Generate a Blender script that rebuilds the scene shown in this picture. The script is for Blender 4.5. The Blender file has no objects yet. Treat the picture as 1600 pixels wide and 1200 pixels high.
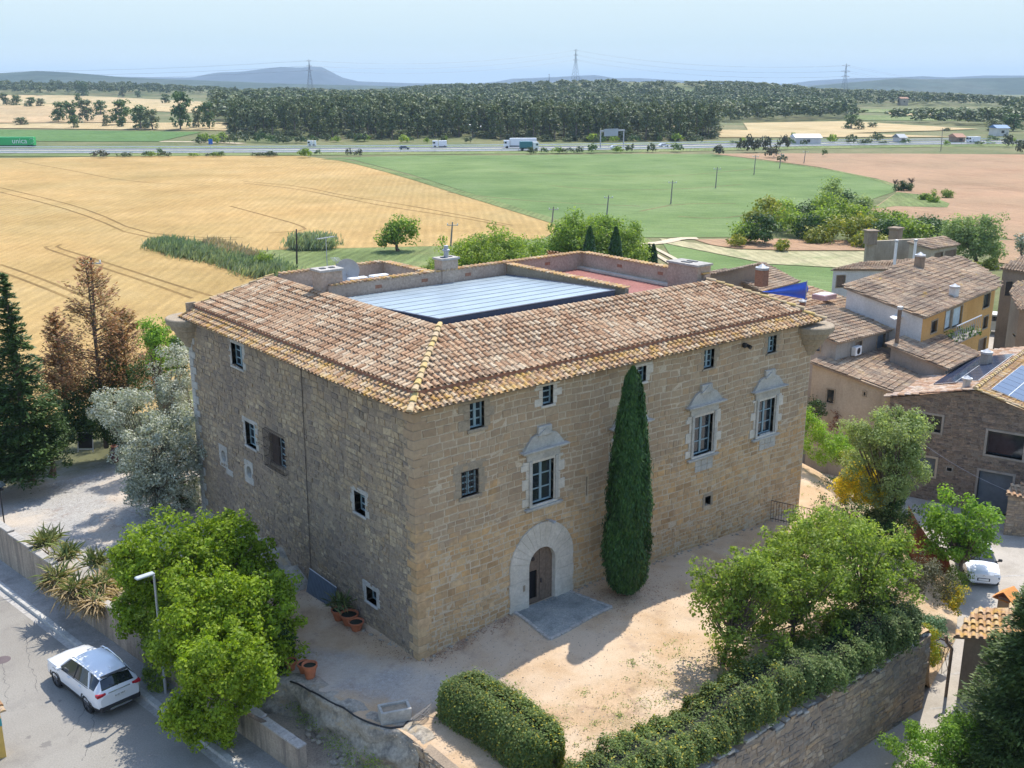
import bpy, math, random
import numpy as np
from mathutils import Vector, Matrix
R = math.radians
rng = np.random.default_rng(7)
random.seed(7)
scn = bpy.context.scene
COL = scn.collection

# ------------------------------------------------------------------ camera
FPX = 1650.0                       # focal length in pixels of a 1600 px wide frame
PITCH = math.atan(470 / FPX)
YAW = R(51.16)
CAM = np.array([-20.13, -30.77, 21.64])
cF = np.array([math.cos(YAW) * math.cos(PITCH), math.sin(YAW) * math.cos(PITCH), -math.sin(PITCH)])
cR = np.array([math.sin(YAW), -math.cos(YAW), 0.0])
cU = np.cross(cR, cF)
cd = bpy.data.cameras.new("camera")
cd.sensor_width = 36.0
cd.lens = 36.0 * FPX / 1600.0
cd.clip_start = 0.5
cd.clip_end = 60000
cam = bpy.data.objects.new("camera", cd)
COL.objects.link(cam)
cam.location = CAM
cam.rotation_euler = (math.pi / 2 - PITCH, 0, YAW - math.pi / 2)
scn.camera = cam

# ------------------------------------------------------------------ light
SKYLOW, SKYMID, SKYTOP = (.385, .425, .415), (.315, .385, .405), (.215, .31, .375)
SUN = Vector((0.54, 0.265, 1.0)).normalized()
world = bpy.data.worlds.new("World")
scn.world = world
world.use_nodes = True
wn = world.node_tree
bg = wn.nodes["Background"]
sky = wn.nodes.new("ShaderNodeTexSky")
sky.sky_type = 'NISHITA'
sky.sun_disc = False
sky.sun_elevation = math.asin(SUN.z)
sky.sun_rotation = math.atan2(SUN.x, SUN.y)
sky.altitude = 200
sky.air_density = 1.0
sky.dust_density = 0.8
sky.ozone_density = 1.5
# the lowest degrees of the sky are a paler, calmer blue than the model's bright horizon
tc = wn.nodes.new("ShaderNodeTexCoord"); sp = wn.nodes.new("ShaderNodeSeparateXYZ"); wn.links.new(tc.outputs['Generated'], sp.inputs[0])
lo = wn.nodes.new("ShaderNodeValToRGB"); wn.links.new(sp.outputs[2], lo.inputs[0])
for e, (q, c) in zip([lo.color_ramp.elements[0], lo.color_ramp.elements[1], lo.color_ramp.elements.new(.5)], ((0.0, SKYLOW), (.085, SKYTOP), (.035, SKYMID))): e.position = q; e.color = (*c, 1)
sc_ = wn.nodes.new("ShaderNodeMix"); sc_.data_type = 'RGBA'; sc_.blend_type = 'MULTIPLY'; sc_.inputs[0].default_value = 1; sc_.clamp_result = False
sc_.inputs[7].default_value = (1 / .15, 1 / .15, 1 / .15, 1); wn.links.new(lo.outputs[0], sc_.inputs[6])
mr = wn.nodes.new("ShaderNodeMapRange"); mr.interpolation_type = 'SMOOTHSTEP'; mr.inputs[1].default_value = .10; mr.inputs[2].default_value = .35; wn.links.new(sp.outputs[2], mr.inputs[0])
mx = wn.nodes.new("ShaderNodeMix"); mx.data_type = 'RGBA'; wn.links.new(mr.outputs[0], mx.inputs[0]); wn.links.new(sc_.outputs[2], mx.inputs[6]); wn.links.new(sky.outputs[0], mx.inputs[7])
wn.links.new(mx.outputs[2], bg.inputs[0])
bg.inputs[1].default_value = 0.15
sl = bpy.data.lights.new("sun", 'SUN')
sl.energy = 2.6
sl.angle = R(0.53)
sl.color = (1.0, 0.95, 0.86)
so = bpy.data.objects.new("sun", sl)
COL.objects.link(so)
so.rotation_euler = (-SUN).to_track_quat('-Z', 'Y').to_euler()
scn.view_settings.view_transform = 'Standard'
scn.view_settings.look = 'None'
scn.view_settings.exposure = 1.2
scn.view_settings.gamma = 1.0
scn.cycles.max_bounces = 6
scn.cycles.diffuse_bounces = 3
scn.cycles.transparent_max_bounces = 6
scn.cycles.volume_bounces = 0

# ------------------------------------------------------------------ layout helpers
def ray(x, y):
    return cF + cR * (x - 800) / FPX - cU * (y - 600) / FPX
def at(x, y, z=0.0):               # point of the site at height z under this direction
    r = ray(x, y); t = (z - CAM[2]) / r[2]
    return CAM + t * r
def far(px, d, z=0.0):             # point at horizontal distance d in the direction of column px
    r = ray(px, 130); r = r[:2] / np.linalg.norm(r[:2])
    return np.array([CAM[0] + r[0] * d, CAM[1] + r[1] * d, z])

# ------------------------------------------------------------------ objects
ORG = {}
def tag(o, label=None, cat=None, group=None, kind=None):
    if label: o['label'] = label
    if cat: o['category'] = cat
    if group: o['group'] = group
    if kind: o['kind'] = kind
    return o
def thing(name, label, cat, loc=(0, 0, 0), rz=0.0, group=None):
    o = bpy.data.objects.new(name, None)
    o.empty_display_size = 0.2
    COL.objects.link(o)
    o.location = tuple(float(v) for v in loc); o.rotation_euler = (0, 0, rz)
    ORG[o.name] = np.array(loc, float)
    return tag(o, label, cat, group)
def link_mesh(name, me, parent=None, mat=None):
    o = bpy.data.objects.new(name, me)
    COL.objects.link(o)
    if mat is not None:
        for m in (mat if isinstance(mat, (list, tuple)) else [mat]): me.materials.append(m)
    if parent is not None:
        o.parent = parent
        ORG[o.name] = ORG.get(parent.name, np.zeros(3))
    return o
def mesh_np(name, verts, faces, parent=None, mat=None, smooth=False, world=True, midx=None, loc=None):
    """verts Nx3; faces: array MxK (all same size) or list of lists. world coords are made local to the thing's origin"""
    verts = np.asarray(verts, float)
    o_ = None
    if parent is not None and world: verts = verts - ORG.get(parent.name, np.zeros(3))
    if loc is not None: verts = verts - np.array(loc)
    me = bpy.data.meshes.new(name)
    if isinstance(faces, np.ndarray):
        M, K = faces.shape
        me.vertices.add(len(verts)); me.vertices.foreach_set("co", verts.astype(np.float32).ravel())
        me.loops.add(M * K); me.loops.foreach_set("vertex_index", faces.astype(np.int32).ravel())
        me.polygons.add(M)
        me.polygons.foreach_set("loop_start", np.arange(0, M * K, K, dtype=np.int32))
        me.polygons.foreach_set("loop_total", np.full(M, K, dtype=np.int32))
        me.update(calc_edges=True)
    else:
        me.from_pydata([tuple(v) for v in verts], [], faces)
        me.update()
    if midx is not None: me.polygons.foreach_set("material_index", np.asarray(midx, dtype=np.int32))
    if smooth: me.polygons.foreach_set("use_smooth", np.ones(len(me.polygons), dtype=bool))
    o = link_mesh(name, me, parent, mat)
    if loc is not None: o.location = tuple(float(v) for v in loc)
    return o

class MB:
    """collects shapes into one mesh"""
    def __init__(s): s.v = []; s.f = []; s.m = []
    def add(s, vs, fs, m=0):
        b = len(s.v); s.v += [tuple(float(c) for c in v) for v in vs]
        s.f += [tuple(b + i for i in f) for f in fs]; s.m += [m] * len(fs); return s
    def quad(s, a, b, c, d, m=0): return s.add([a, b, c, d], [(0, 1, 2, 3)], m)
    def poly(s, pts, m=0): return s.add(pts, [tuple(range(len(pts)))], m)
    def prism(s, poly, z0, z1, m=0, cap=True):
        n = len(poly); z0 = z0 if hasattr(z0, '__len__') else [z0] * n; z1 = z1 if hasattr(z1, '__len__') else [z1] * n
        vs = [(p[0], p[1], z) for p, z in zip(poly, z0)] + [(p[0], p[1], z) for p, z in zip(poly, z1)]
        fs = [(i, (i + 1) % n, n + (i + 1) % n, n + i) for i in range(n)]
        if cap: fs += [tuple(range(n, 2 * n)), tuple(range(n - 1, -1, -1))]
        return s.add(vs, fs, m)
    def box(s, c, d, ax=None, m=0, bev=0.0):
        """c centre, d full sizes, ax = 3 axis vectors"""
        ax = ax if ax is not None else np.eye(3)
        ax = np.asarray(ax, float); c = np.asarray(c, float); h = np.asarray(d, float) / 2
        if bev <= 0:
            sg = [(-1,-1,-1),(1,-1,-1),(1,1,-1),(-1,1,-1),(-1,-1,1),(1,-1,1),(1,1,1),(-1,1,1)]
            vs = [c + ax[0]*h[0]*a + ax[1]*h[1]*b + ax[2]*h[2]*e for a, b, e in sg]
            return s.add(vs, [(0,3,2,1),(4,5,6,7),(0,1,5,4),(1,2,6,5),(2,3,7,6),(3,0,4,7)], m)
        # chamfered box: every corner gives three vertices
        vs = []; idx = {}
        for a in (-1, 1):
            for b in (-1, 1):
                for e in (-1, 1):
                    for k in range(3):
                        w = [h[i] - (0 if i == k else bev) for i in range(3)]
                        idx[(a, b, e, k)] = len(vs); vs.append(c + ax[0]*w[0]*a + ax[1]*w[1]*b + ax[2]*w[2]*e)
        I = lambda a, b, e, k: idx[(a, b, e, k)]
        fs = []
        for q in (-1, 1):
            fs.append(tuple(I(q, b, e, 0) for b, e in ((-1,-1),(1,-1),(1,1),(-1,1))))
            fs.append(tuple(I(a, q, e, 1) for a, e in ((-1,-1),(1,-1),(1,1),(-1,1))))
            fs.append(tuple(I(a, b, q, 2) for a, b in ((-1,-1),(1,-1),(1,1),(-1,1))))
            for r_ in (-1, 1):
                fs.append((I(q, r_, -1, 0), I(q, r_, 1, 0), I(q, r_, 1, 1), I(q, r_, -1, 1)))
                fs.append((I(q, -1, r_, 0), I(q, 1, r_, 0), I(q, 1, r_, 2), I(q, -1, r_, 2)))
                fs.append((I(-1, q, r_, 1), I(1, q, r_, 1), I(1, q, r_, 2), I(-1, q, r_, 2)))
        for a in (-1, 1):
            for b in (-1, 1):
                for e in (-1, 1): fs.append(tuple(I(a, b, e, k) for k in range(3)))
        return s.add(vs, fs, m)
    def tube(s, pts, rad, n=6, m=0, cap=True):
        pts = [np.array(p, float) for p in pts]
        rad = rad if hasattr(rad, '__len__') else [rad] * len(pts)
        vs = []; N = len(pts); up = None
        for i, p in enumerate(pts):
            t = pts[min(i + 1, N - 1)] - pts[max(i - 1, 0)]; t = t / (np.linalg.norm(t) + 1e-9)
            if up is None:
                up = np.array([0, 0, 1.0]) if abs(t[2]) < .9 else np.array([1.0, 0, 0])
            a = np.cross(t, up); a /= np.linalg.norm(a) + 1e-9; b = np.cross(a, t); up = b
            for k in range(n):
                th = 2 * math.pi * k / n
                vs.append(p + (a * math.cos(th) + b * math.sin(th)) * rad[i])
        fs = [(i*n+k, i*n+(k+1) % n, (i+1)*n+(k+1) % n, (i+1)*n+k) for i in range(N-1) for k in range(n)]
        if cap: fs += [tuple(range(n-1, -1, -1)), tuple((N-1)*n+k for k in range(n))]
        return s.add(vs, fs, m)
    def lathe(s, c, prof, n=16, m=0, ax=None, a0=0, a1=2*math.pi):
        ax = np.eye(3) if ax is None else np.asarray(ax, float); c = np.asarray(c, float)
        full = abs(a1 - a0 - 2*math.pi) < 1e-6; k = n if full else n + 1
        vs = [c + ax[0]*r*math.cos(a0+(a1-a0)*j/n) + ax[1]*r*math.sin(a0+(a1-a0)*j/n) + ax[2]*z for r, z in prof for j in range(k)]
        fs = [(i*k+j, i*k+(j+1) % k, (i+1)*k+(j+1) % k, (i+1)*k+j) for i in range(len(prof)-1) for j in range(n)]
        return s.add(vs, fs, m)
    def build(s, name, mat=None, parent=None, world=True, smooth=False, loc=None):
        return mesh_np(name, np.array(s.v), s.f, parent, mat, smooth, world, s.m if len(set(s.m)) > 1 else None, loc)
def rot2(a): return np.array([[math.cos(a), math.sin(a), 0], [-math.sin(a), math.cos(a), 0], [0, 0, 1.0]])
def norm(v): v = np.asarray(v, float); return v / (np.linalg.norm(v) + 1e-12)
def copy_tree(o, parent=None):
    c = o.copy(); COL.objects.link(c); c.parent = parent
    for ch in list(o.children): copy_tree(ch, c)
    return c

# ------------------------------------------------------------------ materials
MATS = {}
def newmat(name):
    m = bpy.data.materials.new(name); m.use_nodes = True
    nt = m.node_tree; p = nt.nodes["Principled BSDF"]; return m, nt, p
def ramp(nt, fac, cols, pos=None, interp='LINEAR'):
    r = nt.nodes.new("ShaderNodeValToRGB"); r.color_ramp.interpolation = interp
    el = r.color_ramp.elements; n = len(cols)
    pos = pos or [i / max(1, n - 1) for i in range(n)]
    while len(el) < n: el.new(0.5)
    for e, c, q in zip(el, cols, pos): e.position = q; e.color = (*c, 1)
    nt.links.new(fac, r.inputs[0]); return r.outputs[0]
def noise(nt, scale, detail=4, rough=.55, vec=None, dist=0.0):
    n = nt.nodes.new("ShaderNodeTexNoise"); n.inputs['Scale'].default_value = scale
    n.inputs['Detail'].default_value = detail; n.inputs['Roughness'].default_value = rough; n.inputs['Distortion'].default_value = dist
    if vec is not None: nt.links.new(vec, n.inputs['Vector'])
    return n.outputs[0]
def mapping(nt, vec, scale=(1, 1, 1), rot=(0, 0, 0)):
    m = nt.nodes.new("ShaderNodeMapping"); m.inputs['Scale'].default_value = scale; m.inputs['Rotation'].default_value = rot
    nt.links.new(vec, m.inputs['Vector']); return m.outputs[0]
def pos(nt): return nt.nodes.new("ShaderNodeNewGeometry").outputs['Position']
def objc(nt): return nt.nodes.new("ShaderNodeTexCoord").outputs['Object']
def island(nt): return nt.nodes.new("ShaderNodeNewGeometry").outputs['Random Per Island']
def mix(nt, a, b, f, mode='MIX'):
    m = nt.nodes.new("ShaderNodeMix"); m.data_type = 'RGBA'; m.blend_type = mode; m.clamp_result = False
    for s, v in ((m.inputs[6], a), (m.inputs[7], b)):
        if isinstance(v, tuple): s.default_value = (*v, 1)
        else: nt.links.new(v, s)
    if isinstance(f, (int, float)): m.inputs[0].default_value = f
    else: nt.links.new(f, m.inputs[0])
    return m.outputs[2]
def mth(nt, op, a, b=None, clamp=False):
    m = nt.nodes.new("ShaderNodeMath"); m.operation = op; m.use_clamp = clamp
    for i, v in enumerate((a, b)):
        if v is None: continue
        if isinstance(v, (int, float)): m.inputs[i].default_value = v
        else: nt.links.new(v, m.inputs[i])
    return m.outputs[0]
def bump(nt, p, h, strength=.3, dist=.05):
    b = nt.nodes.new("ShaderNodeBump"); b.inputs['Strength'].default_value = strength; b.inputs['Distance'].default_value = dist
    nt.links.new(h, b.inputs['Height']); nt.links.new(b.outputs[0], p.inputs['Normal'])
def simple(name, col, rough=.7, metal=0.0, var=.12, scale=3.0, bmp=0.0, spec=.4, coat=0):
    """plain material with slight mottling"""
    if name in MATS: return MATS[name]
    m, nt, p = newmat(name)
    n = noise(nt, scale, 4, .6, pos(nt))
    c = np.array(col)
    nt.links.new(ramp(nt, n, [tuple(c * (1 - var)), tuple(np.minimum(c * (1 + var), 1))], [.3, .7]), p.inputs['Base Color'])
    p.inputs['Roughness'].default_value = rough; p.inputs['Metallic'].default_value = metal
    p.inputs['Specular IOR Level'].default_value = spec; p.inputs['Coat Weight'].default_value = coat
    if bmp: bump(nt, p, n, bmp, .02)
    MATS[name] = m; return m
def ground(name, cols, scale=.3, fine=8.0, rough=.95, bmp=.3, cpos=None, fvar=.25, extra=None):
    m, nt, p = newmat(name)
    P = pos(nt)
    big = noise(nt, scale, 5, .6, P); fn = noise(nt, fine, 5, .7, P)
    c = ramp(nt, big, cols, cpos or list(np.linspace(.3, .7, len(cols))))
    c = mix(nt, c, ramp(nt, fn, [(1 - fvar,) * 3, (1 + fvar,) * 3], [.3, .7]), 1.0, 'MULTIPLY')
    if extra: c = extra(nt, P, c)
    nt.links.new(c, p.inputs['Base Color']); p.inputs['Roughness'].default_value = rough
    p.inputs['Specular IOR Level'].default_value = .15
    bump(nt, p, fn, bmp, .04); return m
def islands(name, cols, cpos=None, rough=.85, nscale=6.0, nvar=.25, bmp=.3, stain=None, spec=.2, coords=pos, interp='LINEAR', bigvar=0.0, bigscale=.5):
    """each loose piece (tile, stone, leaf) its own tone, with mottling inside it"""
    m, nt, p = newmat(name); P = coords(nt)
    c = ramp(nt, island(nt), cols, cpos, interp)
    n = noise(nt, nscale, 4, .65, P)
    c = mix(nt, c, ramp(nt, n, [(1 - nvar,) * 3, (1 + nvar,) * 3], [.3, .7]), 1.0, 'MULTIPLY')
    if bigvar:
        b = noise(nt, bigscale, 3, .5, P)
        c = mix(nt, c, ramp(nt, b, [(1 - bigvar,) * 3, (1 + bigvar,) * 3], [.35, .65]), 1.0, 'MULTIPLY')
    if stain: c = stain(nt, P, c)
    nt.links.new(c, p.inputs['Base Color']); p.inputs['Roughness'].default_value = rough
    p.inputs['Specular IOR Level'].default_value = spec
    if bmp: bump(nt, p, n, bmp, .03)
    return m
def leafmat(name, cols, trans=.35, nvar=.2, rough=.55, cpos=None, bright=1.35):
    m, nt, p = newmat(name); P = objc(nt)
    c = ramp(nt, island(nt), cols, cpos)
    n = noise(nt, .7, 3, .6, P)
    c = mix(nt, c, ramp(nt, n, [(1 - nvar,) * 3, (1 + nvar, 1 + nvar, 1 + nvar * .6)], [.35, .65]), 1.0, 'MULTIPLY')
    nt.links.new(c, p.inputs['Base Color']); p.inputs['Roughness'].default_value = rough
    p.inputs['Specular IOR Level'].default_value = .25
    oi = nt.nodes.new("ShaderNodeObjectInfo"); c = mix(nt, c, ramp(nt, oi.outputs['Random'], [(.82, .84, .8), (1.12, 1.08, 1.1)]), 1.0, 'MULTIPLY')
    big = ramp(nt, noise(nt, .06, 3, .6, pos(nt)), [(.82, .88, .82), (1.2, 1.12, 1.05)], [.35, .65]); c = mix(nt, c, big, 1.0, 'MULTIPLY'); nt.links.new(c, p.inputs['Base Color'])
    tr = nt.nodes.new("ShaderNodeBsdfTranslucent")
    c2 = mix(nt, c, (bright, bright * 1.05, bright * .55), 1.0, 'MULTIPLY'); nt.links.new(c2, tr.inputs[0])
    ms = nt.nodes.new("ShaderNodeMixShader"); ms.inputs[0].default_value = trans
    nt.links.new(p.outputs[0], ms.inputs[1]); nt.links.new(tr.outputs[0], ms.inputs[2])
    nt.links.new(ms.outputs[0], nt.nodes["Material Output"].inputs[0])
    return m

# ------------------------------------------------------------------ foliage
def rand_dirs(n, r=rng):
    v = r.normal(size=(n, 3)); return v / np.linalg.norm(v, axis=1)[:, None]
def leaves(P, size, up=.35, aspect=.6, r=rng, nrm=None, svar=.4, tri=False):
    """one small folded quad per point; P Nx3; nrm preferred facing"""
    n = len(P); N = rand_dirs(n, r)
    if nrm is not None: N = N * .8 + nrm
    N[:, 2] += up; N /= np.linalg.norm(N, axis=1)[:, None]
    T = np.cross(N, rand_dirs(n, r)); T /= np.linalg.norm(T, axis=1)[:, None] + 1e-9
    B = np.cross(N, T)
    s = size * (1 + svar * (r.random(n) * 2 - 1)); s = s[:, None]
    a = P - T * s * .5; b = P + B * s * aspect * .5 + N * s * .08; c = P + T * s * .5; d = P - B * s * aspect * .5 + N * s * .08
    V = np.stack([a, b, c, d], 1).reshape(-1, 3)
    F = np.arange(4 * n).reshape(n, 4)
    return V, F
def clumps(centre, radii, n, cr, shell=.55, flat=0.0, r=rng, low=-.8):
    """clump centres filling a crown ellipsoid, most of them near its surface"""
    d = rand_dirs(n * 3, r); d = d[d[:, 2] > low][:n]
    rad = (shell + (1 - shell) * r.random(len(d)) ** .6) * (1 + .17 * r.normal(size=len(d)))
    return np.asarray(centre) + d * rad[:, None] * np.asarray(radii)
def crown_points(cc, cr, per, r=rng, squash=.8, hollow=.5):
    """leaf positions round every clump centre (radius cr, array or number)"""
    n = len(cc); cr = np.broadcast_to(np.asarray(cr, float), (n,)) * (0.65 + .7 * r.random(n))
    d = rand_dirs(n * per, r); rad = (hollow + (1 - hollow) * r.random(n * per))
    C = np.repeat(cc, per, 0); K = np.repeat(cr, per)[:, None]
    d2 = d.copy(); d2[:, 2] *= squash
    return C + d2 * rad[:, None] * K, d
def crown_mesh(name, ells, ncl, cr, per, size, mat, parent, shell=.55, aspect=.6, up=.35, r=rng, low=-.8, core=None, squash=.8, world=True):
    VV = []; NN = []
    for c, rad in ells:
        w = rad[0] * rad[1] * rad[2]
        cc = clumps(c, rad, ncl if len(ells) == 1 else max(3, int(ncl * (w ** .667) / sum((e[1][0]*e[1][1]*e[1][2]) ** .667 for e in ells))), cr, shell, 0, r, low)
        P, N = crown_points(cc, cr, per, r, squash)
        VV.append(P); NN.append(N)
    P = np.concatenate(VV); N = np.concatenate(NN)
    V, F = leaves(P, size, up, aspect, r, N)
    return mesh_np(name, V, F, parent, mat, world=world), P
def trunk_mesh(name, base, top, r0, limbs, mat, parent, n=7, world=True, seed=1):
    rr = random.Random(seed)
    base = np.array(base, float); top = np.array(top, float)
    mb = MB(); K = 6; pts = []
    for i in range(K + 1):
        t = i / K; j = np.array([rr.uniform(-1, 1), rr.uniform(-1, 1), 0]) * r0 * .5 * (0 if i == 0 else 1)
        pts.append(base + (top - base) * t + j)
    mb.tube(pts, [r0 * (1.25 if i == 0 else 1 - .75 * i / K) for i in range(K + 1)], n)
    for L in limbs:
        L = np.array(L, float); t = rr.uniform(.35, .85); s = pts[0] + (pts[-1] - pts[0]) * t
        k = int(t * K); s = pts[k]
        m_ = (s + L) / 2 + np.array([0, 0, -.05 * np.linalg.norm(L - s)])
        r1 = r0 * (1 - .75 * k / K) * .55
        mb.tube([s, m_, L], [r1, r1 * .6, r1 * .2], 5, cap=False)
    return mb.build(name, mat, parent, world)
# ------------------------------------------------------------------ shared materials
def tile_stain(nt, P, c):
    n = noise(nt, .9, 5, .7, P)
    c = mix(nt, c, (.49, .41, .28), mth(nt, 'MULTIPLY', ramp(nt, n, [(0, 0, 0), (1, 1, 1)], [.56, .72]), .45))
    n2 = noise(nt, 14, 4, .7, P)
    return mix(nt, c, (.09, .07, .06), mth(nt, 'MULTIPLY', ramp(nt, n2, [(0, 0, 0), (1, 1, 1)], [.56, .7]), .55))
TILE_COLS = [(.26, .15, .085), (.37, .22, .125), (.47, .305, .185), (.34, .215, .13), (.53, .395, .255), (.43, .255, .145), (.47, .355, .235), (.31, .20, .125), (.56, .45, .31), (.46, .30, .175)]
M_TILE = islands('roof_tile', TILE_COLS, None, .9, 9, .22, .3, tile_stain, .15)
def eave_stain(nt, P, c):
    c = tile_stain(nt, P, c); n = noise(nt, 2.2, 5, .75, P)
    return mix(nt, c, (.58, .35, .05), mth(nt, 'MULTIPLY', ramp(nt, n, [(0, 0, 0), (1, 1, 1)], [.46, .64]), .62))
M_EAVE = islands('lichened_tile', TILE_COLS, None, .9, 9, .22, .3, eave_stain, .15)
M_HIP = islands('hip_tile', [(.44, .33, .20), (.50, .36, .15), (.47, .36, .24), (.52, .37, .13)], None, .9, 9, .25, .3, None, .15)
def grey_stain(nt, P, c):
    c = tile_stain(nt, P, c); n = noise(nt, 1.1, 5, .75, P)
    c = mix(nt, c, (.30, .26, .21), mth(nt, 'MULTIPLY', ramp(nt, n, [(0, 0, 0), (1, 1, 1)], [.42, .62]), .4))
    n3 = noise(nt, .35, 4, .7, P)
    c = mix(nt, c, ramp(nt, n3, [(.72,) * 3, (1.25, 1.2, 1.1)], [.38, .62]), 1.0, 'MULTIPLY')
    n2 = noise(nt, .45, 4, .8, P)
    return mix(nt, c, (.50, .32, .08), mth(nt, 'MULTIPLY', ramp(nt, n2, [(0, 0, 0), (1, 1, 1)], [.62, .68]), .7))
M_TILE_OLD = islands('old_grey_tile', [(.20, .145, .11), (.38, .28, .20), (.27, .19, .14), (.50, .40, .29), (.33, .22, .155), (.44, .31, .20)], None, .95, 9, .28, .3, grey_stain, .1)
M_UNDER = simple('roof_bed', (.12, .085, .065), .95, var=.25, scale=6)
FRONT_COLS = [(.37, .235, .12), (.47, .32, .175), (.52, .365, .205), (.41, .265, .14), (.56, .40, .235), (.48, .295, .14), (.50, .345, .20), (.54, .335, .155)]
def front_stain(nt, P, c):
    n = noise(nt, .35, 5, .65, P)
    c = mix(nt, c, (.60, .34, .13), mth(nt, 'MULTIPLY', ramp(nt, n, [(0, 0, 0), (1, 1, 1)], [.55, .75]), .35))
    sx = nt.nodes.new("ShaderNodeSeparateXYZ"); nt.links.new(P, sx.inputs[0])
    g = mth(nt, 'MULTIPLY', mth(nt, 'ADD', mth(nt, 'MULTIPLY', sx.outputs[2], .09), noise(nt, .5, 4, .6, P)), 1.0)
    sk = ramp(nt, noise(nt, 1.3, 6, .75, mapping(nt, P, (1, 1, .13))), [(0, 0, 0), (1, 1, 1)], [.54, .72])
    c = mix(nt, c, (.20, .155, .115), mth(nt, 'MULTIPLY', sk, .4))
    return mix(nt, c, (.27, .22, .175), mth(nt, 'MULTIPLY', ramp(nt, g, [(0, 0, 0), (1, 1, 1)], [.95, 1.5]), .45))
M_STONE_F = islands('ashlar_sand_stone', FRONT_COLS, None, .95, 5, .2, .5, front_stain, .1)
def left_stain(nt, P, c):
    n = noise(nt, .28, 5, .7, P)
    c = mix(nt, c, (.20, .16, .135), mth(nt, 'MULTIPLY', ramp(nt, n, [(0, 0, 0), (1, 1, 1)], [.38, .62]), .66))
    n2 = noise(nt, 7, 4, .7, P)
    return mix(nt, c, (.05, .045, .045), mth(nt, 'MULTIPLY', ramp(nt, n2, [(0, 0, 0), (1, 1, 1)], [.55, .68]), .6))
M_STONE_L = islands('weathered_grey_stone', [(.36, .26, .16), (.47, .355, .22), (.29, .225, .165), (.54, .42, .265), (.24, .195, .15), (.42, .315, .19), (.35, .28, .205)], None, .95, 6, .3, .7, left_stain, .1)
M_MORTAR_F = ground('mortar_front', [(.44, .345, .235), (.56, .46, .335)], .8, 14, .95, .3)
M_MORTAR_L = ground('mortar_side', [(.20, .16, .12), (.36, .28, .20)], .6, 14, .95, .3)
def wall_st(nt, P, c):
    n = noise(nt, .6, 5, .7, P)
    return mix(nt, c, (.16, .15, .14), mth(nt, 'MULTIPLY', ramp(nt, n, [(0, 0, 0), (1, 1, 1)], [.42, .62]), .6))
M_STONE_W = islands('field_stone', [(.37, .28, .185), (.47, .36, .245), (.31, .24, .175), (.44, .315, .19), (.26, .22, .175), (.54, .43, .30)], None, .95, 6, .3, .6, wall_st, .1)
M_STONE_D = islands('dark_rubble', [(.16, .125, .10), (.23, .175, .13), (.12, .10, .09), (.28, .21, .155), (.19, .16, .135)], None, .95, 6, .3, .6, None, .1)
M_MORTAR_D = ground('dark_mortar', [(.17, .145, .12), (.25, .21, .165)], .6, 10, .95, .4)
M_PALE = ground('pale_limestone', [(.48, .43, .35), (.61, .555, .47)], 1.2, 9, .9, .2, fvar=.15)
M_PALE2 = ground('grey_limestone', [(.34, .32, .28), (.49, .46, .405)], 1.2, 9, .9, .2, fvar=.2)
M_OLDST = ground('brown_surround_stone', [(.27, .22, .155), (.36, .29, .21)], 1.5, 9, .95, .3)
M_FRAME = simple('blue_grey_paint', (.23, .32, .35), .5, var=.1)
M_GLASS = simple('dark_glass', (.02, .028, .035), .06, var=.3, spec=.7)
M_WOOD = simple('weathered_wood', (.17, .12, .085), .85, var=.3, scale=9, bmp=.2)
M_IRON = simple('rusty_iron', (.05, .035, .03), .75, var=.3)
M_RED = ground('red_terrace_tile', [(.24, .095, .08), (.31, .14, .115)], .8, 9, .8, .1)
M_PINK = ground('pink_brick_render', [(.36, .265, .205), (.46, .365, .285)], .7, 8, .9, .3)
M_CONC = ground('concrete', [(.32, .30, .27), (.43, .40, .36)], .7, 7, .9, .2)
M_METAL = simple('light_metal', (.40, .41, .42), .5, .35, var=.08)
M_WHITE = simple('white_enamel', (.72, .72, .70), .4, var=.06)
M_TERRA = simple('terracotta', (.45, .15, .07), .8, var=.2, bmp=.1)
M_BLACK = simple('black_plastic', (.02, .02, .022), .5, var=.2)
M_BARK = ground('bark', [(.10, .075, .055), (.19, .15, .115)], 3, 15, .95, .6)
M_PINEBARK = ground('pine_bark', [(.13, .095, .075), (.22, .17, .14)], 1, 8, .95, .5)

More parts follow.
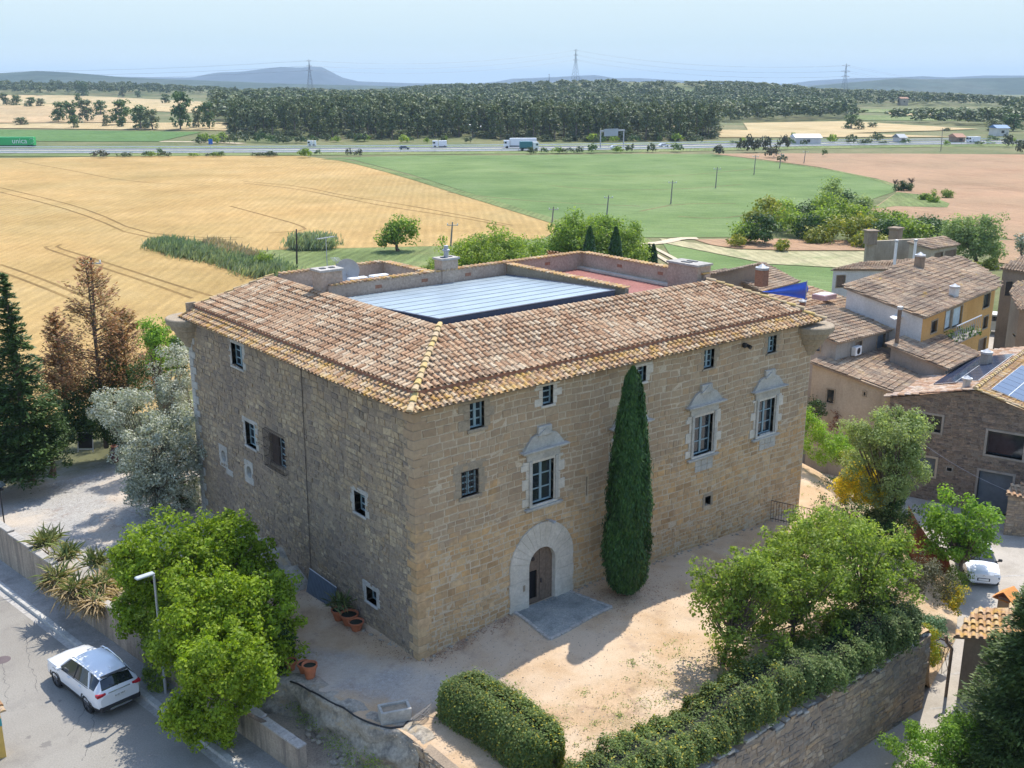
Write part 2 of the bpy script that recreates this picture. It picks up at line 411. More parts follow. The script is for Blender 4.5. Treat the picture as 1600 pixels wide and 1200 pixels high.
# ------------------------------------------------------------------ roof tiles
def inside(poly, x, y):
    c = False; n = len(poly); j = n - 1
    for i in range(n):
        xi, yi = poly[i]; xj, yj = poly[j]
        if (yi > y) != (yj > y) and x < (xj - xi) * (y - yi) / (yj - yi) + xi: c = not c
        j = i
    return c
def tile_slope(pts, w=.30, course=.40, r=.102, rr=None, over=.0, bed=True):
    """barrel tiles on a planar polygon; pts[0]->pts[1] is the eave. returns V, F"""
    rr = rr or random.Random(3)
    P = [np.array(p, float) for p in pts]
    u = norm(P[1] - P[0])
    nrm = None
    for k in range(2, len(P)):
        c = np.cross(P[1] - P[0], P[k] - P[0])
        if np.linalg.norm(c) > 1e-3: nrm = norm(c); break
    if nrm[2] < 0: nrm = -nrm
    v = np.cross(nrm, u)
    if np.dot(P[2] - P[0], v) < 0: v = -v
    uv = [(np.dot(p - P[0], u), np.dot(p - P[0], v)) for p in P]
    us = [a for a, b in uv]; vs = [b for a, b in uv]
    V = []; F = []
    def put(prof0, prof1, cu, v0, v1, h0, h1, sk):
        b = len(V)
        for (a, h) in prof0: V.append(P[0] + u * (cu + a) + v * v0 + nrm * (h + h0))
        for (a, h) in prof1: V.append(P[0] + u * (cu + sk + a) + v * v1 + nrm * (h + h1))
        n = len(prof0)
        for k in range(n - 1): F.append((b + k, b + k + 1, b + n + k + 1, b + n + k))
    angs = [math.pi * k / 5 for k in range(6)]
    nu = int((max(us) - min(us)) / w) + 2
    nv = int((max(vs) - min(vs)) / course) + 2
    for i in range(nu):
        cu = min(us) + (i + .5) * w
        for j in range(nv):
            v0 = min(vs) - over + j * course; v1 = v0 + course * 1.12
            vm = v0 + course * .5
            if not inside(uv, cu, vm) and not (j == 0 and inside(uv, cu, vm + over + .05)): continue
            jr = rr.uniform(-.014, .014) * (3 if rr.random() < .03 else 1); sk = rr.uniform(-.012, .012); R0 = r * rr.uniform(.94, 1.08); R1 = R0 * .82
            hj = rr.uniform(0, .014) + .018 * math.sin(cu * .8 + v0) + .015 * math.sin(v0 * 1.7 - cu * .33) + (.03 if rr.random() < .015 else 0)
            put([(-R0 * math.cos(a), R0 * math.sin(a) * .85) for a in angs], [(-R1 * math.cos(a), R1 * math.sin(a) * .85) for a in angs], cu + jr, v0 + jr, v1, .045 + hj, .012, sk)
            # channel tile beside it
            cc = cu + w * .5
            if inside(uv, cc, vm):
                q = w * .5 - .03
                put([(-q, .05), (0, .0), (q, .05)], [(-q * .9, .05), (0, 0), (q * .9, .05)], cc + jr, v0 - .03, v1, .028, .004, sk)
    if bed:
        b = len(V); V += [p - nrm * .01 for p in P] ; F.append(tuple(range(b, b + len(P))))
    return V, F
def barrel_line(a, b, r=.13, step=.42, rr=None, lift=.05):
    """row of overlapping ridge or hip tiles from a (low) to b (high)"""
    rr = rr or random.Random(5)
    a = np.array(a, float); b = np.array(b, float); L = np.linalg.norm(b - a); t = (b - a) / L
    s = norm(np.cross(t, [0, 0, 1])); nrm = np.cross(s, t)
    if nrm[2] < 0: nrm = -nrm
    V = []; F = []
    n = max(1, int(L / step))
    for i in range(n):
        p0 = a + t * (L * i / n); p1 = a + t * (L * (i + 1) / n + .05)
        r0 = r * rr.uniform(.95, 1.1); r1 = r0 * .8; j = rr.uniform(-.015, .015)
        bi = len(V); K = 6
        for p, q, h in ((p0, r0, .04), (p1, r1, .0)):
            for k in range(K + 1):
                an = math.pi * k / K
                V.append(p + s * (-q * math.cos(an) + j) + nrm * (q * math.sin(an) * .8 + h + lift - .05))
        for k in range(K): F.append((bi + k, bi + k + 1, bi + K + 2 + k, bi + K + 1 + k))
        F.append(tuple(bi + k for k in range(K, -1, -1)))
    return V, F
def vf_build(name, parts, mat, parent, smooth=False):
    V = []; F = []
    for v, f in parts:
        b = len(V); V += list(v); F += [tuple(b + i for i in q) for q in f]
    return mesh_np(name, np.array(V), F, parent, mat, smooth)

# ------------------------------------------------------------------ masonry
def wall_frame(o, u, n):
    o = np.array(o, float); u = norm(u); n = norm(n)
    def Pt(a, z, d): return o + u * a + n * d + np.array([0, 0, z])
    return Pt
def wbox(mb, Pt, u0, u1, z0, z1, d0, d1, m=0, bev=0):
    c = (Pt(u0, z0, d0) + Pt(u1, z1, d1)) / 2
    e = Pt(1, 0, 0) - Pt(0, 0, 0); f = Pt(0, 0, 1) - Pt(0, 0, 0)
    return mb.box(c, (abs(u1 - u0), abs(d1 - d0), abs(z1 - z0)), [e, f, (0, 0, 1)], m, bev)
def holed(mb, Pt, u0, u1, z0, z1, holes, depth=.35, m=0):
    """flat wall face with rectangular openings and their reveals"""
    us = sorted({u0, u1, *[h[0] for h in holes], *[h[1] for h in holes]}); zs = sorted({z0, z1, *[h[2] for h in holes], *[h[3] for h in holes]})
    for a, b in zip(us[:-1], us[1:]):
        for c, d in zip(zs[:-1], zs[1:]):
            mu, mz = (a + b) / 2, (c + d) / 2
            if any(h[0] < mu < h[1] and h[2] < mz < h[3] for h in holes): continue
            mb.quad(Pt(a, c, 0), Pt(b, c, 0), Pt(b, d, 0), Pt(a, d, 0), m)
    for h in holes:
        a, b, c, d = h[:4]; q = -depth
        mb.quad(Pt(a, c, 0), Pt(a, c, q), Pt(a, d, q), Pt(a, d, 0), m); mb.quad(Pt(b, c, q), Pt(b, c, 0), Pt(b, d, 0), Pt(b, d, q), m)
        mb.quad(Pt(a, c, 0), Pt(b, c, 0), Pt(b, c, q), Pt(a, c, q), m); mb.quad(Pt(a, d, q), Pt(b, d, q), Pt(b, d, 0), Pt(a, d, 0), m)
        mb.quad(Pt(a, c, q), Pt(b, c, q), Pt(b, d, q), Pt(a, d, q), m)
def masonry(Pt, u0, u1, z0, z1, holes=(), ch=(.24, .34), cw=(.28, .62), gap=.012, proud=(.008, .03), seed=1, topf=None, botf=None, rough=.012, wob=.03):
    """courses of separate stones standing a little proud of the wall plane. returns V, F"""
    rr = random.Random(seed); V = []; F = []
    z = z0; ph = [rr.uniform(0, 6) for _ in range(4)]
    wv = lambda u: wob * (math.sin(u * .9 + ph[0]) + .6 * math.sin(u * 2.3 + ph[1]))
    while z < z1 - .05:
        h = rr.uniform(*ch); zt = min(z + h, z1)
        if z1 - zt < .12: zt = z1
        iv = [(u0, u1)]
        for a, b, c, d in [q[:4] for q in holes]:
            if c < zt - .03 and d > z + .03:
                nv = []
                for s, e in iv:
                    if b <= s or a >= e: nv.append((s, e)); continue
                    if a > s: nv.append((s, a))
                    if b < e: nv.append((b, e))
                iv = nv
        for s, e in iv:
            u = s
            while u < e - .02:
                w = rr.uniform(*cw) * (h / ((ch[0] + ch[1]) / 2)) ** .5; ue = u + w
                if e - ue < cw[0] * .6: ue = e
                um = (u + ue) / 2
                top = zt; bot = z
                if topf: top = min(top, topf(um))
                if botf and zt < botf(um): u = ue; continue
                if top - bot > .05:
                    d = rr.uniform(*proud); g = gap * rr.uniform(.7, 1.5); bv = .012
                    k = lambda: rr.uniform(-rough, rough)
                    c = [(u + g, bot + g), (ue - g, bot + g), (ue - g, top - g), (u + g, top - g)]
                    if ue - u > 3 * g and top - bot > 3 * g:
                        o_ = [(a + k(), b + k() + wv(a)) for a, b in c]
                        cu = (u + ue) / 2; cz = (bot + top) / 2 + wv(cu)
                        i_ = [(a + (cu - a) * bv / .2, b + (cz - b) * bv / .12) for a, b in o_]
                        bi = len(V)
                        V += [Pt(a, b, -.01) for a, b in o_] + [Pt(a, b, d + k() * .4) for a, b in i_]
                        F += [(bi+4, bi+5, bi+6, bi+7)] + [(bi+q, bi+(q+1) % 4, bi+4+(q+1) % 4, bi+4+q) for q in range(4)]
                u = ue
        z = zt
    return V, F
# ------------------------------------------------------------------ the castle
LX, LY, WH = 24.0, 20.6, 10.36
castle = thing('stone_castle', 'large square stone castle house with hipped barrel tile roof and round arched doorway', 'castle', (0, 0, 0))
def gz(x, y):                                      # height of the yard round the castle
    bx = np.clip(x / 4.5, 0, 1); fade = np.clip(1 - (x - 9) / 15, .35, 1)
    a = .5 * bx * fade * np.clip(1 + (y + 1) / 12, 0, 1)
    left = -.025 * np.clip(y, 0, 22) - .25 * np.clip(-x / 4, 0, 1) * np.clip(y / 6, 0, 1)
    return np.where(x > 0, a, left)
PF = wall_frame((0, 0, 0), (1, 0, 0), (0, -1, 0)); PL = wall_frame((0, 0, 0), (0, 1, 0), (-1, 0, 0))
FH = [(2.58, 3.27, 8.94, 9.98), (6.21, 6.77, 9.2, 10.0), (11.55, 12.1, 9.2, 9.9), (15.87, 16.55, 9.08, 9.96), (20.45, 21.1, 9.08, 9.92),
      (2.17, 2.95, 6.27, 7.3), (5.68, 6.84, 5.05, 6.86), (15.4, 16.7, 4.95, 6.84), (20.05, 21.3, 4.95, 6.74), (10.6, 11.8, 5.0, 6.85),
      (5.47, 6.98, .45, 3.0), (16.44, 16.85, 2.2, 2.68), (8.68, 8.78, 4.68, 5.56)]
LH = [(14.25, 15.45, 8.75, 9.86), (13.42, 14.5, 5.0, 6.2), (10.45, 11.95, 4.8, 6.3), (3.6, 4.45, 4.85, 5.76), (3.0, 3.8, 1.1, 1.75),
      (17.0, 17.7, 3.25, 3.95), (14.1, 14.75, 3.3, 3.9)]
mb = MB(); holed(mb, PF, 0, LX, -1.6, WH, FH, .38)
holed(mb, wall_frame((0, LY, 0), (1, 0, 0), (0, 1, 0)), 0, LX, -4, WH, [], .3); holed(mb, wall_frame((LX, 0, 0), (0, 1, 0), (1, 0, 0)), 0, LY, -4, WH, [], .3)
cwall = mb.build('front_wall', M_MORTAR_F, castle); tag(cwall, 'honey coloured coursed stone wall with pale joints')
V0, F0 = masonry(PF, .02, LX - .02, -.9, 1.75, [(h[0]-.02, h[1]+.02, h[2]-.02, h[3]+.02) for h in FH], (.16, .27), (.18, .48), .022, (0, .034), 13, rough=.03, wob=.05)
V, F = masonry(PF, .02, LX - .02, 1.75, WH, [(h[0]-.02, h[1]+.02, h[2]-.02, h[3]+.02) for h in FH], (.2, .34), (.22, .68), .019, (.002, .026), 11, rough=.02)
V2, F2 = masonry(wall_frame((LX, 0, 0), (0, 1, 0), (1, 0, 0)), 0, LY, -2, WH, (), (.25, .36), (.3, .7), .013, (.006, .028), 12)
vf_build('ashlar', [(V0, F0), (V, F), (V2, F2)], M_STONE_F, cwall)
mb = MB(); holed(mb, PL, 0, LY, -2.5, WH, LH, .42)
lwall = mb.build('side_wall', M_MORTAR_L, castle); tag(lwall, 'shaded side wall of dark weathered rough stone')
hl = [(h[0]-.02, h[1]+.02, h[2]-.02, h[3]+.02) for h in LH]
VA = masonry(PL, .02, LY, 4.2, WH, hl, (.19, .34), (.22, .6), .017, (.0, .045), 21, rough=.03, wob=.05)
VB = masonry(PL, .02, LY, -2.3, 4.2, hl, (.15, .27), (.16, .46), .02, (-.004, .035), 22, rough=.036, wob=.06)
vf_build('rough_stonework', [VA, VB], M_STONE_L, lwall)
# toothed corner stones, both faces
mb = MB(); z = -1.0; k = 0; rr = random.Random(4)
while z < 10.3:
    h = rr.uniform(.3, .42); a, b = (.62, .36) if k % 2 else (.36, .62); q = .012
    mb.box(((a - .035) / 2 - .0, (b - .035) / 2, z + h / 2), (a + .035, b + .035, h - .02), None, 0, .02)
    z += h; k += 1
vf = mb.build('corner_stones', M_STONE_F, castle)
mb = MB(); z = -1.2; k = 0
while z < 10.3:
    h = rr.uniform(.34, .46); a = .75 if k % 2 else .45
    mb.box((-.02, LY - a / 2 + .03, z + h / 2), (.1, a, h - .02), None, 0, .02); z += h; k += 1
mb.build('far_corner_stones', M_PALE2, castle)

# windows
def surround(Pt, u0, u1, z0, z1, mat, jw=.3, lint=.3, teeth=.22, proud=.045, sill=.18, name='window_surround', seed=1, hts=(.3, .42)):
    rr = random.Random(seed); mb = MB()
    for side in (0, 1):
        z = z0; k = 0
        while z < z1 - .01:
            h = min(rr.uniform(*hts), z1 - z)
            if z1 - z - h < .12: h = z1 - z
            w = jw + (teeth * rr.uniform(.7, 1.1) if k % 2 == side else 0)
            if side == 0: wbox(mb, Pt, u0 - w, u0 - .0, z + .006, z + h - .006, -.36, proud, 0, .01)
            else: wbox(mb, Pt, u1 + .0, u1 + w, z + .006, z + h - .006, -.36, proud, 0, .01)
            z += h; k += 1
    wbox(mb, Pt, u0 - jw - teeth * .6, u1 + jw + teeth * .6, z1, z1 + lint, -.36, proud + .003, 0, .012)
    wbox(mb, Pt, u0 - jw * .5, u1 + jw * .5, z0 - sill, z0, -.36, proud + .05, 0, .015)
    return mb.build(name, mat, castle)
def window(Pt, u0, u1, z0, z1, nz=3, leaf=2, depth=.16, grille=False, name='window', parent=None, panes=True, fm=None):
    parent = parent or castle; fm = fm or M_FRAME
    mb = MB(); t = .07; d0, d1 = -depth - .06, -depth
    wbox(mb, Pt, u0, u0 + t, z0, z1, d0, d1); wbox(mb, Pt, u1 - t, u1, z0, z1, d0, d1)
    wbox(mb, Pt, u0 + t, u1 - t, z0, z0 + t, d0, d1 - .002); wbox(mb, Pt, u0 + t, u1 - t, z1 - t, z1, d0, d1 - .002)
    W = (u1 - u0) / leaf
    for i in range(1, leaf): wbox(mb, Pt, u0 + W * i - .06, u0 + W * i + .06, z0 + t, z1 - t, d0, d1 + .012)
    for k in range(1, nz):
        z = z0 + (z1 - z0) * k / nz
        wbox(mb, Pt, u0 + t, u1 - t, z - .026, z + .026, d0 + .01, d1 - .006)
    fr = mb.build(name, fm, parent)
    if panes:
        m2 = MB(); wbox(m2, Pt, u0 + .02, u1 - .02, z0 + .02, z1 - .02, d0 - .01, d0 + .03)
        m2.build('pane', M_GLASS, fr)
    if grille:
        m3 = MB(); n = 6
        for i in range(n + 1):
            u = u0 - .02 + (u1 - u0 + .04) * i / n; m3.tube([Pt(u, z0 - .02, .02), Pt(u, z1 + .02, .02)], .012, 5)
        for k in range(5):
            z = z0 + (z1 - z0) * k / 4; m3.tube([Pt(u0 - .04, z, .03), Pt(u1 + .04, z, .03)], .012, 5)
        m3.build('grille', M_IRON, fr)
    return fr
surround(PF, *FH[0], M_OLDST, .28, .28, .25, .03, .14, seed=2); window(PF, *FH[0], 3)
surround(PF, *FH[1], M_PALE, .2, .12, .25, .03, .1, seed=3); window(PF, *FH[1], 3, 1)
surround(PF, *FH[2], M_PALE, .22, .12, .25, .03, .1, seed=4); window(PF, *FH[2], 3, 1)
surround(PF, *FH[3], M_OLDST, .22, .2, .15, .02, .1, seed=5); window(PF, *FH[3], 3, 2)
surround(PF, *FH[4], M_OLDST, .22, .2, .15, .02, .1, seed=6); window(PF, *FH[4], 3, 2)
surround(PF, *FH[5], M_OLDST, .32, .34, .12, .02, .14, seed=7); window(PF, *FH[5], 4, 2, grille=True)
def grand(h, seed, open_leaf=True):
    u0, u1, z0, z1 = h; c = (u0 + u1) / 2
    s = surround(PF, u0, u1, z0, z1, M_PALE, .34, .12, .26, .05, .1, seed=seed, hts=(.34, .5))
    mb = MB()
    # moulded inner band, frieze, cornice, domed pediment, little cap
    for a, b in ((u0 - .2, u0 - .04), (u1 + .04, u1 + .2)): wbox(mb, PF, a, b, z0, z1 + .12, .05, .11, 0, .012)
    wbox(mb, PF, u0 - .3, u1 + .3, z1 + .121, z1 + .42, -.3, .08, 0, .012)
    for w, a, b, d in ((.42, .42, .48, .14), (.56, .48, .55, .22), (.66, .55, .61, .30)): wbox(mb, PF, u0 - w, u1 + w, z1 + a + .001, z1 + b, -.3, d, 0, .008)
    H = z1 + .61; hw = (u1 - u0) / 2 + .5; pr = []
    for i in range(11):
        t = i / 10; x = -hw + 2 * hw * t; y = .60 * min(1.0, (1 - abs(2 * t - 1)) * 2.1) ** .85; pr.append((c + x, H + y))
    n = len(pr)
    mb.add([PF(a, b, .12) for a, b in pr] + [PF(a, b, -.2) for a, b in pr], [tuple(range(n))] + [(i, i + 1, n + i + 1, n + i) for i in range(n - 1)])
    wbox(mb, PF, c - .36, c + .36, H + .5, H + .92, -.2, .15, 0, .015)
    t2 = [PF(c - .42, H + .56, .2), PF(c + .42, H + .56, .2), PF(c, H + .82, .2)]; t3 = [p + np.array([0, .3, 0]) for p in t2]
    mb.add(t2 + t3, [(0, 1, 2), (0, 3, 4, 1), (1, 4, 5, 2), (2, 5, 3, 0)])
    # sill with mouldings
    for w, a, b, d in ((.42, .0, .07, .17), (.36, .07, .13, .13)): wbox(mb, PF, u0 - w, u1 + w, z0 - b - .1, z0 - a - .101, -.3, d, 0, .008)
    mb.build('pediment', M_PALE2, castle)
    window(PF, *h, 3, 2)
grand(FH[6], 31); grand(FH[7], 32); grand(FH[8], 33); grand(FH[9], 34)
for a, b in ((15.6, 4.2), (20.3, 4.25)):           # pale repaired patches under two sills
    mb = MB()
    for i in range(3):
        for j in range(3 - (i == 2)): wbox(mb, PF, a + i * .42, a + i * .42 + .40, b - .1 + j * .29, b + j * .29 + .17, -.05, .034, 0, .01)
    mb.build('repair_patch', M_PALE2, castle)
mb = MB(); wbox(mb, PF, 16.3, 16.97, 2.68, 2.82, -.3, .03); wbox(mb, PF, 16.27, 16.44, 2.16, 2.68, -.3, .028); wbox(mb, PF, 16.85, 17.0, 2.16, 2.68, -.3, .028)
mb.build('vent_surround', M_OLDST, castle)
surround(PL, *LH[0], M_PALE2, .2, .16, .12, .03, .1, seed=12); window(PL, *LH[0], 3, 2, .2)
surround(PL, *LH[1], M_PALE2, .2, .2, .12, .03, .1, seed=13); window(PL, *LH[1], 3, 2, .2)
surround(PL, *LH[3], M_PALE2, .18, .2, .12, .03, .1, seed=14); window(PL, *LH[3], 3, 1, .28)
surround(PL, *LH[4], M_PALE2, .2, .22, .1, .03, .1, seed=15); window(PL, *LH[4], 1, 1, .28)
# shuttered window behind the iron cage
u0, u1, z0, z1 = LH[2]
window(PL, u0 + .1, u0 + .85, z0, z1, 5, 1, .2, name='cage_window'); mb = MB(); wbox(mb, PL, u0 + .85, u1, z0, z1, -.3, -.1); mb.build('brown_shutter', simple('dark_wood', (.07, .045, .035), .8), castle)
mb = MB(); a, b, c, d, o = u0 - .15, u1 + .2, z0 - .12, z1 + .15, .22
for i in range(15):
    u = a + (b - a) * i / 14; mb.tube([PL(u, c, .0), PL(u, c, o), PL(u, d, o), PL(u, d, .0)], .013, 4)
for i in range(5):
    z = c + (d - c) * i / 4; mb.tube([PL(a, z, 0), PL(a, z, o), PL(b, z, o), PL(b, z, 0)], .014, 4)
mb.build('window_cage', M_IRON, castle)
# two round windows
for (a, b, c, d) in (LH[5], LH[6]):
    cu, cz, r = (a + b) / 2, (c + d) / 2, .27; mb = MB(); N = 24
    out = []; inn = []; back = []
    for k in range(N):
        t = 2 * math.pi * k / N; s = .56 / max(abs(math.cos(t)), abs(math.sin(t)), .72)
        out.append(PL(cu + s * math.cos(t) * .85, cz + s * math.sin(t) * 1.05, .035)); inn.append(PL(cu + r * math.cos(t), cz + r * 1.1 * math.sin(t), .02)); back.append(PL(cu + r * .7 * math.cos(t), cz + r * .8 * math.sin(t), -.4))
    o2 = [p + np.array([.06, 0, 0]) for p in out]
    mb.add(out + inn + back + o2, [(k, (k+1) % N, N + (k+1) % N, N + k) for k in range(N)] + [(N+k, N+(k+1) % N, 2*N+(k+1) % N, 2*N+k) for k in range(N)] + [(3*N+k, 3*N+(k+1) % N, (k+1) % N, k) for k in range(N)])
    rw = mb.build('round_window', M_PALE2, castle, smooth=False)
    mb = MB(); mb.poly([p + np.array([-.02, 0, 0]) for p in back]); mb.build('pane', M_GLASS, rw)
mb = MB(); wbox(mb, PL, 16.35, 17.1, 2.75, 3.05, -.05, .04, 0, .015); mb.build('pale_block', M_PALE2, castle)
mb = MB(); mb.tube([PL(8.4, 10.2, .05), PL(8.45, 5, .05), PL(8.5, .2, .06)], .014, 6); mb.build('drain_pipe', M_IRON, castle)  # thin rod added for the faint seam down the side wall

# arched doorway: ring of long wedge stones
cx, hw = 6.225, .72; zs, zt = .42, 2.32
ri, ro = hw, 1.74
mb = MB()
def ringpt(r, t): return (cx + r * math.cos(t), zt + (r if r > 1 else r * 1.02) * math.sin(t) * (1.06 if r > 1 else 1))
N = 15
for k in range(N):
    a0, a1 = math.pi * k / N + .004, math.pi * (k + 1) / N - .004
    q = [ringpt(ri, a0), ringpt(ri, (a0+a1)/2), ringpt(ri, a1), ringpt(ro, a1), ringpt(ro, (a0+a1)/2), ringpt(ro, a0)]
    pr = .075 + .004 * (k % 2)
    mb.add([PF(a, b, pr) for a, b in q] + [PF(a, b, -.5) for a, b in q], [(0, 1, 2, 3, 4, 5)] + [(i, (i+1) % 6, 6 + (i+1) % 6, 6 + i) for i in range(6)])
for s in (-1, 1):
    z = -.2; k = 0
    while z < zt - .01:
        h = .5 if zt - z > .8 else zt - z
        a, b = sorted((cx + s * ri, cx + s * (ro + .04 * (k % 2) - .02)))
        wbox(mb, PF, a, b, z + .004, z + h - .004, -.5, .078 + .004 * (k % 2), 0, .006); z += h; k += 1
mb.build('door_arch', M_PALE, castle)
mb = MB(); wbox(mb, PF, 5.475, 6.975, .455, 2.995, -.375, -.30); mb.build('hall_shade_slab', simple('hall_shade', (.012, .01, .01), .9), castle)  # black slab painted in for the unlit hall behind the wicket
door = MB(); K = 8                                  # right leaf closed, left leaf has an open wicket
def leafpoly(u0, u1, zlo, d, n=8):
    us = [u0 + (u1 - u0) * i / n for i in range(n + 1)]
    top = [(u, zt + math.sqrt(max(0, (hw * 1.0) ** 2 - (u - cx) ** 2))) for u in us]
    p = [(u0, zlo), (u1, zlo)] + top[::-1]
    m = len(p); door.add([PF(a, b, d) for a, b in p] + [PF(a, b, d - .07) for a, b in p], [tuple(range(m))] + [(i, (i+1) % m, m + (i+1) % m, m + i) for i in range(m)])
for i in range(4): leafpoly(cx + .02 + i * .175, cx + .19 + i * .175, .5, -.14 - .008 * (i % 2))
leafpoly(cx - .715, cx - .60, .5, -.14); leafpoly(cx - .12, cx - .01, .5, -.14); leafpoly(cx - .598, cx - .122, 2.0, -.146); wbox(door, PF, cx - .598, cx - .122, .5, .72, -.21, -.145)
dr = door.build('wooden_door', M_WOOD, castle)
mb = MB(); mb.lathe(PF(cx - .36, 2.55, -.12), [(.001, .03), (.08, .03), (.1, 0)], 12, 0, [(1, 0, 0), (0, 0, 1), (0, -1, 0)]); mb.build('knocker', M_IRON, dr); mb = MB(); wbox(mb, PF, cx + .06, cx + .1, 1.35, 1.55, -.14, -.08); mb.build('handle', M_IRON, dr)
mb = MB(); wbox(mb, PF, cx - 1.06, cx - .95, 1.35, 1.62, .07, .1); mb.build('intercom', M_OLDST, castle)
mb = MB(); mb.tube([PF(6.45, 4.22, .02), PF(6.45, 4.3, .3)], .025, 6); mb.box(PF(6.45, 4.27, .42), (.16, .34, .1), None, 0, .03); mb.build('wall_lamp', M_METAL, castle)
mb = MB(); mb.box(PF(18.55, 9.82, .14), (.2, .2, .22), None, 0, .04); mb.tube([PF(18.75, 9.8, .1), PF(18.75, 9.72, .34)], [.07, .11], 8); mb.build('floodlight', M_BLACK, castle)

# roof
ev, ez = -.42, 10.26                                 # eave line
su, sz = .42, 10.60; su2, sz2 = .36, 10.75
rg, rz = 4.3, 12.02
RX = LX + .42
def P3(x, y, z): return (x, y, z)
vy0, vy1 = LY - .02, LY - 1.15
lower = [tile_slope([P3(ev, ev, ez), P3(ev, LY + .1, ez), P3(su, LY, sz), P3(su, su, sz)], rr=random.Random(1), course=.31),
         tile_slope([P3(ev, ev, ez), P3(RX, ev, ez), P3(LX - su, su, sz), P3(su, su, sz)], rr=random.Random(2), course=.31)]
vf_build('eave_tiles', lower, M_EAVE, castle)
upL = tile_slope([P3(su2, su2, sz2), P3(su2, LY - .1, sz2), P3(rg, LY - 1.2, rz), P3(rg, rg, rz)], rr=random.Random(3))
upF = tile_slope([P3(su2, su2, sz2), P3(LX - su2, su2, sz2), P3(LX - 3.2, rg, rz), P3(rg, rg, rz)], rr=random.Random(4))
rsl = (rz - sz2) / 3.0
upR = tile_slope([P3(RX, ev, ez), P3(RX, LY, ez), P3(LX - 3.2, LY - 4, rz), P3(LX - 3.2, rg, rz)], rr=random.Random(6), course=.4)
upB = tile_slope([P3(10.9, LY + .4, 10.3), P3(RX, LY + .4, 10.3), P3(LX - 3.2, 14.1, 12.0), P3(10.9, 14.1, 12.0)], rr=random.Random(7), course=.4)
upB2 = tile_slope([P3(.3, LY + .35, 10.6), P3(10.9, LY + .35, 10.6), P3(10.9, 19.1, 11.6), P3(4.4, 19.1, 11.6)], rr=random.Random(8), course=.4)
rf = vf_build('roof', [upL, upF, upR, upB, upB2], M_TILE, castle)
tag(rf, 'hipped roof of mottled brown and cream barrel tiles')
hips = [barrel_line((su2 - .05, su2 - .05, sz2 + .05), (rg, rg, rz + .06)), barrel_line((ev, ev, ez + .05), (su, su, sz + .08)),
        barrel_line((LX - su2, su2, sz2 + .05), (LX - 3.2, rg, rz + .06)), barrel_line((RX, ev, ez + .05), (LX - su, su, sz + .08)),
        barrel_line((.36, LY - .12, sz2 + .04), (rg, LY - 1.22, rz + .05), .09)]
for h_ in hips: vf_build('hip_tiles', [h_], M_HIP, rf)
mb = MB()                                            # upper roof edge: thin brick step, orange gutter line
for a, b in (((su2, su2), (su2, LY - .1)), ((su2, su2), (LX - su2, su2))):
    a = np.array(a); b = np.array(b); mb.quad((*a, sz - .05), (*b, sz - .05), (*b, sz2 + .03), (*a, sz2 + .03))
mb.tube([(su - .02, LY, sz + .09), (su - .02, su - .02, sz + .09), (LX - su, su - .02, sz + .09)], .035, 5)
M_BRICKRED = simple('brick_red', (.30, .14, .085), .85, var=.25, scale=8)
mb.build('roof_step', M_BRICKRED, castle)
mb = MB(); mb.box((.2, LY - .1, sz + .1), (.5, .12, .5)); mb.quad((ev, LY - .02, ez - .1), (rg, LY - 1.15, WH - .2), (rg, LY - 1.15, rz), (ev, LY - .02, ez + .06))
mb.quad((0, .0, WH - .02), (LX, 0, WH - .02), (LX, ev + .04, ez - .04), (0, ev + .04, ez - .04)); mb.quad((0, 0, WH - .02), (0, LY, WH - .02), (ev + .04, LY, ez - .04), (ev + .04, 0, ez - .04))
mb.build('soffit', M_OLDST, castle)
# corner brackets of the lost turrets
def bracket(c, sgn, a0, mat):
    mb = MB(); prof = [(.15, -1.55), (.32, -1.5), (.42, -1.25), (.5, -1.2), (.62, -.95), (.72, -.9), (.84, -.62), (.94, -.58), (1.02, -.3), (1.16, -.28), (1.2, 0), (1.15, .05), (.001, .08)]
    mb.lathe(c, prof, 20, 0, None, 0, 2 * math.pi); return mb.build('corner_bracket', mat, castle, smooth=False)
bracket((.1, LY - .05, 10.18), 1, 0, M_OLDST); bracket((LX - .05, .15, 10.0), 1, 0, M_OLDST)
# inner walls with tile copings
CT = 12.28
def parapet(a, b, z0, zt, th=.3, mat=None, holes=True):
    mb = MB(); a = np.array([a[0], a[1], 0.0]); b = np.array([b[0], b[1], 0.0]); L = np.linalg.norm(b - a); t = (b - a) / L; n = np.array([-t[1], t[0], 0])
    mb.box((a + b) / 2 + np.array([0, 0, (z0 + zt) / 2]), (L, th, zt - z0), [t, n, (0, 0, 1)])
    p = mb.build('parapet', M_PINK if mat is None else mat, castle)
    V = []; F = []; k = int(L / .27); rr = random.Random(int(L * 100))
    parts = []
    for i in range(k):
        c = a + t * (L * (i + .5) / k); parts.append(barrel_line(c - n * .26 + np.array([0, 0, zt + .0]), c + n * .26 + np.array([0, 0, zt + .035]), .1, .6, rr, .04))
    vf_build('coping_tiles', parts, M_EAVE, p)
    if holes:
        m2 = MB(); q = int(L / 2.6)
        for i in range(1, q):
            m2 = MB(); c = a + t * L * i / q; m2.box(c + np.array([0, 0, zt - .33]), (.38, th + .012, .17), [t, n, (0, 0, 1)])
            m2.build('brick_vent', M_BRICKRED, p)
    return p
parapet((4.35, 13.75), (20.9, 13.75), 10.6, CT); parapet((20.9, 13.6), (20.9, 4.4), 10.6, CT)
parapet((4.4, 18.9), (10.75, 18.9), 10.8, CT - .15); parapet((10.75, 18.75), (10.75, 13.9), 10.8, CT - .15)
parapet((15.35, 13.6), (15.35, 4.55), 10.6, 12.2, .26, M_OLDST, False)
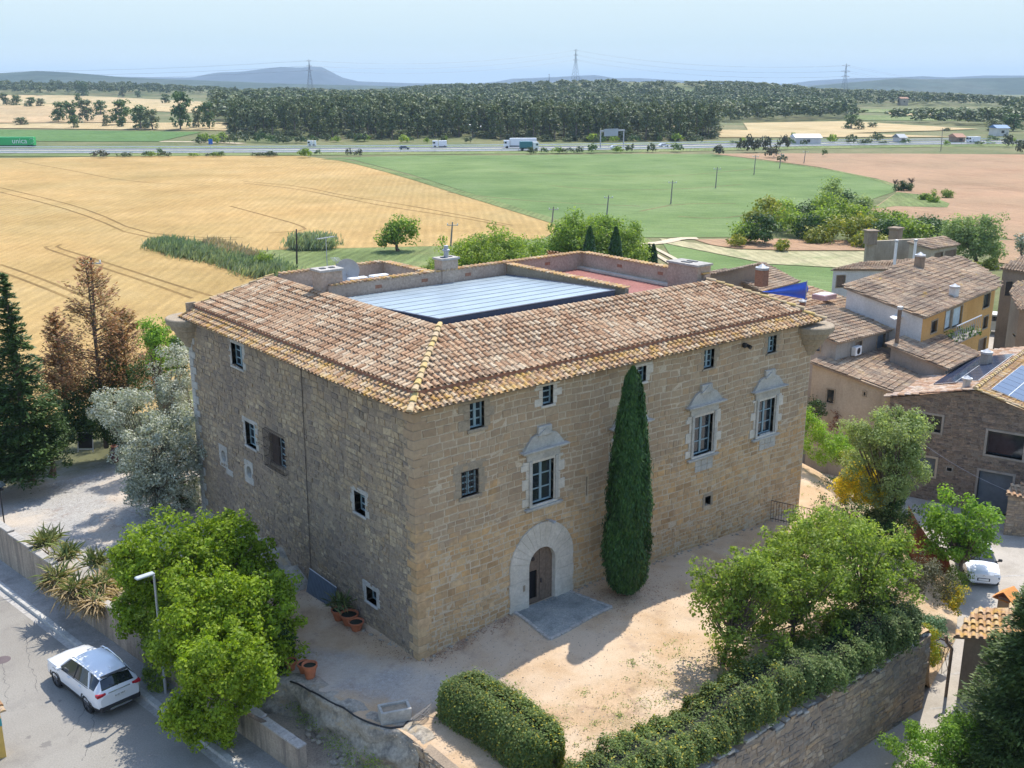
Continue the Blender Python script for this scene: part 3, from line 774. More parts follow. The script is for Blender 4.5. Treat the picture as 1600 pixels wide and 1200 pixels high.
mb = MB(); mb.box((18.1, 9.1, 11.35), (5.3, 9.3, .1)); mb.box((20.55, 9.1, 11.48), (.35, 9.2, .12), m=1); mb.build('red_terrace', [M_RED, M_PALE], castle)
mb = MB(); mb.box((7.5, 16.4, 11.3), (6.3, 5, .1)); mb.build('service_terrace', M_CONC, castle)
# glass roof
M_SKY = None
m, nt, p = newmat('glass_roof'); P_ = pos(nt)
p.inputs['Specular IOR Level'].default_value = .6
nt.links.new(ramp(nt, noise(nt, .6, 5, .6, P_), [(.24, .30, .335), (.30, .36, .395)], [.35, .65]), p.inputs['Base Color'])
nt.links.new(ramp(nt, noise(nt, 1.2, 5, .6, P_), [(.28,) * 3, (.4,) * 3], [.35, .7]), p.inputs['Roughness'])
skl = MB(); G = [np.array(q) for q in ((4.55, 13.5, 11.66), (15.1, 13.5, 11.66), (14.75, 4.75, 12.16), (4.55, 4.75, 12.16))]
skl.quad(*G); fr = MB()
gm = skl.build('glass_roof', m, castle)
down = np.array([0, 0, -.3])
fr.quad(G[3] + down * 1.0, G[2] + down, G[2], G[3]); fr.quad(G[0] + down, G[3] + down, G[3], G[0]); fr.quad(G[2] + down, G[1] + down, G[1], G[2])
for e in ((G[3], G[2]), (G[0], G[3]), (G[1], G[2])): fr.tube([e[0] + np.array([0, 0, .01]), e[1] + np.array([0, 0, .01])], .035, 4)
fr.build('edge_frame', simple('dark_sheet', (.10, .10, .13), .5), gm)
br = MB()
for i in range(1, 9):
    t = i / 9; a = G[3] * (1 - t) + G[0] * t + np.array([0, 0, .012]); b = G[2] * (1 - t) + G[1] * t + np.array([0, 0, .012])
    br.tube([a, b], .016, 4)
br.build('glazing_bar', simple('bar_grey', (.27, .32, .36), .5), gm)
# chimneys, air conditioners, aerials on the roof terrace
def chimney(c, d, z0, z1, mat, cap=True, pipe=False, name='chimney', parent=None, ang=0.0):
    mb = MB(); ax = rot2(ang); mb.box((c[0], c[1], (z0 + z1) / 2), (d[0], d[1], z1 - z0), ax)
    p = mb.build(name, mat, parent or castle)
    if cap:
        m2 = MB(); m2.box((c[0], c[1], z1 + .05), (d[0] + .16, d[1] + .16, .1), ax); m2.build('cap', M_CONC, p)
        for s in (-.22, .22):
            m2 = MB(); m2.box((c[0] + s * d[0] * ax[0][0], c[1] + s * d[0] * ax[0][1], z1 + .115), (d[0] * .22, d[1] * .3, .03), ax)
            m2.build('flue', M_BLACK, p)
    if pipe: m2 = MB(); m2.lathe((c[0], c[1], z1 + .1), [(.13, 0), (.13, .3), (.2, .32), (.2, .4), (.12, .42), (.12, .6), (.001, .62)], 10); m2.build('cowl', M_METAL, p)
    return p
c = at(511, 420.5, 13.0); chimney(c, (1.15, .9), 11, 12.95, M_PINK)
c = at(748, 414, 12.9); chimney((c[0], 13.9), (1.0, .7), 11, 12.85, M_PINK, pipe=True)
c = at(1015, 420, 12.75); chimney((20.85, c[1]), (1.0, 2.0), 11, 12.7, M_PINK)
c = at(575, 424, 12.2)
acx, acy = at(560, 432, 12.25)[:2]
for i in range(2):
    u = thing('air_conditioner', ['white outdoor air conditioning unit on roof terrace beside the dish aerial', 'white outdoor air conditioning unit nearest the tiled parapet corner'][i], 'air conditioner', (acx + i * 1.25, acy + .08, 11.35), .0)
    mb = MB(); mb.box((0, 0, .45), (1.0, .42, .8), None, 0, .03); mb.box((-.4, 0, .03), (.08, .5, .06)); mb.box((.4, 0, .03), (.08, .5, .06)); mb.build('case', M_WHITE, u, world=False)
    mb = MB(); mb.lathe((-.12, -.222, .45), [(.001, 0), (.3, 0), (.32, .01)], 16, 0, [(1, 0, 0), (0, 0, 1), (0, -1, 0)]); mb.build('fan_grille', M_BLACK, u, world=False)
dsh = thing('satellite_dish', 'pale round dish aerial on the roof terrace between chimney and air conditioners', 'satellite dish', (*at(543, 432, 12.2)[:2], 11.35))
mb = MB(); ax = np.array([norm((.85, -.5, .0)), norm((.2, .35, .9)), norm((-.5, -.8, .35))])
mb.lathe((0, 0, 1.15), [(.001, -.16), (.3, -.12), (.5, -.05), (.62, .03)], 20, 0, ax); mb.build('dish', simple('dish_mesh', (.42, .40, .37), .6), dsh, world=False, smooth=True)
mb = MB(); mb.tube([(0, 0, 0), (0, 0, 1.0)], .03, 6); mb.tube([(0, 0, .9), (-.3, -.5, 1.4)], .012, 4); mb.build('mast', M_METAL, dsh, world=False)
def aerial(loc, h, label, n=7, ang=.3):
    t = thing('tv_aerial', label, 'aerial', loc, ang)
    mb = MB(); mb.tube([(0, 0, 0), (0, 0, h)], .02, 5); mb.build('mast', M_METAL, t, world=False)
    mb = MB(); mb.tube([(-.6, 0, h), (.6, 0, h)], .012, 4)
    for i in range(n):
        x = -.55 + 1.1 * i / (n - 1); mb.tube([(x, -.22, h + .0), (x, .22, h + .0)], .008, 4)
    mb.build('antenna', M_METAL, t, world=False); return t
aerial((*at(512, 432, 12.3)[:2], 11.35), 2.9, 'thin television aerial standing beside the roof terrace chimney')
aerial((*at(526, 428, 12.3)[:2], 11.35), 1.7, 'short television aerial between chimney and dish on the roof terrace', 5, 1.2)
# ------------------------------------------------------------------ terrain
def ucol(px):                      # unit horizontal direction of a column and its left normal
    r = ray(px, 130)[:2]; r = r / np.linalg.norm(r); return r
HILLS = [(120, 1000, 360, 200, 9), (60, 1750, 800, 260, 17), (620, 690, 150, 110, 5), (960, 1500, 330, 280, 21), (1300, 1500, 600, 260, 7), (1330, 640, 150, 70, 2.0)]
HC = []
for px, d, rl, rd, h in HILLS:
    u = ucol(px); HC.append((CAM[0] + u[0] * d, CAM[1] + u[1] * d, u, rl, rd, h))
def hz(x, y):
    x = np.asarray(x, float); y = np.asarray(y, float); z = np.full(np.broadcast(x, y).shape, -4.05)
    for cx_, cy_, u, rl, rd, h in HC:
        a = (x - cx_) * u[0] + (y - cy_) * u[1]; b = -(x - cx_) * u[1] + (y - cy_) * u[0]
        z = z + h * np.exp(-(b / rl) ** 2 - (a / rd) ** 2)
    return z
DSCAN = np.arange(150.0, 2300.0, 3.0)
def ground_hit(px, py):            # where a direction first meets the terrain
    f = math.hypot(1715.6, px - 800) / 1715.6; u = ucol(px); X = CAM[0] + u[0] * DSCAN * f; Y = CAM[1] + u[1] * DSCAN * f; Z = hz(X, Y)
    r = ray(px, py); t = DSCAN * f / np.linalg.norm(r[:2]); zr = CAM[2] + t * r[2]; k = np.argmax(zr < Z)
    if not (zr < Z).any(): k = np.argmin(zr - Z)
    return np.array([X[k], Y[k], Z[k]])
def zfar(px, py, d):
    r = ray(px, py); return CAM[2] + d * r[2] / np.linalg.norm(r[:2])

def field_extra(nt, P, c):
    n = noise(nt, .03, 4, .6, P)
    return mix(nt, c, (.20, .17, .09), mth(nt, 'MULTIPLY', ramp(nt, n, [(0, 0, 0), (1, 1, 1)], [.5, .65]), .5))
M_LAND = ground('land', [(.08, .10, .035), (.13, .14, .055), (.20, .175, .085)], .02, .6, .95, .2, fvar=.3, extra=field_extra)
angs = sorted(set([YAW + R(a) for a in np.arange(-42, 42.1, .7)] + [YAW + R(a) for a in np.arange(48, 313, 6)]))
rads = [0, 20, 60, 120, 200, 300, 400] + list(np.arange(450, 2600, 22)) + [2800, 3200, 4000, 6000, 9000, 14000, 24000]
A, Q = np.meshgrid(angs, rads); X = CAM[0] + Q * np.cos(A); Y = CAM[1] + Q * np.sin(A); Z = hz(X, Y)
nr, na = X.shape; V = np.stack([X, Y, Z], -1).reshape(-1, 3)
I = np.arange(nr * na).reshape(nr, na); J = np.roll(I, -1, 1)
F = np.stack([I[:-1], J[:-1], J[1:], I[1:]], -1).reshape(-1, 4)
g = mesh_np('ground', V, F[:, ::-1].copy(), None, M_LAND, True); tag(g, kind='structure')

def sheet(name, pts, z, mat, kind='structure', lift=None):
    """flat polygon; pts are px pairs at height z, or world triples"""
    P = [at(a, b, z) if lift is None else np.array([a, b, z]) for a, b in pts]
    o = MB().poly(P).build(name, mat); tag(o, kind=kind); return o
def drape(name, quads, mat, n=14, lift=.35):
    V = []; F = []
    for q in quads:
        b = len(V); q = [np.array(p, float) for p in q]
        for i in range(n + 1):
            for j in range(n + 1):
                s, t = i / n, j / n; p = (q[0] * (1-s) + q[1] * s) * (1-t) + (q[3] * (1-s) + q[2] * s) * t
                w = ground_hit(*p); V.append((w[0], w[1], w[2] + lift))
        F += [(b+i*(n+1)+j, b+(i+1)*(n+1)+j, b+(i+1)*(n+1)+j+1, b+i*(n+1)+j+1) for i in range(n) for j in range(n)]
    o = mesh_np(name, np.array(V), F, None, mat, True); tag(o, kind='structure'); return o

def crop(name, cols, stripe, dirn, fvar=.22, bmpd=.25, sc=.05, streak=None):
    m, nt, p = newmat(name); P = pos(nt)
    mp = mapping(nt, P, (1, 1, 1), (0, 0, dirn)); mp2 = mapping(nt, mp, (stripe * 1.6, stripe * .22, 1))
    c = ramp(nt, noise(nt, sc, 6, .65, P), cols, list(np.linspace(.3, .7, len(cols))))
    c = mix(nt, c, ramp(nt, noise(nt, 1.0, 5, .75, mp2), [(1 - fvar,) * 3, (1 + fvar,) * 3], [.32, .68]), 1.0, 'MULTIPLY')
    fn = noise(nt, 2.6, 4, .8, P)
    c = mix(nt, c, ramp(nt, fn, [(1 - fvar * .8,) * 3, (1 + fvar * .8,) * 3], [.35, .65]), 1.0, 'MULTIPLY')
    wv = nt.nodes.new("ShaderNodeTexWave"); wv.inputs['Scale'].default_value = .22; wv.inputs['Distortion'].default_value = 1.2; wv.inputs['Detail'].default_value = 2; wv.inputs['Detail Scale'].default_value = .05; nt.links.new(mp, wv.inputs['Vector'])
    c = mix(nt, c, ramp(nt, wv.outputs[0], [(1 - fvar * .35,) * 3, (1 + fvar * .35,) * 3]), 1.0, 'MULTIPLY')
    pt = ramp(nt, noise(nt, .018, 5, .7, P), [(.86, .90, .88), (1.1, 1.06, 1.04)], [.35, .65]); c = mix(nt, c, pt, 1.0, 'MULTIPLY')
    nt.links.new(c, p.inputs['Base Color']); p.inputs['Roughness'].default_value = .95; p.inputs['Specular IOR Level'].default_value = .1
    bump(nt, p, fn, .5, bmpd); return m
M_WHEAT = crop('wheat', [(.33, .215, .08), (.39, .262, .105), (.425, .295, .13)], .5, R(35), .14)
M_CROP = crop('green_crop', [(.10, .155, .05), (.135, .195, .068), (.165, .22, .088)], .4, R(-30), .16)
M_PLOUGH = crop('ploughed_soil', [(.28, .175, .105), (.34, .22, .135), (.32, .215, .13)], .45, R(12), .16)
M_STUBBLE = crop('straw_field', [(.38, .28, .14), (.47, .37, .21)], .2, R(20), .12)
M_STUB2 = crop('tan_field', [(.36, .25, .13), (.46, .34, .20)], .2, R(20), .12)
M_MEADOW = crop('meadow', [(.10, .135, .045), (.155, .19, .07), (.22, .225, .095)], .3, R(50), .25)
M_LUSH = crop('lush_green', [(.08, .15, .045), (.11, .185, .06)], .3, R(10), .12)
M_PALEG = crop('pale_grass', [(.27, .25, .14), (.38, .34, .20), (.17, .20, .09)], .3, R(30), .2, sc=.12)
M_TRACK = ground('dirt_track', [(.46, .37, .25), (.56, .46, .33)], .3, 3, .95, .2)
def asph_extra(nt, P, c):
    n = ramp(nt, noise(nt, .35, 6, .75, P), [(0, 0, 0), (1, 1, 1)], [.52, .7])
    c = mix(nt, c, (.16, .145, .13), mth(nt, 'MULTIPLY', n, .5))
    o = ramp(nt, noise(nt, 1.3, 3, .6, P), [(0, 0, 0), (1, 1, 1)], [.68, .72])
    return mix(nt, c, (.11, .10, .095), mth(nt, 'MULTIPLY', o, .5))
M_ASPH = ground('asphalt', [(.235, .215, .185), (.29, .27, .235)], .25, 18, .9, .3, fvar=.22, extra=asph_extra)
M_ROADFAR = ground('motorway_asphalt', [(.19, .19, .20), (.24, .24, .25)], .1, 1, .9, 0)

sheet('wheat_field', [(-700, 247), (0, 247), (250, 244), (470, 243.5), (545, 252), (640, 277), (720, 302), (800, 326), (885, 350), (850, 372), (700, 384), (520, 388), (400, 391), (262, 383), (330, 408), (430, 437), (470, 500), (250, 640), (-1200, 900)], -4.0, M_WHEAT)
sheet('meadow', [(300, 392), (520, 388.2), (700, 384.2), (850, 372.2), (890, 356), (1010, 372), (1040, 384), (980, 470), (430, 520)], -4.02, M_MEADOW)
sheet('green_field', [(508, 247), (640, 243), (800, 242.5), (1000, 240.5), (1112, 241), (1190, 250), (1280, 262), (1370, 280), (1398, 290), (1396, 300), (1350, 315), (1250, 345), (1180, 370), (1010, 371), (893, 352), (800, 322), (720, 297), (640, 272), (550, 249)], -3.98, M_CROP)
sheet('ploughed_field', [(1112, 240), (1280, 239.5), (1420, 240), (2300, 246), (2300, 500), (1600, 378), (1490, 356), (1440, 350), (1360, 328), (1400, 301), (1400, 289), (1370, 279), (1280, 261), (1190, 249)], -3.96, M_PLOUGH)
sheet('ploughed_strip', [(1085, 374), (1180, 372), (1350, 376), (1352, 391), (1240, 391), (1150, 388), (1110, 382)], -3.95, M_PLOUGH)
sheet('ploughed_corner', [(1560, 375), (1800, 378), (1800, 440), (1560, 410)], -3.94, M_PLOUGH)
sheet('pale_grass_verge', [(1030, 372), (1110, 383), (1150, 390), (1240, 393), (1350, 393), (1350, 420), (1200, 412), (1120, 396), (1040, 380)], -3.97, M_PALEG)
sheet('lower_green_field', [(1036, 380), (1120, 397), (1200, 413), (1350, 421), (1350, 460), (1120, 445), (1060, 420)], -3.93, M_CROP)
sheet('clearing_in_field', [(1402, 300), (1450, 305), (1484, 318), (1480, 324), (1400, 322), (1365, 326)], -3.93, M_MEADOW)
# farm tracks and wheel marks
def ribbon(name, pts, w, z, mat, px=True, kind='structure'):
    P = [at(a, b, z)[:2] if px else np.array([a, b], float) for a, b in pts]
    # smooth
    S = [P[0]]
    for i in range(len(P) - 1):
        for t in (.25, .75): S.append(P[i] * (1-t) + P[i+1] * t)
    S.append(P[-1]); V = []; F = []
    for i, p in enumerate(S):
        t = norm(S[min(i+1, len(S)-1)] - S[max(i-1, 0)]); n = np.array([-t[1], t[0]])
        V += [(*(p + n * w / 2), z), (*(p - n * w / 2), z)]
    for i in range(len(S) - 1): F.append((2*i, 2*i+1, 2*i+3, 2*i+2))
    o = mesh_np(name, np.array(V), F, None, mat); tag(o, kind=kind); return o
ribbon('dirt_track', [(985, 378), (1010, 381), (1040, 378), (1062, 372), (1090, 372)], 2.4, -3.90, M_TRACK)
M_RUT = crop('trodden_crop', [(.13, .13, .055), (.18, .16, .07)], .5, 0)
M_RUT2 = crop('trodden_wheat', [(.20, .125, .045), (.25, .16, .06)], .5, 0)
for k, (a, off) in enumerate([([(1010, 381), (1040, 396), (1075, 415), (1110, 440)], 0), ([(1000, 383), (1028, 399), (1062, 420), (1085, 436)], 0)]):
    ribbon('wheel_track', a, .8, -3.89, M_TRACK)
for a in ([(0, 293), (90, 314), (150, 332), (215, 362), (300, 371), (380, 371)], [(0, 300), (85, 321), (150, 342), (210, 369), (300, 374), (370, 374)],
          [(82, 384), (66, 386), (100, 398), (160, 418), (240, 444), (300, 466)], [(95, 382), (86, 386), (130, 399), (190, 418), (270, 444), (330, 462)],
          [(0, 413), (60, 433), (135, 465), (200, 492)], [(0, 424), (60, 446), (130, 475), (190, 500)],
          [(30, 252), (110, 266), (200, 284), (330, 290)], [(380, 283), (470, 291), (540, 306), (620, 318), (700, 332), (800, 352)], [(380, 286), (465, 295), (535, 309), (600, 322), (720, 340), (790, 353)],
          [(360, 322), (420, 338), (470, 352), (480, 360), (420, 364)]):
    ribbon('wheel_mark', a, .55, -3.985, M_RUT2)
for a in ([(700, 300), (800, 312), (900, 318), (1000, 322)], [(780, 268), (880, 272), (1000, 276), (1100, 272), (1190, 262)], [(860, 290), (940, 297), (1060, 296), (1160, 288)], [(1000, 330), (1060, 318), (1150, 318)], [(1060, 338), (1120, 342), (1180, 334)]):
    ribbon('wheel_mark', a, .8, -3.965, M_RUT)
ribbon('field_margin', [(508, 248), (545, 251), (640, 276), (720, 301), (800, 325), (888, 352)], 3.4, -3.93, M_MEADOW)
ribbon('field_margin', [(1170, 248), (1280, 262), (1370, 280), (1402, 291)], 2.0, -3.93, M_MEADOW)
# fields on the slopes further off
drape('golden_slope', [[(-250, 150), (330, 160), (330, 178), (-250, 158)], [(-250, 146), (120, 150), (330, 160), (-250, 152)]], M_STUBBLE)
drape('tan_slope', [[(-250, 164), (180, 168), (215, 192), (-250, 194)]], M_STUB2)
drape('straw_strip', [[(-250, 196), (350, 192), (350, 205), (-250, 199)]], M_STUBBLE)
drape('lush_field', [[(-300, 200), (310, 207), (240, 222), (-300, 222)]], M_LUSH, lift=.2)
drape('wood_clearing', [[(700, 176), (1120, 186), (1110, 200), (720, 196)]], M_STUB2)
drape('straw_field', [[(1165, 193), (1330, 190), (1540, 203), (1180, 214)], [(1100, 203), (1200, 205), (1500, 215), (1130, 216)]], M_STUBBLE)
drape('distant_green_field', [[(1325, 180), (1540, 184), (1560, 190), (1335, 189)], [(1350, 170), (1520, 176), (1500, 178), (1340, 176)]], M_MEADOW)
drape('distant_straw_field', [[(1390, 176), (1525, 178), (1520, 182), (1400, 181)], [(1290, 172), (1420, 174), (1440, 176), (1300, 175)]], M_STUBBLE)
drape('far_hill_field', [[(1052, 141), (1102, 142), (1100, 150), (1056, 152)]], M_MEADOW, 6, .3)
# motorway
mw = [(-300, 235.5), (0, 235.5), (300, 235), (600, 233.5), (850, 231.5), (1000, 229.5), (1120, 227), (1300, 224), (1450, 222.5), (1600, 221)]
ribbon('motorway_verge', mw, 66, -3.90, M_MEADOW)
ribbon('motorway', mw, 30, -3.80, M_ROADFAR)
ribbon('motorway_median', mw, 3.0, -3.76, M_PALEG)
wl = simple('road_white', (.75, .75, .72), .7, var=.05)
def offs(pts, d, z):
    P = [at(a, b, z)[:2] for a, b in pts]; out = []
    for i, p in enumerate(P):
        t = norm(P[min(i+1, len(P)-1)] - P[max(i-1, 0)]); out.append(p + np.array([-t[1], t[0]]) * d)
    return out
for d in (-14, -2.2, 2.2, 14): ribbon('edge_line', offs(mw, d, -3.8), .35, -3.75, wl, False)
for d, lb in ((-15.2, 'near'), (0, 'middle'), (15.5, 'far')):
    t = thing('guard_rail', {'near': 'pale guard rail along the near side of the distant motorway', 'middle': 'pale guard rail running down the middle of the motorway', 'far': 'pale guard rail along the far side of the motorway below the woods'}[lb], 'guard rail', (*at(300, 235, -3.8)[:2], -3.8), group='motorway guard rails')
    pts = [np.array([*p, -3.8 + .62]) for p in offs(mw, d, -3.8)]; mb = MB()
    for a, b in zip(pts[:-1], pts[1:]):
        u = norm(b - a); n = np.array([-u[1], u[0], 0]); mb.box((a + b) / 2, (np.linalg.norm(b - a), .08, .36), [u, n, (0, 0, 1)])
    mb.build('rail', M_WHITE if d != 0 else M_METAL, t)
    mb = MB()
    for a, b in zip(pts[:-1], pts[1:]):
        k = int(np.linalg.norm(b - a) / 6)
        for i in range(k): c = a + (b - a) * i / k; mb.box(c - np.array([0, 0, .3]), (.1, .1, .6))
    o = mb.build('rail_post', M_METAL, t); o['kind'] = 'stuff'
ribbon('service_road', [(-300, 219), (0, 219.5), (200, 220), (330, 222), (380, 224)], 5, -3.74, M_TRACK)

# ------------------------------------------------------------------ near ground
def wallx(y): return -9.4 + .14 * (24 - y)         # street side retaining wall
YARD = [(wallx(46), 46), (wallx(24), 24), (wallx(3.2), 3.2), (-5.2, 3.0), (-4.3, 1.6), (-4.2, .1), (-3.9, -1.1), (-3.65, -2.5), (-3.1, -3.3), (-3.0, -5.7), (-3.0, -11.2), (17.6, -11.2), (24, -9.2), (29, -6.7), (34.2, -.7), (37.0, 3.2), (38.4, 3.4), (37, 9), (38, 22), (32, 34), (8, 39), (-6, 43)]
EDGE = np.array([(17.6, -11.2), (24, -9.2), (29, -6.7), (34.2, -.7), (37.0, 3.2), (36, 9), (36, 40)])
def dist_edge(x, y):
    best = np.full(np.shape(x), 1e9)
    for a, b in zip(EDGE[:-1], EDGE[1:]):
        ab = b - a; t = np.clip(((x - a[0]) * ab[0] + (y - a[1]) * ab[1]) / (ab @ ab), 0, 1)
        best = np.minimum(best, np.hypot(x - a[0] - t * ab[0], y - a[1] - t * ab[1]))
    return best
def yz(x, y):
    x = np.asarray(x, float); y = np.asarray(y, float)
    z = gz(x, y) + .05 * np.sin(x * 1.3 + y * .7) * np.sin(y * .9 - x * .4)
    s = np.clip(dist_edge(x, y) / 7.5, 0, 1); s = s * s * (3 - 2 * s); m = np.clip((x - 17.9) / 1.2, 0, 1)
    z = z * (1 - m) + m * (z * s + (1 - s) * -3.55)
    b = np.clip((y - 24) / 20, 0, 1); return z * (1 - b) + b * np.where(x < 10, -2.2, z - 1.5 * b)
xs = np.arange(-15, 38.6, .3); ys = np.arange(-11.4, 61.2, .3)
from mathutils.geometry import delaunay_2d_cdt
pts = []
def resample(poly, step):
    out = []
    for a, b in zip(poly, poly[1:] + poly[:1]):
        a = np.array(a, float); b = np.array(b, float); k = max(1, int(np.linalg.norm(b - a) / step))
        out += [tuple(a + (b - a) * i / k) for i in range(k)]
    return out
def poly_grid(name, poly, step, zf, mat, kind='structure', jit=0.0):
    bd = resample(poly, step); n = len(bd)
    x0, x1 = min(p[0] for p in poly), max(p[0] for p in poly); y0, y1 = min(p[1] for p in poly), max(p[1] for p in poly)
    inn = [(x + jit * random.uniform(-1, 1), y + jit * random.uniform(-1, 1)) for x in np.arange(x0, x1, step) for y in np.arange(y0, y1, step) if inside(poly, x, y)]
    v, e, f, *_ = delaunay_2d_cdt([Vector(p) for p in bd + inn], [(i, (i + 1) % n) for i in range(n)], [], 1, 1e-4)
    v = np.array([(p.x, p.y) for p in v]); z = zf(v[:, 0], v[:, 1])
    V = np.column_stack([v, z]); F = np.array([list(t) for t in f if len(t) == 3 and inside(poly, *(v[list(t)].mean(0)))])
    a = V[F[:, 0]]; b_ = V[F[:, 1]]; c = V[F[:, 2]]; nz = np.cross(b_ - a, c - a)[:, 2]; F[nz < 0] = F[nz < 0][:, ::-1]
    o = mesh_np(name, V, F, None, mat, True); tag(o, kind=kind); return o
def yard_mix(nt, P, c):
    sx = nt.nodes.new("ShaderNodeSeparateXYZ"); nt.links.new(P, sx.inputs[0]); x, y = sx.outputs[0], sx.outputs[1]
    wob = mth(nt, 'MULTIPLY', mth(nt, 'SUBTRACT', noise(nt, .6, 5, .65, P), .5), 5.0)
    def band(v, lo, hi): return mth(nt, 'MULTIPLY', mth(nt, 'SUBTRACT', v, lo), 1.0 / (hi - lo), True)
    # grey gravel: the side strip, the parking place and a swathe past the corner
    n = noise(nt, 45, 3, .8, P)
    grav = ramp(nt, n, [(.20, .19, .175), (.35, .33, .30), (.52, .50, .47)], [.3, .5, .72])
    grav = mix(nt, grav, ramp(nt, noise(nt, 6, 5, .9, P), [(.7,) * 3, (1.25,) * 3], [.35, .65]), 1.0, 'MULTIPLY')
    g1 = band(mth(nt, 'ADD', y, wob), 12.5, 14.5)
    d = mth(nt, 'ADD', mth(nt, 'ADD', x, mth(nt, 'MULTIPLY', y, .62)), mth(nt, 'MULTIPLY', wob, .6))
    g2 = mth(nt, 'MULTIPLY', band(d, -4.0, -3.0), mth(nt, 'SUBTRACT', 1.0, band(d, -1.2, .1)))
    g2 = mth(nt, 'MULTIPLY', g2, mth(nt, 'MULTIPLY', band(y, -5, -3.5), mth(nt, 'SUBTRACT', 1.0, band(x, 1.2, 3.2))))
    g = mth(nt, 'MAXIMUM', g1, mth(nt, 'MULTIPLY', g2, .8)); g = mth(nt, 'MULTIPLY', g, mth(nt, 'SUBTRACT', 1.0, band(x, 10, 12)))
    c = mix(nt, c, grav, g)
    # dull earth patches and leaf litter at the foot of the walls, weeds towards the hedge
    e = ramp(nt, noise(nt, .8, 6, .7, P), [(0, 0, 0), (1, 1, 1)], [.56, .68])
    c = mix(nt, c, (.20, .13, .10), mth(nt, 'MULTIPLY', e, .55))
    w = mth(nt, 'MULTIPLY', mth(nt, 'SUBTRACT', 1.0, band(mth(nt, 'ADD', y, wob), -9.5, -5)), ramp(nt, noise(nt, 2.2, 6, .75, P), [(0, 0, 0), (1, 1, 1)], [.45, .62]))
    c = mix(nt, c, (.20, .17, .08), mth(nt, 'MULTIPLY', w, .6))
    pale = mth(nt, 'MULTIPLY', ramp(nt, noise(nt, .25, 4, .6, P), [(0, 0, 0), (1, 1, 1)], [.45, .6]), .5)
    c = mix(nt, c, (.56, .45, .33), pale)
    sp = ramp(nt, noise(nt, 11, 3, .85, P), [(0, 0, 0), (1, 1, 1)], [.62, .68])
    c = mix(nt, c, (.16, .115, .08), mth(nt, 'MULTIPLY', sp, .55))
    s2 = ramp(nt, noise(nt, 7, 4, .9, P), [(0, 0, 0), (1, 1, 1)], [.6, .7])
    return mix(nt, c, (.66, .58, .47), mth(nt, 'MULTIPLY', s2, .35))
def yard_mix2(nt, P, c):
    c = yard_mix(nt, P, c); sx = nt.nodes.new("ShaderNodeSeparateXYZ"); nt.links.new(P, sx.inputs[0])
    f = mth(nt, 'MULTIPLY', mth(nt, 'SUBTRACT', mth(nt, 'ADD', sx.outputs[1], mth(nt, 'MULTIPLY', noise(nt, .5, 4, .6, P), 5.0)), 35.0), .4, True)
    return mix(nt, c, (.12, .12, .06), f)
M_YARD = ground('sandy_yard', [(.42, .285, .165), (.48, .335, .205), (.53, .385, .25)], .5, 22, .97, .35, fvar=.2, extra=yard_mix2)
poly_grid('courtyard', YARD, .42, yz, M_YARD)
# stone apron before the door
m_ap = ground('apron_stone', [(.17, .18, .17), (.27, .28, .26), (.35, .34, .30)], 1.1, 16, .9, .6, fvar=.35)
ap = [(4.75, .02), (7.75, .02), (8.25, -2.2), (4.55, -2.5)]
V = []; F = []; n = 22
for i in range(n + 1):
    for j in range(n + 1):
        s, t = i / n, j / n; p = (np.array(ap[0]) * (1-s) + np.array(ap[1]) * s) * (1-t) + (np.array(ap[3]) * (1-s) + np.array(ap[2]) * s) * t
        V.append((p[0], p[1], max(.53 - .12 * t, float(yz(p[0], p[1])) + .04) + .018 * math.sin(9 * s * 6) * math.sin(t * 40)))
F = [(i*(n+1)+j, (i+1)*(n+1)+j, (i+1)*(n+1)+j+1, i*(n+1)+j+1) for i in range(n) for j in range(n)]
b = len(V); ring = [V[i*(n+1)+n] for i in range(n+1)]
apo = mesh_np('door_apron', np.array(V), F, None, m_ap, True); tag(apo, kind='structure')
apc = thing('apron_kerb', 'thin raised stone kerb framing the grey paving before the arched door', 'kerb', (6.3, -1.2, .4))
mb = MB()
for a, b_ in ((ap[0], ap[3]), (ap[3], ap[2]), (ap[2], ap[1])):
    a = np.array([*a, 0]); b_ = np.array([*b_, 0]); k = 6; u = norm(b_ - a); n_ = np.array([-u[1], u[0], 0])
    for i in range(k):
        c = a + (b_ - a) * (i + .5) / k; L = np.linalg.norm(b_ - a) / k - .02
        mb.box(c + np.array([0, 0, float(yz(c[0], c[1])) + .0]), (L, .14, .17), [u, n_, (0, 0, 1)], 0, .02)
mb.build('kerb_stone', M_CONC, apc)

# street, pavement, wall
SZ = -2.0
def sx_(y, off): return wallx(y) - off
sheet('street', [(sx_(70, 1.25), 70), (sx_(-30, 1.25), -30), (-60, -30), (-60, 70)], SZ, M_ASPH, lift=1)
def pav_extra(nt, P, c):
    return mix(nt, c, (.12, .11, .10), mth(nt, 'MULTIPLY', ramp(nt, noise(nt, .7, 6, .7, P), [(0, 0, 0), (1, 1, 1)], [.5, .7]), .6))
M_PAVE = ground('pavement', [(.27, .255, .235), (.36, .34, .31)], .8, 14, .9, .25, extra=pav_extra)
sheet('pavement', [(sx_(70, -.1), 70), (sx_(-30, -.1), -30), (sx_(-30, 1.0), -30), (sx_(70, 1.0), 70)], SZ + .13, M_PAVE, lift=1)
mb = MB(); y = -30.0
while y < 66:
    a = np.array([sx_(y + .01, 1.13), y + .01, SZ + .05]); b = np.array([sx_(y + .99, 1.13), y + .99, SZ + .05]); u = norm(b - a)
    mb.box((a + b) / 2, (np.linalg.norm(b - a), .26, .2), [u, (-u[1], u[0], 0), (0, 0, 1)], 0, .015); y += 1.0
kb = mb.build('kerb', ground('kerb_stone', [(.36, .35, .32), (.50, .48, .44)], .9, 10, .9, .2)); tag(kb, kind='structure')
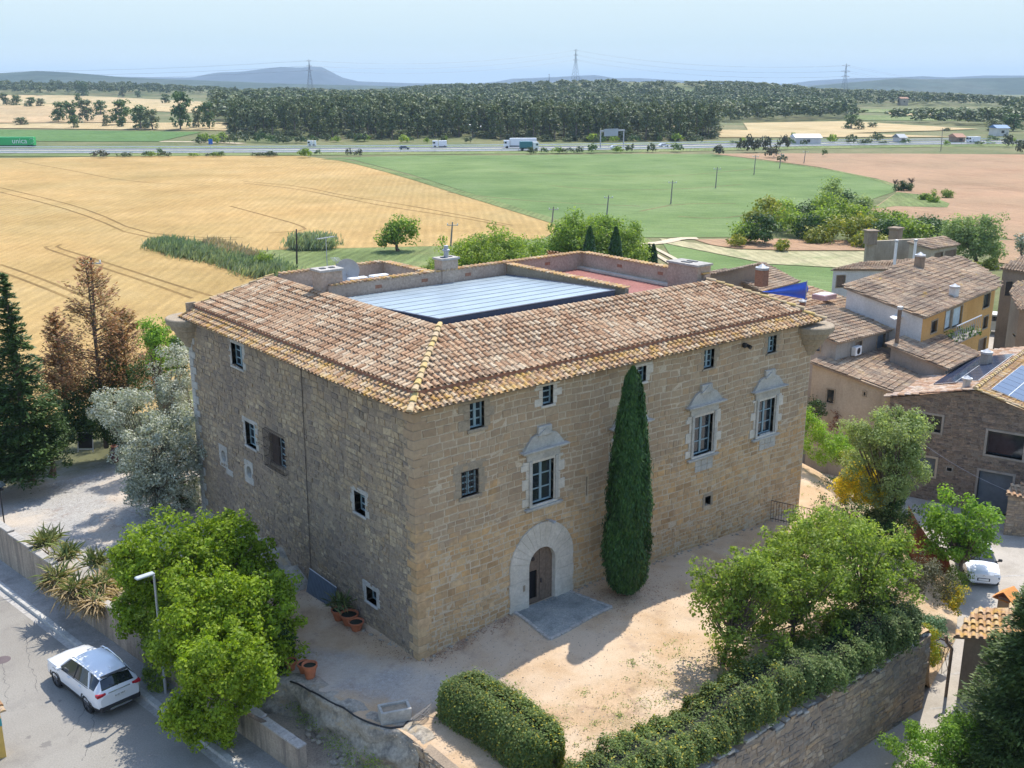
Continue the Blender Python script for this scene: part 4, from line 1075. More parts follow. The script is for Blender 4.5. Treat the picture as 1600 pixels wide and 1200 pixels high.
sheet('gutter', [(sx_(66, 1.26), 66), (sx_(-30, 1.26), -30), (sx_(-30, 1.55), -30), (sx_(66, 1.55), 66)], SZ + .004, M_CONC, lift=1)
mc = at(4, 1031, SZ)
o = MB().lathe((mc[0], mc[1], SZ + .001), [(.001, .008), (.3, .008), (.33, 0)], 20).build('manhole_cover', simple('cast_iron', (.13, .10, .10), .8, .2)); tag(o, 'round dark manhole cover in the asphalt at the left edge', 'manhole cover')
# cracks in the asphalt
rr = random.Random(9); V = []; F = []
for st in ((105, 1150, 170, 1035), (40, 990, 60, 1080), (0, 1030, 12, 1100), (150, 1100, 120, 1190)):
    a = at(st[0], st[1], SZ)[:2]; b = at(st[2], st[3], SZ)[:2]; k = 26; P_ = []
    off = 0
    for i in range(k + 1):
        off += rr.uniform(-.09, .09); t = i / k; d = norm(b - a); P_.append(a + (b - a) * t + np.array([-d[1], d[0]]) * off)
    for i in range(k):
        w = rr.uniform(.004, .012); d = norm(P_[i+1] - P_[i]); n_ = np.array([-d[1], d[0]]) * w; q = len(V)
        V += [(*(P_[i] - n_), SZ + .003), (*(P_[i] + n_), SZ + .003), (*(P_[i+1] + n_), SZ + .003), (*(P_[i+1] - n_), SZ + .003)]; F.append((q, q+1, q+2, q+3))
o = mesh_np('road_crack', np.array(V), F, None, simple('crack_fill', (.09, .085, .08), .9)); tag(o, kind='structure')
# retaining wall of rendered concrete along the pavement
rw = thing('retaining_wall', 'long stained render retaining wall between pavement and raised garden', 'retaining wall', (wallx(10), 10, SZ))
M_RENDER = None
def rend_extra(nt, P, c):
    mp = mapping(nt, P, (1.2, 1.2, .12)); s = ramp(nt, noise(nt, 1.6, 6, .75, mp), [(0, 0, 0), (1, 1, 1)], [.42, .66])
    return mix(nt, c, (.11, .095, .085), mth(nt, 'MULTIPLY', s, .7))
M_RENDER = ground('stained_render', [(.36, .29, .22), (.45, .37, .28)], .7, 12, .95, .35, extra=rend_extra)
def wtop(y): return -.02 + np.interp(y, [-4.2, -1, 12, 24, 40], [-.75, -.75, -.3, .12, .3])
mb = MB(); cop = MB(); segs = np.arange(-1.2, 60, 2.4); rr = random.Random(3)
for y0 in segs:
    y1 = y0 + 2.395; a = np.array([wallx(y0), y0, 0]); b = np.array([wallx(y1), y1, 0]); u = norm(b - a); n_ = np.array([u[1], -u[0], 0]); zt = float(wtop((y0 + y1) / 2)); zb = -2.6
    mb.box((a + b) / 2 + n_ * .15 + np.array([0, 0, (zt + zb) / 2]), (np.linalg.norm(b - a), .3, zt - zb), [u, n_, (0, 0, 1)])
    for q in range(4):
        c = a + (b - a) * (q + .5) / 4; cop.box(c + n_ * .15 + np.array([0, 0, zt + .035]), (.58, .38, .07 + rr.uniform(0, .015)), [u, n_, (0, 0, 1)], 0, .012)
mb.build('wall_body', M_RENDER, rw); cop.build('coping', M_CONC, rw)
# lower gravel strip behind the wall's end, and the rock edge of the yard
lowp = [(wallx(3.0) + .3, 3.0), (wallx(-1.2) + .3, -1.2), (wallx(-1.2) - .2, -1.3), (-5.6, -16), (-2, -16), (-2.6, -11), (-2.9, -5), (-3.4, -2.6), (-4.0, .2), (-4.2, 3.2)]
def lz(x, y): return -1.35 + .06 * np.sin(x * 2.1) * np.sin(y * 1.7) + .045 * (y - 2)
poly_grid('lower_gravel', lowp, .35, lz, ground('lower_gravel', [(.20, .16, .125), (.30, .25, .19), (.25, .22, .17)], .9, 18, .97, .5, fvar=.35))
def rock_band(name, path, z0, z1, mat, seed, amp=.28, nz=12, step=.16, slope=.35, label=None, cat=None):
    r_ = np.random.default_rng(seed); P = []
    for a, b in zip(path[:-1], path[1:]):
        a = np.array(a); b = np.array(b); k = max(1, int(np.linalg.norm(b - a) / step)); P += [a + (b - a) * i / k for i in range(k)]
    P.append(np.array(path[-1])); n = len(P); V = []
    from mathutils import noise as mn
    for i, p in enumerate(P):
        t = norm(P[min(i+3, n-1)] - P[max(i-3, 0)]); nn = np.array([-t[1], t[0]])
        for j in range(nz + 3):
            s = min(j / nz, 1.0); z = z0(*p) if callable(z0) else z0
            zz = z1 + (z - z1) * s
            q = Vector((p[0] * .9, p[1] * .9, zz * 1.6 + seed)); f = mn.fractal(q, 1.0, 2.1, 5); f2 = mn.voronoi(q * 1.1)[0][0]
            d = -slope * (1 - s) + amp * f - .3 * amp * f2
            if j > nz: d = .25 + (j - nz) * .3 + .1 * f; zz = z + .02 + .10 * f * (1 if j == nz + 1 else -.3) - (.06 if j == nz + 2 else 0)
            V.append((p[0] + nn[0] * d, p[1] + nn[1] * d, zz))
    K = nz + 3; F = np.array([(i*K+j, (i+1)*K+j, (i+1)*K+j+1, i*K+j+1) for i in range(n-1) for j in range(K-1)])
    o = mesh_np(name, np.array(V), F, None, mat, True); return o
def rock_extra(nt, P, c):
    n2 = ramp(nt, noise(nt, 1.6, 6, .8, P), [(0, 0, 0), (1, 1, 1)], [.5, .62])
    c = mix(nt, c, (.12, .11, .09), mth(nt, 'MULTIPLY', n2, .6))
    n3 = ramp(nt, noise(nt, .9, 5, .8, mapping(nt, P, (1, 1, 2.5))), [(0, 0, 0), (1, 1, 1)], [.55, .65])
    return mix(nt, c, (.42, .30, .16), mth(nt, 'MULTIPLY', n3, .6))
M_ROCK = ground('rock', [(.26, .23, .185), (.38, .33, .26), (.30, .27, .23)], .8, 7, .95, .8, fvar=.3, extra=rock_extra)
edge = [(wallx(3.2) + .1, 3.25), (-5.2, 3.0), (-4.3, 1.6), (-4.2, .1), (-3.9, -1.1), (-3.65, -2.5), (-3.15, -3.3), (-3.0, -4.6)]
ro = rock_band('rock_outcrop', edge, lambda x, y: float(yz(x + .3, y)), -1.9, M_ROCK, 3); tag(ro, kind='structure')
# scattered stones below the rock
def stones(n, cf, rad, mat, name, seed, zf, **k):
    r_ = random.Random(seed); V = []; F = []
    ico = [(0,0,1),(.89,0,.45),(.28,.85,.45),(-.72,.53,.45),(-.72,-.53,.45),(.28,-.85,.45),(.72,.53,-.45),(-.28,.85,-.45),(-.89,0,-.45),(-.28,-.85,-.45),(.72,-.53,-.45),(0,0,-1)]
    fi = [(0,1,2),(0,2,3),(0,3,4),(0,4,5),(0,5,1),(1,6,2),(2,7,3),(3,8,4),(4,9,5),(5,10,1),(6,7,2),(7,8,3),(8,9,4),(9,10,5),(10,6,1),(11,7,6),(11,8,7),(11,9,8),(11,10,9),(11,6,10)]
    for i in range(n):
        x, y = cf(r_); s = rad * r_.uniform(.35, 1.3) ; sc = [s * r_.uniform(.7, 1.3), s * r_.uniform(.7, 1.3), s * r_.uniform(.4, .8)]; b = len(V); a = r_.uniform(0, 6)
        for v in ico:
            q = [v[k_] * sc[k_] * r_.uniform(.8, 1.15) for k_ in range(3)]
            V.append((x + q[0] * math.cos(a) - q[1] * math.sin(a), y + q[0] * math.sin(a) + q[1] * math.cos(a), float(zf(x, y)) + q[2] + sc[2] * .3))
        F += [tuple(b + j for j in f) for f in fi]
    o = mesh_np(name, np.array(V), F, None, mat); tag(o, **k); return o
stones(160, lambda r: (r.uniform(-4.9, -3.4), r.uniform(-6, 1.5)), .16, M_ROCK, 'loose_stone', 4, lz, kind='stuff', label='loose rubble under the rocky edge of the yard', cat='stones')
stones(300, lambda r: (r.uniform(-.35, -.02) if r.random() < .6 else r.uniform(0, 22), r.uniform(0, 14)) if r.random() < .5 else (r.uniform(0, 23), r.uniform(-.3, -.02)), .07, M_ROCK, 'wall_foot_stone', 5, yz, kind='stuff', label='small stones along the foot of the castle walls', cat='stones')
stones(5200, lambda r: ((r.uniform(-7.2, 1.5), r.uniform(9, 34)) if r.random() < .45 else (r.uniform(-3.6, 22), r.uniform(-9.5, -.2))), .022, M_ROCK, 'pebbles', 8, yz, kind='stuff', label='pebbles strewn over the yard and the gravel', cat='stones')
# rock mound against the side wall
rm = []
V, F = [], []; nx, ny = 26, 60
from mathutils import noise as mn
for i in range(nx + 1):
    for j in range(ny + 1):
        x = .1 - 2.6 * i / nx; y = 8.6 + 9.5 * j / ny; e = math.sin(math.pi * j / ny) ** .6; f = mn.fractal(Vector((x, y, 2)), 1.0, 2.1, 5)
        V.append((x, y, float(yz(x, y)) - .12 + e * (1 - i / nx) ** 1.4 * (1.15 + .5 * f) + .1 * f * e))
F = [(i*(ny+1)+j, (i+1)*(ny+1)+j, (i+1)*(ny+1)+j+1, i*(ny+1)+j+1) for i in range(nx) for j in range(ny)]
o = mesh_np('rock_bank', np.array(V), F, None, M_ROCK, True); tag(o, kind='structure')
# lane below the yard on the right
def lane_extra(nt, P, c):
    return mix(nt, c, (.25, .22, .18), mth(nt, 'MULTIPLY', ramp(nt, noise(nt, .5, 6, .7, P), [(0, 0, 0), (1, 1, 1)], [.48, .7]), .6))
M_LANE = ground('lane_concrete', [(.36, .32, .27), (.44, .395, .335)], .4, 12, .93, .2, fvar=.12, extra=lane_extra)
sheet('lane', [(-3, -11.0), (17.6, -11.0), (24, -9.0), (29, -6.5), (34.2, -.5), (36.9, 3.4), (42, 3.4), (70, -10), (60, -40), (20, -30), (-3, -20)], -3.6, M_LANE, lift=1)
mb = MB()
for a, b in (((17.9, -11.5), (20.8, -13.0)), ((20.4, -10.2), (23.6, -12.0)), ((25, -8.8), (28.5, -11.5)), ((29.8, -5.6), (34.5, -8.6))):
    a = np.array([*a, -3.594]); b = np.array([*b, -3.594]); u = norm(b - a); n_ = np.array([-u[1], u[0], 0]) * .06; mb.quad(a - n_, b - n_, b + n_, a + n_)
o = mb.build('lane_joint', M_CONC); tag(o, kind='structure')
sheet('village_lane', [(1500, 640), (1526, 600), (1540, 545), (1554, 500), (1590, 492), (1598, 520), (1580, 560), (1600, 590), (1660, 640)], -3.55, M_LANE)
# tall masonry wall holding up the yard
tw = thing('stone_retaining_wall', 'tall rough stone retaining wall under the hedge beside the lane', 'stone wall', (8, -11.2, -3.6))
PT = wall_frame((-3.2, -11.25, 0), (1, 0, 0), (0, -1, 0)); TL = 20.9
tf = lambda u: -.28 + .16 * math.sin(u * .8) * math.sin(u * 2.1) + .1 * math.sin(u * 5)
mb = MB(); n = 60
for i in range(n):
    a, b = TL * i / n, TL * (i + 1) / n; mb.quad(PT(a, -5, 0), PT(b, -5, 0), PT(b, tf(b) - .06, 0), PT(a, tf(a) - .06, 0)); mb.quad(PT(a, tf(a) - .06, 0), PT(b, tf(b) - .06, 0), PT(b, tf(b) - .06, -.6), PT(a, tf(a) - .06, -.6))
PE = wall_frame((17.7, -11.25, 0), (0, 1, 0), (1, 0, 0)); mb.quad(PE(0, -5, 0), PE(3, -5, 0), PE(3, -1.3, 0), PE(0, -.35, 0))
wb_ = mb.build('wall_core', M_MORTAR_L, tw)
A1 = masonry(PT, 0, TL, -4.2, .1, (), (.15, .28), (.2, .6), .018, (.0, .05), 41, tf, None, .04, .06)
A2 = masonry(PE, 0, 3, -4.2, -.3, (), (.15, .28), (.2, .6), .018, (.0, .05), 42, lambda u: -.35 - .3 * u, None, .03, .03)
vf_build('stonework', [A1, A2], M_STONE_W, tw)
cp = []
rr = random.Random(6); mb = MB(); u = 0
while u < TL:
    w = rr.uniform(.25, .6); mb.box(PT(u + w / 2, tf(u) - .02, -.28 + rr.uniform(-.05, .05)), (w - .03, .5, .14), None, 0, .03); u += w
mb.build('top_stones', M_PALE2, tw)
# yard edge wall near the bottom
ew = thing('low_stone_wall', 'short crumbling stone wall below the trough at the yard edge', 'stone wall', (-3.1, -7, -1.5))
PW = wall_frame((-3.1, -4.2, 0), (0, -1, 0), (-1, 0, 0)); mb = MB(); mb.box((-2.9, -7.7, -.95), (.38, 7.0, 1.9)); mb.build('wall_core', M_MORTAR_L, ew)
vf_build('stonework', [masonry(PW, 0, 7, -1.9, .05, (), (.15, .26), (.2, .5), .018, (0, .05), 43, lambda u: -.02 + .05 * math.sin(u * 3), None, .04, .05)], M_STONE_W, ew)
# ------------------------------------------------------------------ the village
def plane_hit(px, py, E, n):
    r = ray(px, py); t = np.dot(E - CAM, n) / np.dot(r, n); return CAM + t * r
def roof_plane(Epx, Ez, down, grad):
    E = at(*Epx, Ez); d = norm([down[0], down[1], 0]); n = np.array([d[0] * grad, d[1] * grad, 1.0]); return E, n
def plaster(name, a, b, st=.5):
    def ex(nt, P, c):
        mp = mapping(nt, P, (1, 1, .2)); s = ramp(nt, noise(nt, 1.1, 6, .75, mp), [(0, 0, 0), (1, 1, 1)], [.5, .7])
        return mix(nt, c, tuple(np.array(a) * .5), mth(nt, 'MULTIPLY', s, st))
    return ground(name, [a, b], .5, 9, .95, .25, fvar=.12, extra=ex)
M_BEIGE = plaster('beige_render', (.36, .30, .22), (.46, .39, .30))
M_ORANGE = plaster('orange_render', (.50, .27, .09), (.58, .33, .125), .25)
M_GREYR = plaster('grey_render', (.26, .235, .20), (.35, .32, .28))
M_WHITER = plaster('white_render', (.55, .53, .49), (.66, .64, .60), .25)
M_BROWNW = plaster('brown_old_wall', (.24, .18, .13), (.33, .26, .19))
class House:
    def __init__(s, label, cat='house', name='house'):
        s.label, s.cat, s.name = label, cat, name; s.root = None
    def roof(s, px, Epx, Ez, down, grad, mat=None, course=.42, w=.3, walls=None, z0=-4.0, inset=.22, wins=(), stone=None, seed=1, mats=None, tiles=True, skip=()):
        E, n = roof_plane(Epx, Ez, down, grad)
        P = [plane_hit(a, b, E, n) for a, b in px]
        if s.root is None: s.root = thing(s.name, s.label, s.cat, (P[0][0], P[0][1], z0))
        V, F = tile_slope(P, w, course, .1, random.Random(seed), over=.1)
        rf = mesh_np('roof', np.array(V), F, s.root, mat or M_TILE_OLD)
        Q = np.array(P); area = sum(Q[i][0] * Q[(i+1) % len(Q)][1] - Q[(i+1) % len(Q)][0] * Q[i][1] for i in range(len(Q)))
        sg = 1 if area > 0 else -1
        # slab edge under the tiles
        mb = MB(); m = len(P); mb.prism([p[:2] for p in P], [p[2] - .14 for p in P], [p[2] - .02 for p in P]); mb.build('eaves', M_BROWNW, s.root)
        ins = []
        for i in range(m):
            a, b, c = Q[i-1][:2], Q[i][:2], Q[(i+1) % m][:2]; n1 = norm([-(b-a)[1], (b-a)[0]]) * sg; n2 = norm([-(c-b)[1], (c-b)[0]]) * sg
            k = inset / max(.35, 1 + np.dot(n1, n2)); ins.append(b + (n1 + n2) * k)
        zt = [float(E[2] - np.dot(n[:2], q - E[:2])) - .14 for q in ins]
        s.ins, s.zt, s.sg = ins, zt, sg
        for i in range(m):
            if i in skip: continue
            j = (i + 1) % m; a, b = ins[i], ins[j]; L = np.linalg.norm(b - a); t = (b - a) / L; nn = np.array([t[1], -t[0]]) * sg
            F_ = wall_frame((a[0], a[1], 0), (t[0], t[1], 0), (nn[0], nn[1], 0)); lo = min(zt[i], zt[j]); hs = []
            for wi in wins:
                if wi[0] != i: continue
                (x0, y0), (x1, y1) = wi[1], wi[2]; N3 = np.array([nn[0], nn[1], 0]); A3 = np.array([a[0], a[1], 0])
                p, q = plane_hit(x0, y0, A3, N3), plane_hit(x1, y1, A3, N3); u = sorted((np.dot(p[:2] - a, t), np.dot(q[:2] - a, t))); z = sorted((p[2], q[2]))
                if u[0] > .05 and u[1] < L - .05: hs.append((u[0], u[1], z[0], min(z[1], lo - .05), wi))
            mb = MB(); holed(mb, F_, 0, L, z0, lo, hs, .22)
            mb.poly([F_(0, lo, 0), F_(L, lo, 0), F_(L, zt[j], 0), F_(0, zt[i], 0)] if zt[i] != zt[j] else [F_(0, lo, 0), F_(L, lo, 0), F_(L, lo + .001, 0)])
            mt = (mats or {}).get(i, walls or M_BEIGE); w_ = mb.build('wall', mt, s.root)
            if stone and i in stone:
                top = lambda u, i=i, j=j, L=L: zt[i] + (zt[j] - zt[i]) * u / L
                v, f = masonry(F_, 0, L, z0, max(zt[i], zt[j]), [(h[0]-.12, h[1]+.12, h[2]-.1, h[3]+.12) for h in hs], (.12, .24), (.16, .5), .016, (.0, .04), 5, top, None, .03, .05)
                mesh_np('rubble_stone', np.array(v), f, w_, stone[i])
            for h in hs:
                wi = h[4]; kind = wi[3] if len(wi) > 3 else 'window'
                mbf = MB(); f0 = .09
                for (x0, x1, y0, y1) in ((h[0]-f0, h[0], h[2]-f0, h[3]+f0), (h[1], h[1]+f0, h[2]-f0, h[3]+f0), (h[0], h[1], h[3], h[3]+f0), (h[0], h[1], h[2]-f0, h[2])): wbox(mbf, F_, x0, x1, y0, y1, -.2, .035)
                fr = mbf.build('window_frame' if kind != 'door' else 'door_frame', wi[4] if len(wi) > 4 else M_OLDST, s.root)
                mb2 = MB(); wbox(mb2, F_, h[0] + .01, h[1] - .01, h[2] + .01, h[3] - .01, -.2, -.13)
                pm = {'window': M_GLASS, 'door': M_WOOD, 'blue': M_SLATE, 'curtain': M_CURT}.get(kind, M_GLASS)
                mb2.build('pane' if kind != 'door' else 'door', pm, fr)
                if kind == 'window' and h[1] - h[0] > 1.0:
                    mb3 = MB(); c_ = (h[0] + h[1]) / 2; wbox(mb3, F_, c_ - .03, c_ + .03, h[2], h[3], -.13, -.1); mb3.build('window_bar', M_BLACK, fr)
        return P
M_SLATE = simple('slate_blue_metal', (.11, .14, .17), .5, var=.15)
M_CURT = simple('pale_curtain', (.45, .52, .53), .8, var=.2)
aD = (.30, -.954)
# beige house next to the castle
h1 = House('beige rendered house with weathered tile roof right beside the far corner of the castle')
h1.roof([(1422, 622), (1484, 579), (1392, 541), (1262, 564)], (1422, 622), 2.7, aD, .21, walls=M_BEIGE, wins=[(3, (1293, 608), (1302, 630)), (3, (1350, 612), (1352, 618))], seed=11)
# house with the air conditioner
h2 = House('taller grey house with wide grey tile roof and air conditioner facing the roof below')
P2 = h2.roof([(1309, 536), (1393, 515), (1410, 503), (1368, 463), (1315, 465), (1225, 495), (1262, 515)], (1309, 536), 5.2, aD, .2, walls=M_GREYR, z0=-4, wins=[(0, (1337, 535), (1345, 552), 'door'), (0, (1371, 525), (1381, 545), 'blue'), (6, (1268, 527), (1281, 549), 'blue')], seed=12)
h3 = House('narrow house with a tile roof between the orange house and the lower grey roofs')
h3.roof([(1481, 577), (1531, 552), (1446, 512), (1386, 538)], (1481, 577), 3.7, (.26, -.965), .21, walls=M_GREYR, wins=[(0, (1510, 568), (1516, 580)), (0, (1496, 573), (1500, 584))], seed=13)
h4 = House('large orange rendered house with a broad tiled roof and a planted balcony')
P4 = h4.roof([(1445, 496), (1559, 449), (1562, 438), (1538, 420), (1502, 401), (1430, 405), (1318, 448)], (1445, 496), 6.2, (.15, -.99), .17, walls=M_ORANGE, course=.5, w=.36, mats={6: M_WHITER, 5: M_WHITER},
        wins=[(0, (1456, 503), (1463, 517)), (0, (1478, 487), (1486, 511), 'curtain'), (0, (1489, 483), (1501, 506), 'curtain'), (0, (1538, 461), (1545, 478), 'window'), (0, (1537, 496), (1542, 511)), (0, (1515, 511), (1520, 524)), (0, (1530, 532), (1538, 550), 'door')], seed=14)
# house far right up the lane, and the one with the curved roof
h5 = House('old brown house with tile roof closing the lane behind the parked van')
h5.roof([(1562, 419), (1660, 434), (1640, 395), (1594, 401)], (1562, 419), 4.6, (.1, -1), .25, walls=M_BROWNW, wins=[(0, (1572, 440), (1580, 462))], seed=15)
h6 = House('brown house with pale gutter at the right edge beside the lane')
h6.roof([(1590, 482), (1660, 500), (1660, 438), (1587, 440), (1577, 455)], (1590, 482), 2.6, (-.5, -.86), .2, walls=M_BROWNW, z0=-4, seed=16, wins=[(4, (1583, 520), (1587, 528))])
h7 = House('small grey building with flat tiled top at the right edge above the solar panels')
h7.roof([(1577, 530), (1640, 542), (1640, 520), (1595, 518)], (1577, 530), -1.0, (-.5, -.86), .1, walls=M_GREYR, z0=-4, seed=17)
# back house with portico
hb = House('old beige farmhouse wing with a portico at the back of the village')
hb.roof([(1456, 389), (1499, 382), (1474, 369), (1417, 378)], (1456, 389), 3.3, (.2, -.98), .2, walls=M_BEIGE, z0=-4, seed=18, course=.5, w=.36, wins=[(0, (1461, 396), (1472, 406), 'door'), (0, (1477, 393), (1492, 406), 'door')])
bwl = thing('garden_wall', 'long plastered wall with a chimney stub joining the portico wing', 'wall', (*at(1355, 408, 0)[:2], -4))
E0 = at(1352, 408, .6); E1 = at(1462, 406, .6); mb = MB(); t = norm((E1 - E0)[:2]); n_ = np.array([-t[1], t[0]])
ztL, ztR = 3.0, 3.3; a_, b_ = E0[:2], E1[:2]
mb.prism([a_, b_, b_ + n_ * .5, a_ + n_ * .5], -4, [ztL, ztR, ztR, ztL]); mb.build('wall_body', M_BEIGE, bwl)
mb = MB(); c_ = a_ + t * .4; mb.box((*c_, 3.5), (1.2, 1.2, 1.6), [(*t, 0), (*n_, 0), (0, 0, 1)]); mb.box((*c_, 4.35), (1.5, 1.5, .15), [(*t, 0), (*n_, 0), (0, 0, 1)]); mb.build('chimney_stub', M_BROWNW, bwl)
ch = thing('chimney', 'brown chimney standing behind the plastered garden wall', 'chimney', (*at(1399, 375, 2)[:2], -4)); mb = MB(); q = at(1399, 370, 3); mb.box((q[0], q[1], 0), (1.2, 1.2, 8)); mb.box((q[0], q[1], 4.1), (1.5, 1.5, .2)); mb.build('shaft', M_BROWNW, ch)
h8 = House('low whitewashed shed with a brown door and long pale roof edge', 'shed', 'shed')
h8.roof([(1298, 421), (1400, 421), (1443, 404), (1346, 410)], (1298, 421), 3.9, (.35, -.94), .05, walls=M_WHITER, z0=-4, seed=19, wins=[(0, (1308, 431), (1319, 448), 'door')])
h9 = House('tile roofed house with brick chimney behind the far end of the castle roof')
h9.roof([(1190, 456), (1248, 440), (1195, 411), (1130, 423)], (1190, 456), 4.6, (.5, -.86), .22, walls=M_BROWNW, seed=20)
h9.roof([(1060, 440), (1135, 424), (1195, 411), (1090, 428)], (1135, 424), 6.1, (-.9, -.4), .1, walls=M_BROWNW, seed=21)
h10 = House('pale tiled roof with a small skylight beside the blue sheet')
h10.roof([(1210, 506), (1262, 488), (1315, 464), (1262, 447), (1200, 455)], (1262, 488), 5.6, (.3, -.954), .18, walls=M_BROWNW, mat=M_TILE, seed=22)
sk = thing('skylight', 'small pinkish roof skylight on the pale tiles beyond the blue sheet', 'skylight', at(1288, 463, 6.6)); mb = MB(); q = at(1288, 462, 6.5); mb.box((q[0], q[1], 6.45), (1.5, 1.1, .35)); mb.build('box', simple('pink_box', (.5, .32, .3), .5), sk)
mb = MB(); mb.box((q[0], q[1], 6.64), (1.3, .9, .04)); mb.build('glass', simple('skylight_glass', (.62, .55, .55), .3), sk)
bl = thing('blue_sheet', 'bright blue tarpaulin sheet strung up behind the castle roof end', 'tarpaulin', at(1262, 470, 6.2))
c0, c1, c2, c3 = at(1192, 456, 7.6), at(1261, 440, 7.6), at(1261, 468, 6.0), at(1245, 468, 6.1); mb = MB(); V = []; F = []; n = 12
for i in range(n + 1):
    for j in range(n + 1):
        s, t = i / n, j / n; p = (c0 * (1-s) + c1 * s) * (1-t) + (c0 * (1-s) + c2 * s) * t; V.append(p + np.array([.06 * math.sin(7 * s + 3 * t), .08 * math.sin(9 * t + s), 0]))
F = [(i*(n+1)+j, (i+1)*(n+1)+j, (i+1)*(n+1)+j+1, i*(n+1)+j+1) for i in range(n) for j in range(n)]
mesh_np('sheet', np.array(V), F, bl, simple('blue_tarp', (.01, .10, .62), .45, var=.08), True)
mb = MB(); mb.tube([c1 + np.array([0, 0, .1]), (c1[0], c1[1], 4.5)], .04, 6); mb.build('pole', M_METAL, bl)
# dark stone house with solar panels
D = House('dark rubble stone house with solar panels on its gabled roof', name='stone_house')
P0 = at(1391, 619, 2.75)
dA = np.array([.30, -.954]); dB = np.array([.97, .22])
dB = norm(dB)
apx = P0[:2] + dA * 4.9; rgt = P0[:2] + dA * 11.2; dep = 13.5
zA = 4.0; zL = 2.75; zR = 2.3
D.root = thing('stone_house', 'dark rubble stone house with solar panels on its gabled roof', 'house', (P0[0], P0[1], -3.6))
def p3(p, z): return np.array([p[0], p[1], z])
o_ = -dB * .25
sl1 = [p3(P0[:2] + o_ - dA * .3, zL - .07), p3(P0[:2] + dB * dep - dA * .3, zL - .07), p3(apx + dB * dep, zA), p3(apx + o_, zA)]
sl2 = [p3(rgt + o_ + dA * .3, zR - .07), p3(rgt + dB * dep + dA * .3, zR - .07), p3(apx + dB * dep, zA), p3(apx + o_, zA)]
v1 = tile_slope(sl1, .3, .42, .1, random.Random(31)); v2 = tile_slope(sl2, .3, .42, .1, random.Random(32))
vf_build('roof', [v1], islands('orange_tile', [(.45, .27, .16), (.55, .38, .25), (.60, .48, .36), (.40, .22, .13), (.62, .52, .42)], None, .9, 6, .25, .3, tile_stain), D.root); vf_build('roof', [v2], M_EAVE, D.root)
vf_build('ridge_tiles', [barrel_line(p3(apx + o_, zA + .08), p3(apx + dB * dep, zA + .08), .14)], M_HIP, D.root)
vf_build('verge_tiles', [barrel_line(p3(rgt + o_ + dA * .3, zR + .02), p3(apx + o_, zA + .06), .1)], M_HIP, D.root)
FD = wall_frame((P0[0], P0[1], 0), (*dA, 0), (-dB[0], -dB[1], 0)); LD = 11.2
nD = np.array([-dB[0], -dB[1], 0]); A3 = np.array([P0[0], P0[1], 0])
def onD(x, y):
    p = plane_hit(x, y, A3, nD); return float(np.dot(p[:2] - P0[:2], dA)), p[2]
def holeD(tl, br):
    a, b = onD(*tl), onD(*br); return (min(a[0], b[0]), max(a[0], b[0]), min(a[1], b[1]), max(a[1], b[1]))
HD = [holeD((1434, 646), (1468, 678)), holeD((1542, 676), (1594, 724)), holeD((1433, 713), (1458, 746)), holeD((1528, 738), (1562, 800)), holeD((1478, 732), (1485, 739))]
HD[3] = (HD[3][0], HD[3][0] + 1.9, -3.6, HD[3][3])
topD = lambda u: zL + (zA - zL) * u / 4.9 if u < 4.9 else zA + (zR - zA) * (u - 4.9) / 6.3
mb = MB(); holed(mb, FD, 0, LD, -4, zR - .3, HD, .35)
us = [0, 4.9, LD]; mb.poly([FD(0, zR - .3, 0), FD(LD, zR - .3, 0), FD(LD, zR - .1, 0), FD(4.9, zA - .1, 0), FD(0, zL - .1, 0)])
back = P0[:2] + dB * dep
mb.quad(p3(P0[:2], -4), p3(back, -4), p3(back, zL - .1), p3(P0[:2], zL - .1)); r2 = rgt + dB * dep; mb.quad(p3(rgt, -4), p3(r2, -4), p3(r2, zR - .1), p3(rgt, zR - .1)); mb.poly([p3(back, -4), p3(r2, -4), p3(r2, zR - .1), p3(apx + dB * dep, zA - .1), p3(back, zL - .1)])
wD = mb.build('wall', M_MORTAR_D, D.root)
v, f = masonry(FD, 0, LD, -4, zA, [(h[0]-.14, h[1]+.14, h[2]-.14, h[3]+.14) for h in HD], (.1, .2), (.14, .45), .014, (0, .04), 51, lambda u: topD(u) - .12, None, .03, .05)
mesh_np('rubble_stone', np.array(v), f, wD, M_STONE_D)
for k, h in enumerate(HD):
    mbf = MB(); f0 = .13 if k != 4 else .05
    for (x0, x1, y0, y1) in ((h[0]-f0, h[0], h[2]-f0, h[3]+f0), (h[1], h[1]+f0, h[2]-f0, h[3]+f0), (h[0], h[1], h[3], h[3]+f0), (h[0], h[1], h[2]-f0, h[2])): wbox(mbf, FD, x0, x1, y0, y1, -.3, .045)
    fr = mbf.build('door_frame' if k == 3 else 'window_frame', M_GREYR if k != 2 else M_BEIGE, D.root)
    mb2 = MB(); wbox(mb2, FD, h[0] + .01, h[1] - .01, h[2] + .01, h[3] - .01, -.33, -.25)
    mb2.build('door' if k == 3 else 'pane', M_SLATE if k in (2, 3) else M_GLASS, fr)
    if k < 2: mb3 = MB(); wbox(mb3, FD, h[0], h[1], h[3] - .06, h[3], -.25, -.18); wbox(mb3, FD, h[0], h[0] + .05, h[2], h[3], -.25, -.18); wbox(mb3, FD, h[1] - .05, h[1], h[2], h[3], -.25, -.18); mb3.build('window_bar', M_IRON, fr)
